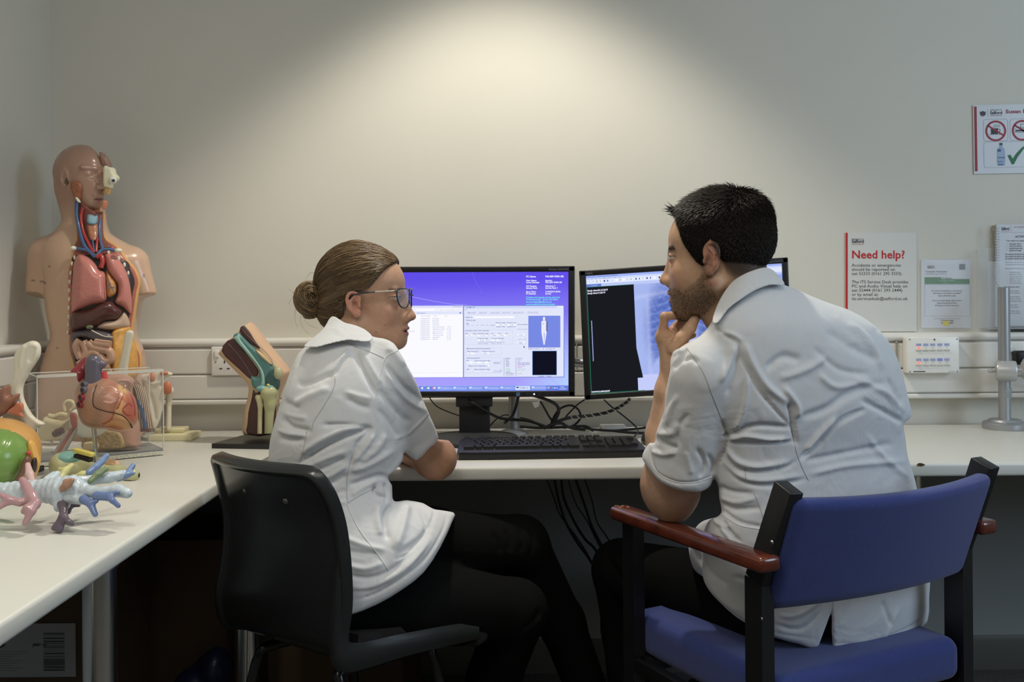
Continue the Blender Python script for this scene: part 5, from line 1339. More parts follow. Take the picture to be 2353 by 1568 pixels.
# --- scapula on its stand
sc = thing('shoulder_blade_model', 'ivory shoulder blade model with orange patches on a cream stand', 'bone model', (P(385, 1005, 2.78).x, 2.78, DZ))
slab('blade', [(308, 868), (336, 859), (350, 858), (366, 852), (382, 853), (396, 858), (394, 864), (382, 868), (372, 878), (374, 893), (383, 898), (378, 920), (369, 959), (360, 982), (354, 985), (350, 977), (343, 941), (338, 908), (333, 880), (322, 874), (312, 876)], 2.76, .008, .007, m_ivory, sc, .0022, strk=[([(334, 872), (352, 882), (372, 876)], 4, .004), ([(342, 900), (352, 935), (357, 970)], 5, -.004)])
for x, y, a_, b_ in ((349, 868, .010, .013), (377, 858, .012, .006), (384, 892, .013, .019)): sdf_obj('muscle_attachment', ell(P(x, y, 2.752), (a_, .008, b_)), A3(P(x, y, 2.752)) - .026, A3(P(x, y, 2.752)) + .026, .002, m_org, sc)
MB().tube([P(374, 900, 2.775), P(374, 996, 2.775)], .0028).build('rod', m_tube, sc)
hb = P(388, 940, 2.80)
sdf_obj('upper_arm_bone', U(chain([pS(389, 898, 2.78), pS(388, 925, 2.79), pS(387, 985, 2.79)], [.013, .0075, .008]), .006), A3(hb) - (.03, .03, .09), A3(hb) + (.03, .03, .08), .0025, m_ivory, sc)
bq = P(402, 1005, 2.80); bq.z = DZ
MB().box(bq + Vector((0, 0, .009)), (.060, .045, .009), bev=.003).box(bq + Vector((-.015, .02, .024)), (.040, .028, .006), bev=.003).build('base', gloss('cream_base', c_(214, 206, 160, 1.4), .4), sc)

# --- clear display case with a body section on a grey board
case = thing('display_case', 'clear acrylic case over a grey board holding anatomical section pieces', 'display case', (-1.0, 2.46, DZ))
dc_x, dc_y = Vector((.82, .572, 0)), Vector((-.572, .82, 0)); C0 = Vector((-1.118, 2.352, DZ))
def DCp(x, y, z): return C0 + dc_x * x + dc_y * y + Vector((0, 0, z))
CWd, CDp, CHt = .290, .125, .214
m_case = mat('case_acrylic', (.93, .95, .93), .03, spec=.5, alpha=.035); m_caseedge = mat('case_edge', (.80, .80, .74), .25, alpha=.9)
def quad_panel(name, a, b, c, d_, th, m):
    mb = MB(); nrm = (Vector(b) - Vector(a)).cross(Vector(d_) - Vector(a)).normalized() * th; mb.prism([a, b, c, d_], (0, 0, 0), nrm); return mb.build(name, m, case, smooth=False)
quad_panel('front_panel', DCp(0, 0, .02), DCp(CWd, 0, .02), DCp(CWd, 0, CHt), DCp(0, 0, CHt), .003, m_case)
quad_panel('back_panel', DCp(0, CDp, .02), DCp(CWd, CDp, .02), DCp(CWd, CDp, CHt), DCp(0, CDp, CHt), .003, m_case)
quad_panel('side_panel', DCp(0, 0, .02), DCp(0, CDp, .02), DCp(0, CDp, CHt), DCp(0, 0, CHt), .003, m_case)
quad_panel('side_panel', DCp(CWd, 0, .02), DCp(CWd, CDp, .02), DCp(CWd, CDp, CHt), DCp(CWd, 0, CHt), .003, m_case)
eg = MB()
for a_, b_ in ((DCp(0, 0, CHt), DCp(CWd, 0, CHt)),): eg.bar(a_, b_, .004, .007)
eg.build('top_edge', m_caseedge, case)
eg = MB()
for a_, b_ in ((DCp(0, CDp, CHt), DCp(CWd, CDp, CHt)), (DCp(0, 0, .02), DCp(0, 0, CHt)), (DCp(CWd, 0, .0), DCp(CWd, 0, CHt)), (DCp(CWd, CDp, .02), DCp(CWd, CDp, CHt)), (DCp(0, 0, CHt), DCp(0, CDp, CHt)), (DCp(CWd, 0, CHt), DCp(CWd, CDp, CHt))): eg.bar(a_, b_, .0022, .0022, up=(.1, .2, .97))
eg.build('edge', m_caseedge, case)
Rc = Matrix((dc_x, dc_y, Vector((0, 0, 1)))).transposed()
MB().box(DCp(CWd / 2, CDp / 2, .010), (CWd / 2, CDp / 2, .0075), Rc, .002).build('board', gloss('board_grey', c_(122, 125, 125), .4, noise=.05), case)
MB().bar(DCp(.0, -.001, .0065), DCp(CWd, -.001, .0065), .003, .009).build('board_edge', mat('board_edge', c_(190, 190, 175), .7, noise=.35, nscale=300), case)
for x, y in ((.02, .01), (CWd - .02, .01), (.02, CDp - .01), (CWd - .02, CDp - .01)): MB().lathe([(0, 0), (.006, 0), (.006, .0028), (0, .0028)], DCp(x, y, 0), n=16).build('foot', m_black, case)
# the section inside: skin side, fatty tissue, pale bladder-like disc, cut muscles
sp = thing('body_section_model', 'pelvis section model with pale disc and cut muscles inside the clear case', 'anatomical model', tuple(DCp(.16, .06, .0175)))
DS = 2.50
slab('skin_side', [(247, 868), (262, 858), (290, 862), (306, 876), (302, 900), (306, 940), (318, 975), (320, 1012), (316, 1027), (240, 1031), (236, 1000), (246, 960), (250, 910)], DS, .035, .025, gloss('section_skin', c_(176, 132, 112), .32), sp, .0028)
slab('fat_tissue', [(190, 990), (235, 985), (262, 985), (288, 995), (286, 1030), (200, 1031), (192, 1015)], DS - .018, .022, .008, gloss('section_fat', c_(168, 140, 88), .5, noise=.35, nscale=120, bump=.6, bscale=250), sp, .0025)
slab('bone_cut', [(195, 1016), (225, 1016), (225, 1035), (195, 1035)], DS - .04, .010, .003, gloss('section_cream', c_(205, 180, 130), .5), sp, .0025, n=2)
slab('pale_disc', [(164, 950), (176, 940), (200, 945), (225, 960), (250, 975), (252, 985), (238, 1000), (212, 1008), (188, 1006), (170, 994), (162, 975)], DS - .03, .016, .012, gloss('section_pale', c_(208, 208, 190), .3), sp, .0025)
slab('muscle_patch', [(161, 952), (172, 948), (178, 960), (177, 982), (170, 988), (163, 975)], DS - .047, .004, .003, m_musc, sp, .002, label='dark red muscle patch')
for x0_, x1_, mm in ((150, 172, gloss('strap_grey', c_(150, 148, 138), .4)), (158, 179, m_musc), (166, 188, gloss('strap_grey', c_(150, 148, 138), .4))):
    MB().tube([P(x0_ - 22, 1042, DS - .06), P(x1_ - 12, 985, DS - .045)], [.006, .004], 10).build('muscle_strap', mm, sp)
slab('nerve_bundle', [(306, 872), (318, 878), (330, 900), (342, 940), (350, 990), (332, 992), (318, 990), (312, 950), (304, 905)], DS + .055, .010, .006, gloss('bundle_brown', c_(128, 88, 66), .4, noise=.3, nscale=60), sp, .0025)
for pts in ([(318, 922), (326, 950), (334, 985)], [(324, 930), (331, 960), (336, 985)], [(317, 918), (322, 935)]): MB().tube([P(x, y, DS + .042) for x, y in pts], .0035).build('vein', m_vein, sp)
for k in range(6): MB().tube(spline([tuple(P(306 + k * 5, 880 + k * 2, DS + .043)), tuple(P(318 + k * 4, 920, DS + .041)), tuple(P(322 + k * 5, 985, DS + .043))], 5), .0010, 6).build('nerve', m_ivory, sp)
ps = thing('pelvic_bone_piece', 'cream curved bone piece with a dark red oval behind the heart model', 'bone model', tuple(P(125, 1030, 2.60)))
slab('bone', [(85, 1000), (96, 975), (106, 957), (130, 962), (152, 964), (176, 945), (172, 966), (160, 975), (150, 990), (142, 1006), (120, 1014), (98, 1012)], 2.565, .020, .012, gloss('piece_cream', c_(196, 180, 136), .4), ps, .0025)
MB().lathe([(0, -.018), (.008, -.013), (.011, 0), (.008, .013), (0, .018)], P(134, 994, 2.545), (.9, 0, .45), 16).build('cut_surface', gloss('oval_red', c_(72, 30, 34), .15), ps, label='dark red glossy oval')
MB().tube(spline([tuple(P(x, y, 2.56)) for x, y in ((112, 955), (125, 957), (140, 952), (155, 955))], 5), [.0055] * 16, 10).build('cartilage_ring', gloss('ring_cream', c_(205, 192, 140), .4), ps)
MB().tube(spline([tuple(P(x, y, 2.57)) for x, y in ((150, 945), (148, 930), (156, 922), (166, 924), (170, 935), (162, 944))], 5), .0045, 10).build('cartilage_ring', gloss('ring_cream', c_(205, 192, 140), .4), ps)
bb = P(110, 1035, 2.58); bb.z = DZ
MB().box(bb + Vector((-.01, 0, .011)), (.075, .055, .011), Matrix.Rotation(-.25, 3, 'Z'), .003).build('base', m_plas, ps, label='white base block')
MB().tube([P(118, 1008, 2.565), Vector((P(118, 1008, 2.565).x, 2.565, DZ + .02))], .004).build('peg', m_chrome, ps)

# --- heart on a metal rod
he = thing('heart_model', 'brown enlarged heart model with red and grey vessels on a metal rod', 'anatomical model', (P(222, 1060, 2.30).x, 2.30, DZ))
HD = 2.30; q = lambda x, y, d=HD: tuple(P(x, y, d))
hb_ = U([ell(q(232, 918), (.046, .045, .050)), ell(q(262, 935), (.050, .042, .046)), ell(q(285, 965), (.028, .028, .026)), ell(q(205, 910), (.028, .035, .045)), ell(q(225, 960), (.036, .034, .024))], .022)
def hcol(V):
    px, py = PIX(V); c = np.tile(A3(c_(158, 116, 92)), (len(V), 1))
    n = np.sin(px * .16 + py * .10 + 2 * np.sin(py * .05)) * .5 + .5
    t = np.clip((px - 228) / 30, 0, 1)[:, None] * .8; c = c * (1 - t) + A3(c_(176, 110, 82)) * t
    n2 = np.sin(px * .9 - py * .55 + 3 * np.sin(px * .07)) * .5 + .5; c *= (.80 + .16 * n + .14 * n2)[:, None]
    def put(pts, w, col, a=1.0):
        d = polydist(px, py, spline(pts, 5)); k = np.clip((w - d) / (w * .5), 0, 1)[:, None] * a; return c * (1 - k) + A3(col) * k
    c = put([(268, 955), (280, 930), (285, 905), (278, 890)], 10, c_(196, 150, 92))
    c = put([(262, 952), (290, 968), (306, 985)], 8, c_(176, 130, 78))
    c = put([(250, 978), (265, 975), (290, 985)], 12, c_(182, 132, 76), .8)
    c = put([(290, 915), (300, 940), (300, 955)], 14, c_(172, 82, 58), .7)
    c = put([(280, 985), (262, 982), (246, 985)], 6, c_(165, 80, 56), .6)
    for pts in ([(284, 905), (272, 935), (268, 940)], [(282, 940), (296, 928), (304, 935)], [(282, 944), (292, 955), (300, 955)], [(262, 945), (255, 965), (236, 975)], [(300, 905), (308, 930), (310, 955)]): c = put(pts, 2.2, c_(150, 44, 34))
    return c
hstr = [([(222, 885), (214, 910), (216, 935), (240, 945), (280, 955), (300, 975)], 2, -.0022), ([(232, 905), (255, 900), (275, 905)], 3, .0012), ([(235, 925), (255, 928), (270, 920)], 3, .0014), ([(228, 890), (250, 888), (272, 896)], 3, .0012), ([(262, 958), (290, 968), (306, 985)], 2, .002)]
ho = sdf_obj('heart_body', hb_, A3(q(170, 1010)) - (0, .07, 0), A3(q(325, 860)) + (0, .07, 0), .0022, mat('heart_paint', (1, 1, 1), .3, vcol=True, coat=.3), he, col=hcol, strk=hstr)
m_hred = gloss('heart_red', c_(135, 36, 44), .28); m_hgrey = gloss('heart_grey', c_(92, 86, 98), .28)
sdf_obj('aorta', SUB(U([cone(q(197, 862, HD + .01), q(180, 862, HD - .005), .020, .018), cone(q(200, 838, HD + .01), q(180, 862, HD), .017, .018), cone(q(195, 836, HD + .02), q(225, 832, HD + .02), .012, .010)], .006), sbox(q(163, 885), (.022, .05, .03), None, 0), .002), A3(q(160, 890)) - (0, .06, 0), A3(q(240, 818)) + (0, .06, 0), .0022, m_hred, he)
sdf_obj('pulmonary_trunk', U([cone(q(215, 832, HD - .012), q(214, 880, HD - .012), .018, .019), cone(q(215, 836, HD - .01), q(236, 838, HD - .01), .010, .009), cone(q(205, 880, HD - .012), q(196, 878, HD - .012), .010, .008)], .006), A3(q(185, 905)) - (0, .05, 0), A3(q(252, 815)) + (0, .05, 0), .0022, m_hgrey, he)
MB().tube([P(236, 856, HD), P(241, 888, HD + .004)], [.009, .011], 14).build('vessel', gloss('heart_bright_red', c_(205, 52, 52), .28), he)
hbv = BVHTree.FromPolygons([tuple(v.co + wpos(he)) for v in ho.data.vertices], [tuple(p.vertices) for p in ho.data.polygons])
MB().tube(on_surface(hbv, [tuple(q_) for q_ in spline([(222, 885), (214, 910), (216, 935), (240, 945), (280, 955), (300, 975)], 8)], .0002), .0010, 6).build('seam_line', m_dark, ho)
for x, y, mm in ((194, 885, m_hgrey), (193, 897, m_hgrey), (188, 914, m_hred), (185, 930, m_hred)):
    h0 = on_surface(hbv, [(x, y)], 0.0); h0 = h0[0] if h0 else P(x, y, HD - .02); ax = (-.45, -1, 0); av = Vector(ax).normalized()
    o_ = MB().lathe([(.0050, .001), (.0062, .003), (.0078, .002), (.0085, -.003), (.0085, -.012)], h0 + av * .003, ax, 18).build('vein_opening', mm, he)
    MB().lathe([(.0052, 0), (.0, .0004)], h0 + av * .0045, ax, 16).build('opening', m_dark, o_)
MB().tube([P(283, 893, HD - .03), P(288, 887, HD - .045)], .0016).build('catch', m_chrome, he); MB().tube([P(300, 975, HD - .02), P(304, 984, HD - .02)], .002).build('catch', mat('brown_hook', (.06, .03, .03), .4), he)
MB().tube([P(215, 975, HD), Vector((P(222, 1060, HD).x, HD, DZ + .006))], .0052, 16).build('rod', m_chrome, he)
hbz = P(222, 1060, HD); hbz.z = DZ
MB().box(hbz + Vector((0, .006, .004)), (.035, .018, .004), bev=.002).build('base', m_black, he)

# --- long bone with teal cartilage lying on the desk
lb = thing('thigh_bone_model', 'pale green thigh bone model with teal cartilage lying on the desk', 'bone model', (P(200, 1090, 2.22).x, 2.22, DZ))
m_gbone = gloss('green_bone', c_(172, 172, 122), .35); LD = 2.235
q = lambda x, y, d=LD: tuple(P(x, y, d))
sdf_obj('bone', U([ell(q(140, 1068, LD), (.024, .028, .026)), ell(q(150, 1080, LD + .02), (.022, .03, .022)), cone(q(150, 1072), q(200, 1078), .026, .015), cone(q(200, 1078), q(270, 1085, LD - .03), .014, .0125), cone(q(270, 1085, LD - .03), q(304, 1093, LD - .05), .013, .016)], .014), (P(110, 0, LD).x, 2.13, DZ), (P(322, 0, LD).x, 2.33, P(0, 1030, LD).z), .0024, m_gbone, lb)
sdf_obj('cartilage', ell(q(158, 1052, LD + .005), (.032, .03, .015)), A3(q(158, 1052, LD)) - .05, A3(q(158, 1052, LD)) + .05, .0025, gloss('teal', c_(112, 165, 155), .3), lb, label='teal cartilage cap')
MB().bar(P(171, 1034, LD - .02), P(214, 1046, LD - .04), .014, .010, bev=.003).build('tendon', gloss('yellow_bar', c_(198, 186, 72), .4), lb, label='yellow bar')
MB().bar(P(174, 1047, LD - .021), P(210, 1058, LD - .041), .014, .009, bev=.002).build('clip', m_black, lb)
MB().lathe([(.0115, 0), (.010, .0004), (0, .0006)], P(308.5, 1094, LD - .0502), (1, -.5, -.1), 20).build('cut_end', gloss('bone_end', c_(190, 180, 130), .5), lb)
pe = thing('cartilage_piece', 'small peach coloured rounded piece behind the lying thigh bone', 'anatomical model', tuple(P(255, 1065, 2.33)))
sdf_obj('piece', INT(ell(A3(P(255, 1070, 2.33)), (.022, .014, .014)), lambda p: DZ - p[:, 2], .001), A3(P(255, 1070, 2.33)) - .03, A3(P(255, 1070, 2.33)) + .03, .002, gloss('peach', c_(212, 170, 122), .35), pe)

# --- painted skull and hip bone at the left edge
sk = thing('painted_skull', 'colour-coded skull model in green and orange cut by the left of the view', 'skull model', (P(0, 1100, 2.10).x, 2.10, DZ))
SKD = 2.08; q = lambda x, y, d=SKD: tuple(P(x, y, d))
sdf_obj('cranium', U([ell(q(-8, 1035, SKD + .04), (.088, .085, .068)), ell(q(60, 1075, SKD + .03), (.022, .035, .034))], .02), (P(-120, 0, SKD).x, 1.95, DZ + .004), (P(125, 0, SKD).x, 2.25, P(0, 945, SKD).z), .0032, gloss('skull_orange', c_(210, 152, 66, 1.35), .28), sk)
sdf_obj('side_plate', ell(q(-8, 1050, SKD), (.068, .075, .060)), (P(-120, 0, SKD).x, 1.96, DZ + .002), (P(90, 0, SKD).x, 2.2, P(0, 970, SKD).z), .003, gloss('skull_green', c_(118, 158, 62, 1.25), .25), sk, label='bright green side plate', strk=[([(8, 1035), (18, 1015), (23, 995), (35, 990)], 2, -.0015)])
slab('cheekbone', [(68, 1010), (80, 1020), (88, 1045), (92, 1065), (84, 1076), (74, 1060), (64, 1035)], SKD + .01, .012, .008, gloss('skull_amber', c_(205, 150, 40), .3), sk, .0025)
slab('jaw_joint', [(52, 1060), (62, 1048), (70, 1055), (68, 1075), (55, 1095), (40, 1108), (34, 1104), (46, 1082)], SKD - .03, .010, .007, gloss('skull_brown', c_(110, 72, 54), .35), sk, .0025)
slab('eye_socket', [(74, 1056), (82, 1052), (85, 1066), (82, 1085), (74, 1088), (72, 1070)], SKD - .002, .008, .006, gloss('skull_dark', c_(55, 38, 34), .3), sk, .0022)
sdf_obj('red_spot', sph(q(66, 1042, SKD - .012), .005), A3(q(66, 1042, SKD - .012)) - .007, A3(q(66, 1042, SKD - .012)) + .007, .0014, gloss('spot_red', c_(190, 52, 40), .3), sk)
hi_ = thing('hip_bone_model', 'white hip bone model with brown muscle and orange ligaments behind the skull', 'bone model', (P(40, 1075, 2.27).x, 2.27, DZ))
HPD = 2.26
slab('hip_bone', [(75, 783), (88, 788), (93, 801), (91, 819), (80, 838), (70, 852), (65, 864), (56, 880), (52, 895), (54, 916), (65, 940), (80, 960), (101, 972), (99, 979), (88, 981), (76, 994), (63, 985), (54, 962), (43, 951), (33, 933), (31, 914), (22, 912), (22, 890), (31, 868), (33, 847), (35, 816), (46, 797), (61, 788)], HPD, .013, .010, m_ivory, hi_, .0024,
     strk=[([(80, 797), (75, 812), (68, 835)], 6, -.005), ([(58, 792), (50, 815), (46, 850)], 4, .003), ([(50, 930), (65, 955), (90, 974)], 5, .004), ([(40, 915), (48, 935)], 5, -.004)])
slab('muscle', [(-30, 905), (0, 894), (20, 885), (23, 910), (43, 904), (41, 918), (30, 935), (8, 955), (-30, 965)], HPD - .02, .016, .010, gloss('hip_muscle', c_(140, 92, 70), .4, noise=.15, nscale=40), hi_, .0025)
slab('ligament', [(16, 948), (34, 932), (40, 926), (52, 927), (54, 940), (50, 948), (55, 960), (40, 956)], HPD - .026, .006, .004, m_org, hi_, .002)
slab('lower_bone', [(8, 955), (25, 950), (45, 955), (58, 975), (74, 992), (60, 1000), (35, 990), (10, 985)], HPD + .01, .012, .009, gloss('shadow_bone', c_(190, 184, 165), .4), hi_, .0025)
hq = P(45, 1000, HPD + .02); MB().tube([P(45, 985, HPD + .015), Vector((hq.x, hq.y, DZ + .01))], .005).build('rod', m_chrome, hi_)
MB().box(Vector((hq.x - .01, hq.y, DZ + .006)), (.05, .035, .006), bev=.002).build('base', m_black, hi_)

# --- bronchial tree in the foreground
br = thing('bronchial_tree_model', 'branching bronchial tree model in blue, pink and yellow in the foreground', 'anatomical model', (P(150, 1215, 1.69).x, 1.69, DZ))
m_tr = gloss('airway_blue', c_(168, 180, 188, 1.7), .3, noise=.18, nscale=90, bump=.5, bscale=120)
def B(x, y, d): return tuple(P(x, y, d))
def bro(name, chains, m, h=.0021, k=.0035, rings=None, label=None):
    fs = []; P0 = []
    for pts, rs in chains:
        w = [A3(B(*q)) for q in pts]; P0 += w; fs += chain(w, [r * (1 if m is m_tr else .80) for r in rs])
    f0 = U(fs, k)
    f = f0 if rings is None else (lambda p: f0(p) - .0009 * np.sin(p[:, 0] * rings))
    P0 = np.array(P0); lo, hi = P0.min(0) - .022, P0.max(0) + .022; lo[2] = max(lo[2], DZ + .0005)
    return sdf_obj(name, f, lo, hi, h, m, br, label=label)
bro('windpipe', [([(-60, 1140, 1.76), (40, 1132, 1.76), (110, 1128, 1.76), (140, 1128, 1.75)], [.020, .019, .021, .024]), ([(140, 1130, 1.75), (165, 1122, 1.75), (200, 1130, 1.74)], [.026, .022, .012]), ([(140, 1140, 1.75), (142, 1160, 1.74)], [.020, .014]), ([(110, 1110, 1.78), (128, 1095, 1.80)], [.012, .010])], m_tr, rings=520)
bro('bronchus', [([(165, 1110, 1.77), (205, 1105, 1.79), (250, 1098, 1.80), (285, 1090, 1.81)], [.012, .009, .010, .008]), ([(190, 1130, 1.74), (230, 1132, 1.73), (270, 1128, 1.73), (292, 1134, 1.72)], [.012, .010, .011, .009]), ([(160, 1140, 1.74), (190, 1150, 1.73)], [.014, .008])], m_tr)
bro('blue_branch', [([(222, 1140, 1.715), (250, 1142, 1.71), (258, 1150, 1.70), (272, 1163, 1.70)], [.010, .009, .006, .0055]), ([(248, 1140, 1.71), (270, 1132, 1.71)], [.006, .005])], gloss('airway_blue_dark', c_(92, 112, 158), .3), label='blue branch')
bro('blue_branch', [([(192, 1148, 1.72), (208, 1158, 1.71), (219, 1183, 1.70)], [.010, .008, .006]), ([(208, 1155, 1.71), (222, 1152, 1.71)], [.006, .005])], MATS['airway_blue_dark'], label='blue branch')
bro('blue_branch', [([(205, 1086, 1.80), (222, 1072, 1.81), (245, 1048, 1.83)], [.008, .0075, .0065]), ([(222, 1072, 1.81), (236, 1062, 1.82)], [.007, .006])], gloss('airway_blue_mid', c_(108, 132, 172), .3), label='blue branch')
bro('blue_branch', [([(272, 1100, 1.81), (290, 1092, 1.81), (306, 1070, 1.82)], [.008, .008, .006]), ([(290, 1092, 1.81), (306, 1088, 1.81)], [.007, .005])], MATS['airway_blue_mid'], label='blue branch')
bro('green_branch', [([(208, 1106, 1.77), (225, 1090, 1.78), (244, 1078, 1.79)], [.007, .0075, .006])], gloss('airway_green', c_(112, 128, 88), .35), label='green branch')
bro('yellow_branch', [([(140, 1100, 1.80), (150, 1082, 1.81), (165, 1070, 1.82)], [.008, .008, .006]), ([(150, 1084, 1.81), (138, 1078, 1.82)], [.007, .005]), ([(172, 1100, 1.80), (190, 1092, 1.80), (200, 1088, 1.80)], [.008, .009, .006])], gloss('airway_yellow', c_(188, 182, 110), .35), label='yellow branch')
bro('brown_branch', [([(146, 1122, 1.725), (156, 1112, 1.72), (166, 1104, 1.715)], [.009, .0095, .006]), ([(152, 1116, 1.72), (150, 1106, 1.72)], [.006, .005])], gloss('airway_brown', c_(160, 118, 90), .35), label='brown branch')
bro('pink_branch', [([(52, 1104, 1.735), (60, 1118, 1.73), (72, 1142, 1.71), (82, 1158, 1.70), (72, 1175, 1.69), (58, 1202, 1.685)], [.008, .010, .012, .010, .009, .0065]), ([(80, 1160, 1.70), (62, 1168, 1.69), (54, 1176, 1.69)], [.010, .008, .006]), ([(72, 1150, 1.71), (45, 1155, 1.70), (22, 1150, 1.70), (2, 1138, 1.70)], [.010, .008, .009, .006]), ([(22, 1150, 1.70), (-5, 1168, 1.69)], [.008, .006])], gloss('airway_pink', c_(166, 124, 128), .28), label='pink branch')
bro('pink_branch', [([(75, 1112, 1.80), (68, 1090, 1.82), (64, 1068, 1.84)], [.007, .009, .006])], gloss('airway_light_pink', c_(196, 160, 156), .3), label='light pink branch')
bro('purple_branch', [([(144, 1158, 1.735), (146, 1175, 1.72), (145, 1190, 1.71), (136, 1218, 1.70)], [.013, .008, .009, .008]), ([(145, 1190, 1.71), (124, 1214, 1.70)], [.008, .006]), ([(146, 1188, 1.71), (158, 1200, 1.70), (166, 1205, 1.70)], [.008, .006, .005])], gloss('airway_purple', c_(88, 76, 88), .35), label='dark purple branch')
bro('purple_branch', [([(170, 1152, 1.77), (163, 1162, 1.77), (158, 1178, 1.76)], [.005, .005, .0045]), ([(163, 1162, 1.77), (182, 1162, 1.77)], [.005, .004])], MATS['airway_purple'], label='dark purple branch')

# --- knee section model
kn = thing('knee_joint_model', 'bent knee section model with teal cartilage and dark red muscle on a black base', 'anatomical model', (P(580, 1000, 2.72).x, 2.72, DZ))
KD = 2.72; K4 = lambda x, y: (440 + x / 4.357, 700 + y / 4.357)
def kp(pts): return [K4(*p) for p in pts]
m_kskin = gloss('knee_skin', c_(200, 158, 122), .4); m_kfat = gloss('knee_fat', c_(188, 164, 120), .45); m_kmus = gloss('knee_muscle', c_(74, 40, 38), .45); m_kteal = gloss('knee_teal', c_(72, 118, 114), .3); m_kteal2 = gloss('knee_light_teal', c_(136, 178, 166), .3); m_kdt = gloss('knee_dark_teal', c_(48, 82, 80), .35)
outer = kp([(565, 185), (610, 190), (660, 250), (790, 420), (900, 550), (975, 650), (985, 680), (960, 750), (900, 880), (870, 980), (840, 1120), (815, 1290), (540, 1300), (530, 1180), (545, 1060), (580, 900), (585, 820), (560, 770), (480, 690), (330, 540), (283, 490), (300, 460), (410, 335), (480, 270)])
slab('skin', outer, KD, .040, .012, m_kskin, kn, .003, n=2)
inner = kp([(545, 195), (600, 270), (740, 470), (860, 600), (905, 650), (915, 740), (885, 780), (865, 960), (840, 1060), (800, 1295), (545, 1300), (535, 1180), (550, 1060), (588, 900), (592, 820), (565, 765), (485, 680), (300, 500), (290, 490), (305, 465), (415, 340), (480, 275)])
slab('fat_layer', inner, KD - .032, .012, .003, m_kfat, kn, .0028, n=2)
slab('thigh_muscle', kp([(415, 340), (302, 465), (470, 640), (595, 752), (600, 710), (655, 722), (680, 680), (660, 630), (560, 500)]), KD - .040, .008, .004, m_kmus, kn, .0025, n=3)
slab('thigh_muscle', kp([(535, 208), (480, 270), (600, 400), (700, 450), (640, 360)]), KD - .040, .008, .004, m_kmus, kn, .0025, n=2)
for pts in ([(505, 240), (600, 350), (700, 440), (790, 540), (820, 610)], [(370, 392), (480, 520), (560, 640), (600, 710)]): MB().tube(spline([tuple(P(*K4(*p), KD - .048)) for p in pts], 6), .0008, 6).build('tendon_line', gloss('line_grey', c_(120, 100, 98), .5), kn)
slab('thigh_bone', kp([(480, 285), (420, 335), (560, 500), (660, 620), (680, 690), (655, 725), (605, 712), (600, 760), (620, 830), (700, 850), (860, 870), (880, 760), (830, 700), (825, 620), (740, 520), (600, 400)]), KD - .042, .012, .008, m_kteal, kn, .0025, n=3, strk=[([(440, 330), (560, 450), (680, 600), (715, 700), (700, 800)], 7, .004), ([(520, 350), (640, 480), (760, 600), (800, 700), (790, 800)], 9, -.008)])
slab('bone_highlight', kp([(480, 287), (455, 312), (425, 338), (560, 495), (650, 600), (690, 680), (700, 760), (690, 815), (740, 810), (735, 700), (700, 620), (600, 480), (500, 350)]), KD - .049, .008, .006, m_kteal2, kn, .0022, n=3)
slab('joint_hollow', kp([(740, 720), (810, 640), (830, 700), (885, 765), (870, 850), (780, 830), (745, 800)]), KD - .048, .008, .005, m_kdt, kn, .0025)
slab('fat_pad', kp([(640, 450), (720, 500), (800, 590), (815, 612), (760, 580), (690, 520)]), KD - .050, .006, .004, gloss('pad_peach', c_(196, 162, 112), .4), kn, .002)
def kell(name, x, y, rx, rz, m, dy=.048, ry=.012, label=None):
    c = A3(P(*K4(x, y), KD - dy)); sdf_obj(name, ell(c, (rx, ry, rz)), c - max(rx, rz, ry) * 1.15, c + max(rx, rz, ry) * 1.15, .002, m, kn, label=label)
kell('kneecap', 868, 690, .0125, .018, gloss('kneecap', c_(168, 166, 125), .35))
kell('meniscus', 705, 842, .016, .009, gloss('meniscus', c_(110, 158, 158), .3), .052, .014); kell('meniscus', 790, 828, .012, .006, MATS['meniscus'], .052, .012)
kell('ligament_tip', 768, 808, .005, .004, gloss('tip_yellow', c_(205, 195, 80), .4), .056, .006); kell('ligament_tip', 822, 846, .004, .005, MATS['tip_yellow'], .056, .006)
slab('calf_muscle', kp([(628, 812), (600, 950), (572, 1060), (560, 1200), (562, 1300), (800, 1300), (850, 1000), (760, 860), (650, 880)]), KD - .038, .008, .003, m_kmus, kn, .0028, n=2)
kq = lambda x, y, d=KD - .050: tuple(P(*K4(x, y), d))
sdf_obj('shin_bone', U([cone(kq(760, 880), kq(800, 870), .018, .014), cone(kq(780, 890), kq(785, 1000), .020, .014), cone(kq(785, 1000), kq(770, 1290), .0135, .0105)], .01), A3(kq(700, 1296)) - (0, .03, 0), A3(kq(880, 820)) + (0, .03, 0), .0024, m_gbone, kn)
sdf_obj('calf_bone', U([cone(kq(675, 930, KD - .053), kq(690, 1010, KD - .053), .010, .0068), cone(kq(690, 1010, KD - .053), kq(683, 1290, KD - .053), .0065, .0065)], .006), A3(kq(640, 1296)) - (0, .03, 0), A3(kq(730, 895)) + (0, .03, 0), .002, gloss('calf_bone', c_(196, 188, 140), .4), kn)
bz = P(575, 1010, KD - .015); kx0, kx1 = P(489, 1010, KD - .09).x, P(680, 1010, KD).x
MB().prism([Vector((kx0, KD - .100, DZ)), Vector((kx1, KD - .130, DZ)), Vector((kx1 + .02, KD + .06, DZ)), Vector((kx0 + .05, KD + .085, DZ))], (0, 0, 0), (0, 0, .013)).build('base', gloss('base_black', (.012, .012, .013), .25), kn)
# grey strap lying behind the chair back
gs = thing('ruler', 'flat grey strip lying on the desk beside the woman\'s back', 'ruler', tuple(P(600, 1054, 2.37)))
a_, b_ = P(578, 1072, 2.30), P(640, 1033, 2.50); a_.z = b_.z = DZ + .003
MB().bar(a_, b_, .022, .004, bev=.001).build('blade', mat('strip_grey', (.20, .195, .17), .45), gs)
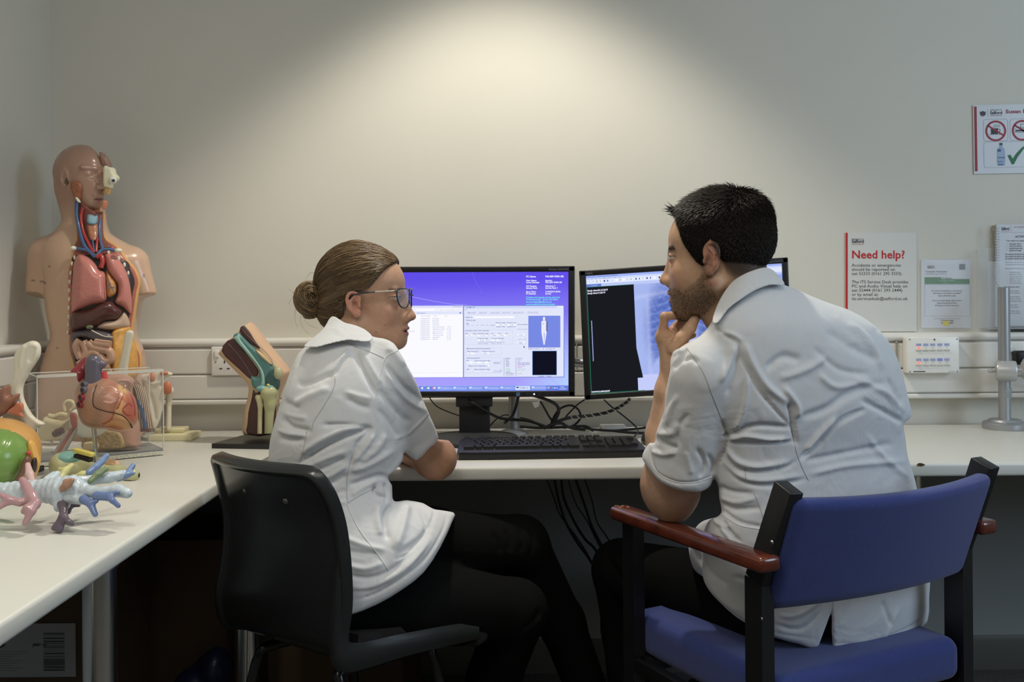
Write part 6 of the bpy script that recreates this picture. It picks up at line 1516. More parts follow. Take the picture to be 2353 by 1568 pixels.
# ================================================================== PEOPLE
SKIN_W, SKIN_M = (0.54, 0.315, 0.205), (0.56, 0.345, 0.22)
m_skin = mat('skin', (1, 1, 1), .46, vcol=True, sss=.12, spec=.4, noise=.06, nscale=90, bump=.10, bscale=900)
m_coat = mat('coat_cotton', (.65, .658, .672), .82, sheen=.15, bump=.10, bscale=900, noise=.02, nscale=6)
nt_ = m_coat.node_tree; tc_ = nt_.nodes.new('ShaderNodeTexCoord'); nz_ = nt_.nodes.new('ShaderNodeTexNoise'); bp_ = nt_.nodes.new('ShaderNodeBump')
nz_.inputs['Scale'].default_value = 11; nz_.inputs['Detail'].default_value = 2.0; nz_.inputs['Distortion'].default_value = 1.4; nz_.inputs['Roughness'].default_value = .45
bp_.inputs['Strength'].default_value = .40; bp_.inputs['Distance'].default_value = .012
nt_.links.new(tc_.outputs['Object'], nz_.inputs['Vector']); nt_.links.new(nz_.outputs['Fac'], bp_.inputs['Height'])
ob_ = [n for n in nt_.nodes if n.bl_idname == 'ShaderNodeBump' and n != bp_][0]; nt_.links.new(bp_.outputs['Normal'], ob_.inputs['Normal'])
m_trous = mat('trousers_black', (.0045, .0048, .005), .9, spec=.12, bump=.2, bscale=600)
m_shoe = mat('shoe_black', (.012, .012, .012), .3)

def frame(yaw, pitch, roll):
    """columns: forward, left, up. yaw from +X towards +Y, pitch positive = nose down, roll positive = head leans to its left"""
    M = Matrix.Rotation(yaw, 3, 'Z') @ Matrix.Rotation(pitch, 3, 'Y') @ Matrix.Rotation(-roll, 3, 'X')
    return np.array(M)

def head_sdf(k=1.0, sex='f', ear=(.004, -.006, .80)):
    m = sex == 'm'
    E = lambda x, y, z, a, b, c, R=None: ell((x * k, y * k, z * k), (a * k, b * k, c * k), R)
    Cn = lambda a, b, ra, rb: cone([v * k for v in a], [v * k for v in b], ra * k, rb * k)
    big = [E(-.010, 0, .030, .090, .075, .083), E(.030, 0, .030, .060, .062, .056), E(.040, 0, -.035, .048, .054, .058)]
    j = .006 if m else 0
    big += [Cn((.076, 0, .002), (.084, 0, -.040), .014, .017)]
    big += [E(.056, s * .033, -.034, .026, .023, .026) for s in (-1, 1)]
    big += [Cn((.000, s * (.050 + j), -.058), (.066, s * .018, -.090 - j), .020, .017) for s in (-1, 1)]
    big += [E(.077, 0, -.097 - j, .020, .021, .015), E(.074, 0, -.072, .023, .029, .026)]
    f = U(big, .022 * k)
    brow = [Cn((.086, 0, .012), (.078, s * .036, .016), .007 if m else .005, .006) for s in (-1, 1)]
    nose = [Cn((.089, 0, .004), (.104, 0, -.030), .0065, .0078), E(.1085, 0, -.0395, .0108, .0100, .0092)] + [E(.098, s * .0105, -.044, .0095, .0065, .0075) for s in (-1, 1)]
    f = U([f] + brow + nose, .009 * k)
    for s in (-1, 1): f = SUB(f, E(.101, s * .032, -.001, .017, .018, .0115), .008 * k)
    f = U([f] + [E(.0745, s * .031, -.001, .0135, .0145, .0125) for s in (-1, 1)], .003 * k)
    f = U([f] + [Cn((.0875, s * .022, .006), (.0800, s * .044, .005), .0024, .0022) for s in (-1, 1)], .003 * k)
    # lips
    f = U([f, E(.0955, 0, -.0655, .0095, .020, .0048), E(.0940, 0, -.0780, .0090, .018, .0058)], .0045 * k)
    f = SUB(f, E(.103, 0, -.0720, .014, .017, .0016), .002 * k)
    for s in (-1, 1): f = SUB(f, E(.103, s * .0055, -.0475, .0045, .0030, .0045), .003 * k)
    # ears
    for s in (-1, 1):
        pts = [(.006, -.004), (.008, .010), (.002, .022), (-.010, .027), (-.021, .020), (-.024, .004), (-.019, -.014), (-.010, -.026), (-.001, -.034), (.006, -.034), (.007, -.024)]
        sp_ = spline([(x, z) for x, z in pts], 3); c0x, c0z, es = ear; sp_ = sp_ * es
        W = [((c0x + x), s * (.0745 + .011 * max(0, -x / .024)), c0z + z) for x, z in sp_]
        rr_ = [.0030 + .0012 * (i / len(W) > .72) for i in range(len(W))]
        hel = [Cn(W[i], W[i + 1], rr_[i], rr_[i + 1]) for i in range(len(W) - 1)]
        base = E(c0x - .007 * es, s * .0735, c0z - .004 * es, .0155 * es, .0045, .030 * es)
        anti = [Cn((c0x - .004 * es, s * .079, c0z + .016 * es), (c0x - .015 * es, s * .0805, c0z + .002), .0024, .0024), Cn((c0x - .015 * es, s * .0805, c0z + .002), (c0x - .009 * es, s * .0795, c0z - .018 * es), .0024, .0024)]
        lobe = E(c0x + .001, s * .0775, c0z - .033 * es, .0078, .0042, .0078)
        trg = E(c0x + .008 * es, s * .0775, c0z - .010 * es, .0042, .0042, .0058)
        e = U([base, lobe] + hel + anti + [trg], .0028 * k)
        e = SUB(e, E(c0x - .001, s * .0825, c0z - .006, .0066, .0068, .0092), .0028 * k)
        f = U([f, e], .0035 * k)
    return f

def to_local(f, O, R): O = A3(O); return lambda p: f((p - O) @ R)
def toW(O, R, q): return A3(O) + R @ A3(q)

def hand_sdf(wr, dr, up, k=1.0, side=1, curl=.5):
    """relaxed hand: wrist point, pointing direction, back-of-hand normal"""
    wr, dr, up = A3(wr), A3(dr) / np.linalg.norm(dr), A3(up); up = up - dr * (up @ dr); up /= np.linalg.norm(up); sd = np.cross(dr, up) * side
    fs = [ell(wr + dr * .045 * k, (.048 * k, .040 * k, .015 * k), np.stack([dr, sd, up], 1))]
    for i, (o, L) in enumerate(((.030, .072), (.011, .080), (-.009, .074), (-.027, .058))):
        a = wr + (dr * .080 + sd * o) * k; d1 = dr * math.cos(curl) - up * math.sin(curl); d2 = dr * math.cos(curl * 2.2) - up * math.sin(curl * 2.2)
        b = a + d1 * L * .5 * k; c = b + d2 * L * .5 * k; fs += chain([a, b, c], [.0092 * k, .0084 * k, .0070 * k])
    a = wr + (dr * .025 + sd * .030) * k; b = a + (dr * .035 + sd * .030 - up * .01) * k; c = b + (dr * .032 + sd * .006 - up * .006) * k
    fs += chain([a, b, c], [.014 * k, .011 * k, .009 * k])
    return U(fs, .006)

def join(parts):
    V, Q, o = [], [], 0
    for v, q in parts: V.append(v); Q.append(q + o); o += len(v)
    return np.concatenate(V), np.concatenate(Q)

def loft2(rows, shear=0.0, n=2.3):
    """rows: (py, x left px, x right px, centre depth, half depth)"""
    R = np.array(rows, float); yy = np.linspace(R[0, 0], R[-1, 0], 240)
    def sm(a): v = np.interp(yy, R[:, 0], a); return np.convolve(np.concatenate([np.full(8, v[0]), v, np.full(8, v[-1])]), np.ones(17) / 17, 'valid')
    L_, R_, C_, B_ = [sm(R[:, i]) for i in (1, 2, 3, 4)]
    def f(p):
        px, py = PIX(p)
        l, r, c, b = [np.interp(py, yy, a) for a in (L_, R_, C_, B_)]
        d = np.maximum(p[:, 1], .5); a = (r - l) / 2 * d / F; cx = (px - (l + r) / 2) * d / F
        q = (np.abs(cx / a) ** n + np.abs((p[:, 1] - c - shear * cx) / b) ** n) ** (1 / n)
        g = (q - 1) * np.minimum(a, b)
        return np.maximum(g, np.maximum(R[0, 0] - py, py - R[-1, 0]) * d / F)
    return f

def raypoly(poly, n=3):
    pl = spline(poly, n, True) if n > 1 else np.array(poly, float)
    def f(p): X, Y = PIX(p); return sd2(X, Y, pl) * p[:, 1] / F
    return f

def strands(name, m, parent, paths, radii, cols, sides=3):
    """many tapered hairs as one mesh"""
    V, Q, C, o = [], [], [], 0
    for pts, r, c in zip(paths, radii, cols):
        pts = np.asarray(pts, float); n = len(pts); t = np.gradient(pts, axis=0); t /= ln(t)[:, None] + 1e-9
        a = np.cross(t, [0.3, 0.5, 0.8]); a /= ln(a)[:, None] + 1e-9; b = np.cross(t, a)
        rr_ = np.asarray(r, float) * np.ones(n); ang = np.arange(sides) * 2 * PI / sides
        ring = pts[:, None] + (a[:, None] * np.cos(ang)[None, :, None] + b[:, None] * np.sin(ang)[None, :, None]) * rr_[:, None, None]
        V.append(ring.reshape(-1, 3)); C.append(np.tile(c, (n * sides, 1)))
        i = np.arange(n - 1)[:, None] * sides; k = np.arange(sides)[None]; k2 = (k + 1) % sides
        Q.append(np.stack([i + k, i + k2, i + sides + k2, i + sides + k], -1).reshape(-1, 4) + o); o += n * sides
    return mesh_obj(name, np.concatenate(V), np.concatenate(Q), m, parent, col=np.concatenate(C))

def mixc(c, m, col):
    m = np.clip(m, 0, 1)[:, None]; return c * (1 - m) + A3(col) * m

def head_paint(V, O, R, k, base, sex):
    q = ((V - A3(O)) @ R) / k; x, y, z = q[:, 0], q[:, 1], q[:, 2]
    c = np.tile(A3(base), (len(V), 1))
    g = lambda cx, cy, cz, r: np.exp(-(((x - cx) ** 2 + (np.abs(y) - cy) ** 2 + (z - cz) ** 2) / r ** 2))
    c = mixc(c, .35 * g(.07, .042, -.035, .022), (.55, .22, .17)); c = mixc(c, .35 * g(.11, 0, -.040, .012), (.55, .24, .18))
    c = mixc(c, .45 * (np.abs(y) > .072) * (np.abs(z + .012) < .05) * (np.abs(x + .008) < .035), (.58, .20, .15))
    lip = (x > .084) * np.clip(1.6 - (np.abs(y) / .019) ** 2 - ((z + .0718) / .0088) ** 2, 0, 1)
    c = mixc(c, lip * .85, (.42, .15, .14) if sex == 'f' else (.40, .19, .16))
    c = mixc(c, (x > .088) * (np.abs(z + .072) < .0014) * (np.abs(y) < .017) * .8, (.16, .05, .05))
    bz = .0195 - .10 * np.maximum(0, np.abs(y) - .03) + (.001 if sex == 'f' else -.001)
    br_ = (x > .05) * (np.abs(y) > .010) * (np.abs(y) < .050) * np.exp(-((z - bz) / (.0032 if sex == 'f' else .0062)) ** 2)
    c = mixc(c, br_ * (.65 if sex == 'f' else 1.0), (.10, .055, .035) if sex == 'f' else (.018, .013, .011))
    c = mixc(c, (x > .060) * np.exp(-((np.abs(y) - .034) / .014) ** 2 - ((z - .001) / .008) ** 2) * .4, (.24, .13, .10))
    c = mixc(c, (x > .095) * np.exp(-((np.abs(y) - .0058) / .0028) ** 2 - ((z + .0480) / .003) ** 2), (.06, .02, .02))
    c = mixc(c, np.exp(-(((x - .002) ** 2 + (z + .012) ** 2) / .0060 ** 2)) * (np.abs(y) > .068) * (np.abs(y) < .0815) * .7, (.16, .06, .045))
    ey = (x > .062) * (np.abs(z - .000) < .0042 * np.sqrt(np.clip(1 - ((np.abs(y) - .032) / .0135) ** 2, 0, 1)))
    c = mixc(c, ey * .95, (.62, .58, .55)); c = mixc(c, ey * (np.hypot(np.abs(y) - .030, z - .0005) < .0052), (.03, .02, .015))
    c = mixc(c, (x > .062) * np.exp(-((z - .0046 * np.sqrt(np.clip(1 - ((np.abs(y) - .032) / .015) ** 2, 0, 1))) / .0011) ** 2) * (np.abs(np.abs(y) - .032) < .015) * .85, (.03, .02, .015))
    return c, q

# ------------------------------------------------------------------ the woman
wo_ = thing('person', 'woman with a light brown hair bun, glasses and white short-sleeved tunic leaning on the desk', 'person', (-.33, 2.12, .45))
WK, WO = 1.0, P(835, 683, 2.205); WR = frame(math.radians(-7), math.radians(2), 0)
hs = to_local(head_sdf(WK, 'f', (.006, -.010, .78)), WO, WR)
WL = lambda x, y, z: tuple(toW(WO, WR, (x, y, z)))
neck = U([cone(WL(-.020, 0, -.045), P(800, 800, 2.19), .052, .056), cone(P(800, 800, 2.19), P(785, 850, 2.16), .062, .09)], .02)
fhead = U([hs, neck], .018)
Vh, Qh = nets(fhead, A3(WO) + (-.15, -.13, -.20), A3(WO) + (.16, .13, .14), .0019)
Vh = smooth_mesh(Vh, Qh, 1, .4)
Ch, qh = head_paint(Vh, WO, WR, WK, SKIN_W, 'f')
px_, py_ = PIX(Vh)
for x_, y_, r_ in ((864, 764, 2.0), (894, 697, 1.0), (884, 747, 1.2), (890, 634, .9), (850, 726, .8)): Ch = mixc(Ch, np.exp(-(np.hypot(px_ - x_, py_ - y_) / r_) ** 2) * .8, (.10, .04, .03))
# arms: near arm bent on the desk edge, far arm behind the trunk
W_sh, W_el, W_wr = P(880, 838, 2.10), P(998, 1052, 2.255), P(905, 1072, 2.42); 
W_el.z = max(W_el.z, DZ + .030); W_wr.z = DZ + .032
hand_r = hand_sdf(W_wr, (-.8, .3, 0), (0, 0, 1), .92, -1, .25)
fa_ = U(chain([P(890, 850, 2.11), P(962, 1010, 2.20), W_el], [.040, .041, .042]) + [ ell(W_el + Vector((.006, -.004, -.004)), (.040, .040, .040)), cone(W_el, W_wr, .041, .026), hand_r], .022)
clipdesk = lambda p: np.where(p[:, 1] > DFRONT, DZ + .0005 - p[:, 2], -1.0)
wclip = raypoly([(763, 727), (856, 774), (905, 789), (935, 840), (959, 883), (988, 954), (1009, 1006), (1060, 1040), (1060, 1120), (860, 1120), (700, 1000), (700, 796)], 1)
fa2 = lambda p: np.maximum(np.maximum(fa_(p), clipdesk(p)), np.where(PIX(p)[1] < 1012, wclip(p) + .007, -1.0))
W_elL, W_wrL = P(672, 1014, 2.36), P(800, 1060, 2.50); W_elL.z = DZ + .05; W_wrL.z = DZ + .03
fl_ = U([cone(P(745, 850, 2.22), W_elL, .044, .040), cone(W_elL, W_wrL, .039, .026), hand_sdf(W_wrL, (.8, .2, 0), (0, 0, 1), .92, 1, .25)], .02)
Va, Qa = nets(fa2, (-.52, 1.98, DZ - .06), (.0, 2.62, 1.05), .0034); Va = smooth_mesh(Va, Qa, 2)
Vl, Ql = nets(fl_, (-.62, 2.10, DZ + .001), (-.02, 2.66, 1.06), .005); Vl = smooth_mesh(Vl, Ql, 2)
core = U([cone(P(790, 860, 2.15), P(760, 1250, 2.10), .09, .10)], .01)
Vc, Qc = nets(core, (-.55, 1.9, .5), (-.1, 2.4, 1.1), .012)
Vb, Qb = join([(Vh, Qh), (Va, Qa), (Vl, Ql), (Vc, Qc)])
skin_rest = np.tile(A3(SKIN_W) * A3((.92, .86, .82)), (len(Va) + len(Vl) + len(Vc), 1))
mesh_obj('body', Vb, Qb, m_skin, wo_, col=np.concatenate([Ch, skin_rest]))
# --- hair: scalp cap, combed strands, bun, wisps
HC = [(.075, .25, .11)]
def wcap(p):
    q = (p - A3(WO)) @ WR
    f = smin(ell((-.012, 0, .031), (.096, .081, .090))(q), ell((.026, 0, .034), (.064, .067, .060))(q), .02)
    f = smin(f, ell((-.050, 0, -.028), (.050, .060, .050))(q), .03)
    x, y, z = q[:, 0], np.abs(q[:, 1]), q[:, 2]
    # hairline: front edge runs from the forehead over the temple to the top of the ear and behind it to the nape
    zl = np.interp(x, [-.11, -.065, -.040, -.030, -.024, -.012, .000, .010, .030, .045, .058, .068, .075], [-.115, -.100, -.080, -.060, -.018, .014, .016, .012, .020, .040, .060, .072, .080])
    return np.maximum(f, (zl - z) * .75)
Vw, Qw = nets(wcap, A3(WO) + (-.16, -.13, -.15), A3(WO) + (.12, .13, .15), .0026); Vw = smooth_mesh(Vw, Qw, 2)
m_hairw = mat('hair_brown', (1, 1, 1), .42, vcol=True, spec=.6); 
knot = A3(WL(-.098, -.004, -.012)); bunc = A3(P(712, 691, 2.195))
rs_ = np.random.RandomState(4)
bw = shrink_to(Vw, Qw)
def hc(t): a, b = A3((.060, .036, .020)), A3((.34, .215, .10)); return a + (b - a) * t
paths, rad, cols = [], [], []
for i in range(4600):
    # start on the hairline or the crown, end at the knot; follow the surface
    u = rs_.rand(); s = -1 if rs_.rand() < .80 else 1
    if u < .75:
        t = rs_.rand(); x = np.interp(t, [0, .3, .6, .8, 1], [.076, .062, .030, .005, -.020]); z = np.interp(t, [0, .3, .6, .8, 1], [.082, .062, .022, .018, .010]); y = np.interp(t, [0, .3, .6, .8, 1], [.0, .045, .068, .074, .078])
        x += rs_.randn() * .002; z += abs(rs_.randn()) * .002
    else: x, y, z = rs_.uniform(-.05, .05), rs_.uniform(0, .06), .115
    if u > .93: x, y, z = -.045, .05 * rs_.rand() + .01, -.095
    a = toW(WO, WR, (x, s * y, z)); N_ = 12; pts = []
    if i > 1300: a = Vw[rs_.randint(len(Vw))]
    lift = rs_.uniform(.0004, .0036); ph = rs_.uniform(0, 6.3); am = rs_.uniform(0, .0022)
    for j in range(N_):
        w_ = j / (N_ - 1) * .97; p_ = a * (1 - w_) + knot * w_
        c_ax = A3(WL(-.012, 0, .02)); dr_ = p_ - c_ax; dr_ /= np.linalg.norm(dr_)
        h_ = bw.ray_cast(Vector(c_ax + dr_ * .25), Vector(-dr_))
        sp_ = A3(h_[0]) if h_[0] is not None else p_
        pts.append(sp_ + dr_ * (lift * math.sin(PI * min(1, w_ * 1.2 + .12))) + A3((0, 0, am * math.sin(ph + w_ * 7))))
    paths.append(pts); rad.append(np.interp(np.linspace(0, 1, N_), [0, .12, .8, 1], [.0003, .0007, .0008, .0005])); cols.append(hc(np.clip(rs_.beta(1.6, 2.6), 0, 1)))
capcol = np.tile(hc(.22), (len(Vw), 1))
mesh_obj('hair_base', Vw, Qw, m_hairw, wo_, col=capcol)
strands('hair', m_hairw, wo_, paths, rad, cols)
# bun: coils of strands around a core
BR = .030
sdf_obj('hair_bun_core', U([ell(bunc + A3((0, 0, .003)), (.029, .029, .034)), cone(bunc, knot, .018, .016)], .012), bunc - .06, bunc + .075, .003, m_hairw, wo_, col=lambda V: np.tile(hc(.18), (len(V), 1)))
paths, rad, cols = [], [], []
for i in range(900):
    kind = rs_.rand(); th0 = rs_.uniform(0, 2 * PI); off_ = rs_.uniform(-1, 1)
    if kind < .62: n0 = A3((.25, -.55, .25 + .5 * off_ * .3)); n0 = A3((.35, -.9, .15)) + rs_.randn(3) * .10; c0 = bunc + A3((.0, -.004, .004)); R0 = .034 + .003 * rs_.rand(); zo = rs_.uniform(-.024, .0355)
    else: n0 = A3((.9, .25, .35)) + rs_.randn(3) * .12; c0 = bunc + A3((0, 0, -.004)); R0 = .034; zo = rs_.uniform(-.018, .018)
    n0 /= np.linalg.norm(n0); a = np.cross(n0, [0, 0, 1.]); a /= np.linalg.norm(a); b = np.cross(n0, a)
    rr2 = math.sqrt(max(R0 ** 2 - zo ** 2, .000012)); L_ = rs_.uniform(1.8, 4.2)
    pts = [c0 + n0 * (zo + .003 * math.sin(t_ * 2 + off_ * 3)) + (a * math.cos(th0 + t_) * .92 + b * math.sin(th0 + t_) * 1.05) * rr2 for t_ in np.linspace(0, L_, 14)]
    paths.append(pts); rad.append(np.interp(np.linspace(0, 1, 14), [0, .15, .85, 1], [.0004, .0011, .0011, .0004])); cols.append(hc(np.clip(rs_.beta(1.6, 2.2), 0, 1)))
strands('hair_bun', m_hairw, wo_, paths, rad, cols)
paths, rad, cols = [], [], []
for pts in ([(690, 672), (676, 680), (667, 690), (664, 700)], [(688, 700), (680, 715), (678, 735), (684, 752)], [(695, 720), (690, 738), (700, 758), (712, 768)], [(700, 735), (712, 748), (730, 755)], [(690, 680), (672, 672), (664, 664)], [(740, 640), (745, 610), (762, 588), (785, 572)], [(742, 655), (738, 625), (752, 600)], [(745, 615), (758, 590), (778, 575)], [(700, 650), (712, 628), (728, 628)], [(765, 718), (768, 726), (766, 734)], [(690, 690), (682, 705), (676, 720)], [(870, 615), (895, 622), (905, 640)], [(860, 600), (885, 612), (898, 628)]):
    W = spline([tuple(P(x, y, 2.19 + .01 * math.sin(x))) for x, y in pts], 6); paths.append(W); rad.append(np.full(len(W), .00028)); cols.append(hc(.35))
strands('stray_hair', m_hairw, wo_, paths, rad, cols)
# --- glasses
gl = thing('glasses', 'dark-framed glasses with a pearly temple worn by the woman', 'glasses', tuple(WL(.10, 0, 0)))
GZ = .006
gl.location = Vector(WL(.10, 0, 0)); m_gf = mat('glasses_frame', (.02, .03, .045), .15, coat=.5)
def GL(y, z, dx=0): return WL(.106 + dx - 5.0 * y * y, y, z + .005)
for s in (-1, 1):
    o = [(.010, .012), (.022, .017), (.044, .018), (.056, .015), (.058, .004), (.052, -.014), (.042, -.022), (.028, -.023), (.016, -.016), (.010, -.002)]
    sp_ = spline([(s * y, z - .002) for y, z in o], 4, True)
    MB().tube([GL(y, z) for y, z in list(sp_) + [sp_[0]]], .0016, 8, False).build('rim', m_gf, gl)
    lens = MB(); pts = [GL(y, z) for y, z in sp_]; lens.prism(pts, (0, 0, 0), tuple(WR[:, 0] * .0008)); lens.build('lens', mat('lens', (.75, .80, .95), .02, spec=.6, alpha=.14), gl)
    tp = [GL(s * .058, .010), WL(.086, s * .070, .016), WL(.060, s * .077, .010)]
    MB().tube(tp[:2], .0019, 8).build('hinge', m_gf, gl)
    e1, e2 = WL(.087, s * .0705, .016), WL(.046, s * .079, .013); MB().tube([e1, e2], .0011, 8).build('temple', mat('temple_silver', (.55, .50, .46), .25, metal=.8), gl)
    pr_ = MB()
    for k_2 in range(13): q_ = A3(WL(.078, s * .0735, .0155)) * (1 - k_2 / 12) + A3(WL(.046, s * .080, .0132)) * (k_2 / 12); pr_.lathe([(.0003, -.0014), (.0011, -.0009), (.0014, 0), (.0011, .0009), (.0003, .0014)], q_, tuple(WR[:, 0]), 8)
    pr_.build('pearl_row', mat('pearl', (.75, .72, .68), .15), gl)
    MB().tube(spline([WL(.047, s * .080, .013), WL(.030, s * .0805, .011), WL(.012, s * .0795, .008), WL(-.006, s * .0765, .001), WL(-.018, s * .0765, -.016), WL(-.020, s * .074, -.028)], 5), .0018, 8).build('temple_tip', m_gf, gl)
MB().tube(spline([GL(-.010, .004), WL(.1115, 0, .007), GL(.010, .004)], 5), .0014, 8).build('bridge', m_gf, gl)

# --- tunic
wsil = [(763, 727), (790, 741), (811, 746), (838, 757), (856, 774), (881, 778), (905, 789), (919, 811), (935, 840), (959, 883), (972, 918), (988, 954), (1009, 1006), (985, 1032), (956, 1059), (928, 1036), (926, 1058), (906, 1083), (889, 1097), (901, 1116), (902, 1150), (916, 1153), (935, 1150), (973, 1157), (997, 1171), (1043, 1178), (1040, 1198), (1011, 1260), (973, 1317), (925, 1355), (868, 1389), (796, 1417), (740, 1420), (680, 1360), (635, 1250), (617, 1120), (618, 1035), (624, 997), (643, 930), (662, 867), (684, 815), (703, 796), (743, 757)]
trunk_w = loft2([(720, 770, 850, 2.185, .060), (745, 740, 872, 2.175, .075), (770, 708, 905, 2.165, .095), (800, 682, 935, 2.15, .115), (850, 655, 950, 2.14, .130), (900, 638, 940, 2.13, .138), (950, 626, 935, 2.125, .140), (1000, 612, 935, 2.12, .140), (1050, 610, 935, 2.12, .138), (1100, 608, 915, 2.12, .132), (1150, 615, 915, 2.12, .135), (1200, 625, 920, 2.125, .142), (1300, 650, 905, 2.13, .142), (1380, 690, 860, 2.13, .120), (1430, 720, 830, 2.13, .10)])
slv = U([ell(P(893, 836, 2.10), (.070, .062, .075)), cone(P(893, 846, 2.10), P(968, 1022, 2.205), .066, .052), cone(P(968, 1022, 2.205), P(985, 1062, 2.228), .052, .054)], .02)
slv2 = U([cone(P(700, 850, 2.26), P(668, 960, 2.33), .070, .058)], .02)
lapw = U([cone(P(790, 1290, 2.06), P(985, 1225, 2.20), .120, .082), cone(P(985, 1225, 2.20), P(1060, 1220, 2.24), .082, .084), cone(P(830, 1340, 2.16), P(960, 1290, 2.3), .09, .08), cone(P(790, 1340, 2.06), P(960, 1375, 2.11), .124, .112), cone(P(880, 1290, 2.05), P(1000, 1240, 2.14), .11, .10), ell(P(890, 1140, 2.10), (.028, .05, .035)), cone(P(780, 1250, 2.05), P(800, 1390, 2.02), .10, .085)], .05)
fcw = U([trunk_w, slv2], .03); fcw = U([fcw, lapw], .05); fcw = U([fcw, slv], .014)
neckhole = cone(WL(-.012, 0, -.06), P(812, 790, 2.19), .054, .045)
fcw = SUB(INT(fcw, raypoly(wsil, 2), .008), neckhole, .004)
armhole = U([cone(P(905, 860, 2.11), W_el, .047, .049)], .01)
fcw_s = SUB(fcw, armhole, .003)
C6 = lambda pts: [(600 + x / 2.09, 700 + y / 2.09) for x, y in pts]
wst = [(C6([(345, 330), (250, 372), (180, 385)]), 9, -.004), (C6([(450, 215), (490, 320), (560, 440)]), 8, -.006), (C6([(480, 210), (540, 320), (575, 380)]), 6, .003), (C6([(405, 450), (470, 485), (525, 500)]), 9, -.006),
       (C6([(405, 420), (470, 440), (530, 455)]), 7, .003), (C6([(600, 290), (690, 400), (790, 470)]), 8, -.005), (C6([(600, 330), (680, 440), (800, 520)]), 7, .004), (C6([(565, 400), (640, 500), (720, 570)]), 9, -.005), (C6([(560, 500), (620, 570), (660, 640)]), 8, -.004),
       (C6([(532, 594), (430, 628), (300, 690), (180, 765)]), 6, -.011), (C6([(500, 580), (400, 600), (280, 655), (190, 720)]), 8, .006), (C6([(532, 590), (400, 578), (290, 580)]), 6, -.006), (C6([(535, 600), (465, 670), (420, 790)]), 6, -.006), (C6([(545, 620), (500, 690), (440, 760)]), 7, .004),
       (C6([(100, 545), (150, 590), (240, 610)]), 9, -.007), (C6([(110, 520), (170, 540), (220, 545)]), 7, .004), (C6([(85, 640), (150, 655), (215, 650)]), 8, -.005), (C6([(80, 600), (130, 620), (200, 625)]), 6, .004), (C6([(150, 490), (230, 440), (330, 400)]), 12, .005), (C6([(110, 470), (190, 500)]), 9, -.005),
       (C6([(200, 790), (300, 745), (420, 700)]), 7, .004), (C6([(215, 820), (320, 780), (410, 735)]), 6, -.004), (C6([(250, 850), (340, 820), (415, 770)]), 6, .004), (C6([(280, 880), (350, 855), (415, 815)]), 6, -.004), (C6([(300, 930), (360, 910), (410, 890)]), 7, -.003), (C6([(330, 970), (380, 955), (412, 945)]), 7, .003),
       (C6([(425, 870), (480, 850), (560, 822), (600, 828)]), 7, -.006), (C6([(430, 800), (520, 770), (640, 700)]), 9, .005), (C6([(480, 760), (560, 690), (600, 620)]), 10, .004), (C6([(430, 920), (490, 880), (560, 845)]), 6, .003), (C6([(545, 870), (550, 910), (600, 930)]), 6, -.008), (C6([(590, 860), (605, 900), (600, 960)]), 4, -.006),
       (C6([(632, 960), (600, 1010), (600, 1080), (610, 1130)]), 9, -.009), (C6([(560, 960), (560, 1040), (580, 1110)]), 10, .005), (C6([(700, 960), (680, 1060), (640, 1180)]), 14, .008), (C6([(760, 980), (800, 1060), (760, 1130), (650, 1210)]), 9, -.006), (C6([(830, 985), (825, 1030), (780, 1120), (700, 1200), (640, 1225)]), 4, -.005),
       (C6([(400, 1120), (500, 1160), (600, 1180)]), 8, .004), (C6([(395, 1180), (480, 1195), (560, 1200)]), 8, -.004), (C6([(400, 1250), (500, 1270), (590, 1240)]), 8, .004), (C6([(400, 1300), (520, 1315), (640, 1270), (760, 1160)]), 8, -.005), (C6([(405, 1360), (540, 1350), (700, 1260), (820, 1120)]), 7, .004), (C6([(405, 1430), (540, 1395), (680, 1315), (790, 1220), (870, 1090), (890, 1010)]), 2.5, -.003),
       (C6([(215, 205), (320, 185), (410, 180), (455, 200)]), 3, -.004), (C6([(130, 470), (170, 370), (230, 260)]), 14, .004), (C6([(650, 660), (720, 630), (812, 535)]), 2, -.003), (C6([(640, 650), (710, 615), (808, 520)]), 2.5, .0025), (C6([(600, 210), (640, 230), (690, 300)]), 10, .004), (C6([(700, 700), (640, 780), (600, 820)]), 6, .003),
       (C6([(450, 203), (400, 262), (352, 345)]), 4.5, -.005), (C6([(440, 200), (385, 262), (340, 330)]), 5, .004)]
Vt, Qt = nets(fcw_s, (-.60, 1.90, .42), (-.02, 2.46, 1.12), .0032); Vt, Qt = largest(Vt, Qt)
Vt = smooth_mesh(Vt, Qt, 4); Vt = smooth_mesh(strokes(Vt, normals(Vt, Qt), [(a, max(2.6, w * .75), h * 1.15) for a, w, h in wst]), Qt, 1)
tnw = mesh_obj('tunic', Vt, Qt, m_coat, wo_)
bt = shrink_to(Vt, Qt)
def seam(name, pts, r, off, parent, m, bvh, dens=6):
    W = on_surface(bvh, [tuple(q) for q in spline(pts, dens)], off)
    if len(W) > 2: MB().tube(W, r, 6).build(name, m, parent)
m_seam = mat('seam_thread', (.42, .42, .43), .8); m_pipe = mat('seam_piping', (.74, .74, .74), .8)
for pts in ([(815, 797), (850, 809), (882, 823)], C6([(355, 345), (350, 400), (300, 490), (255, 560), (243, 605)]), C6([(220, 610), (205, 690), (185, 760)]), C6([(440, 720), (418, 800), (412, 870), (414, 950)]), C6([(414, 955), (470, 920), (550, 878)])): seam('seam', pts, .0007, .0002, tnw, m_seam, bt)
for pts in (C6([(665, 218), (600, 252), (575, 320), (550, 420), (533, 520), (532, 590)]), C6([(645, 662), (700, 640), (760, 590), (812, 535)]), C6([(414, 960), (470, 1080), (560, 1200), (610, 1275)])): seam('seam', pts, .0011, .0003, tnw, m_pipe, bt)
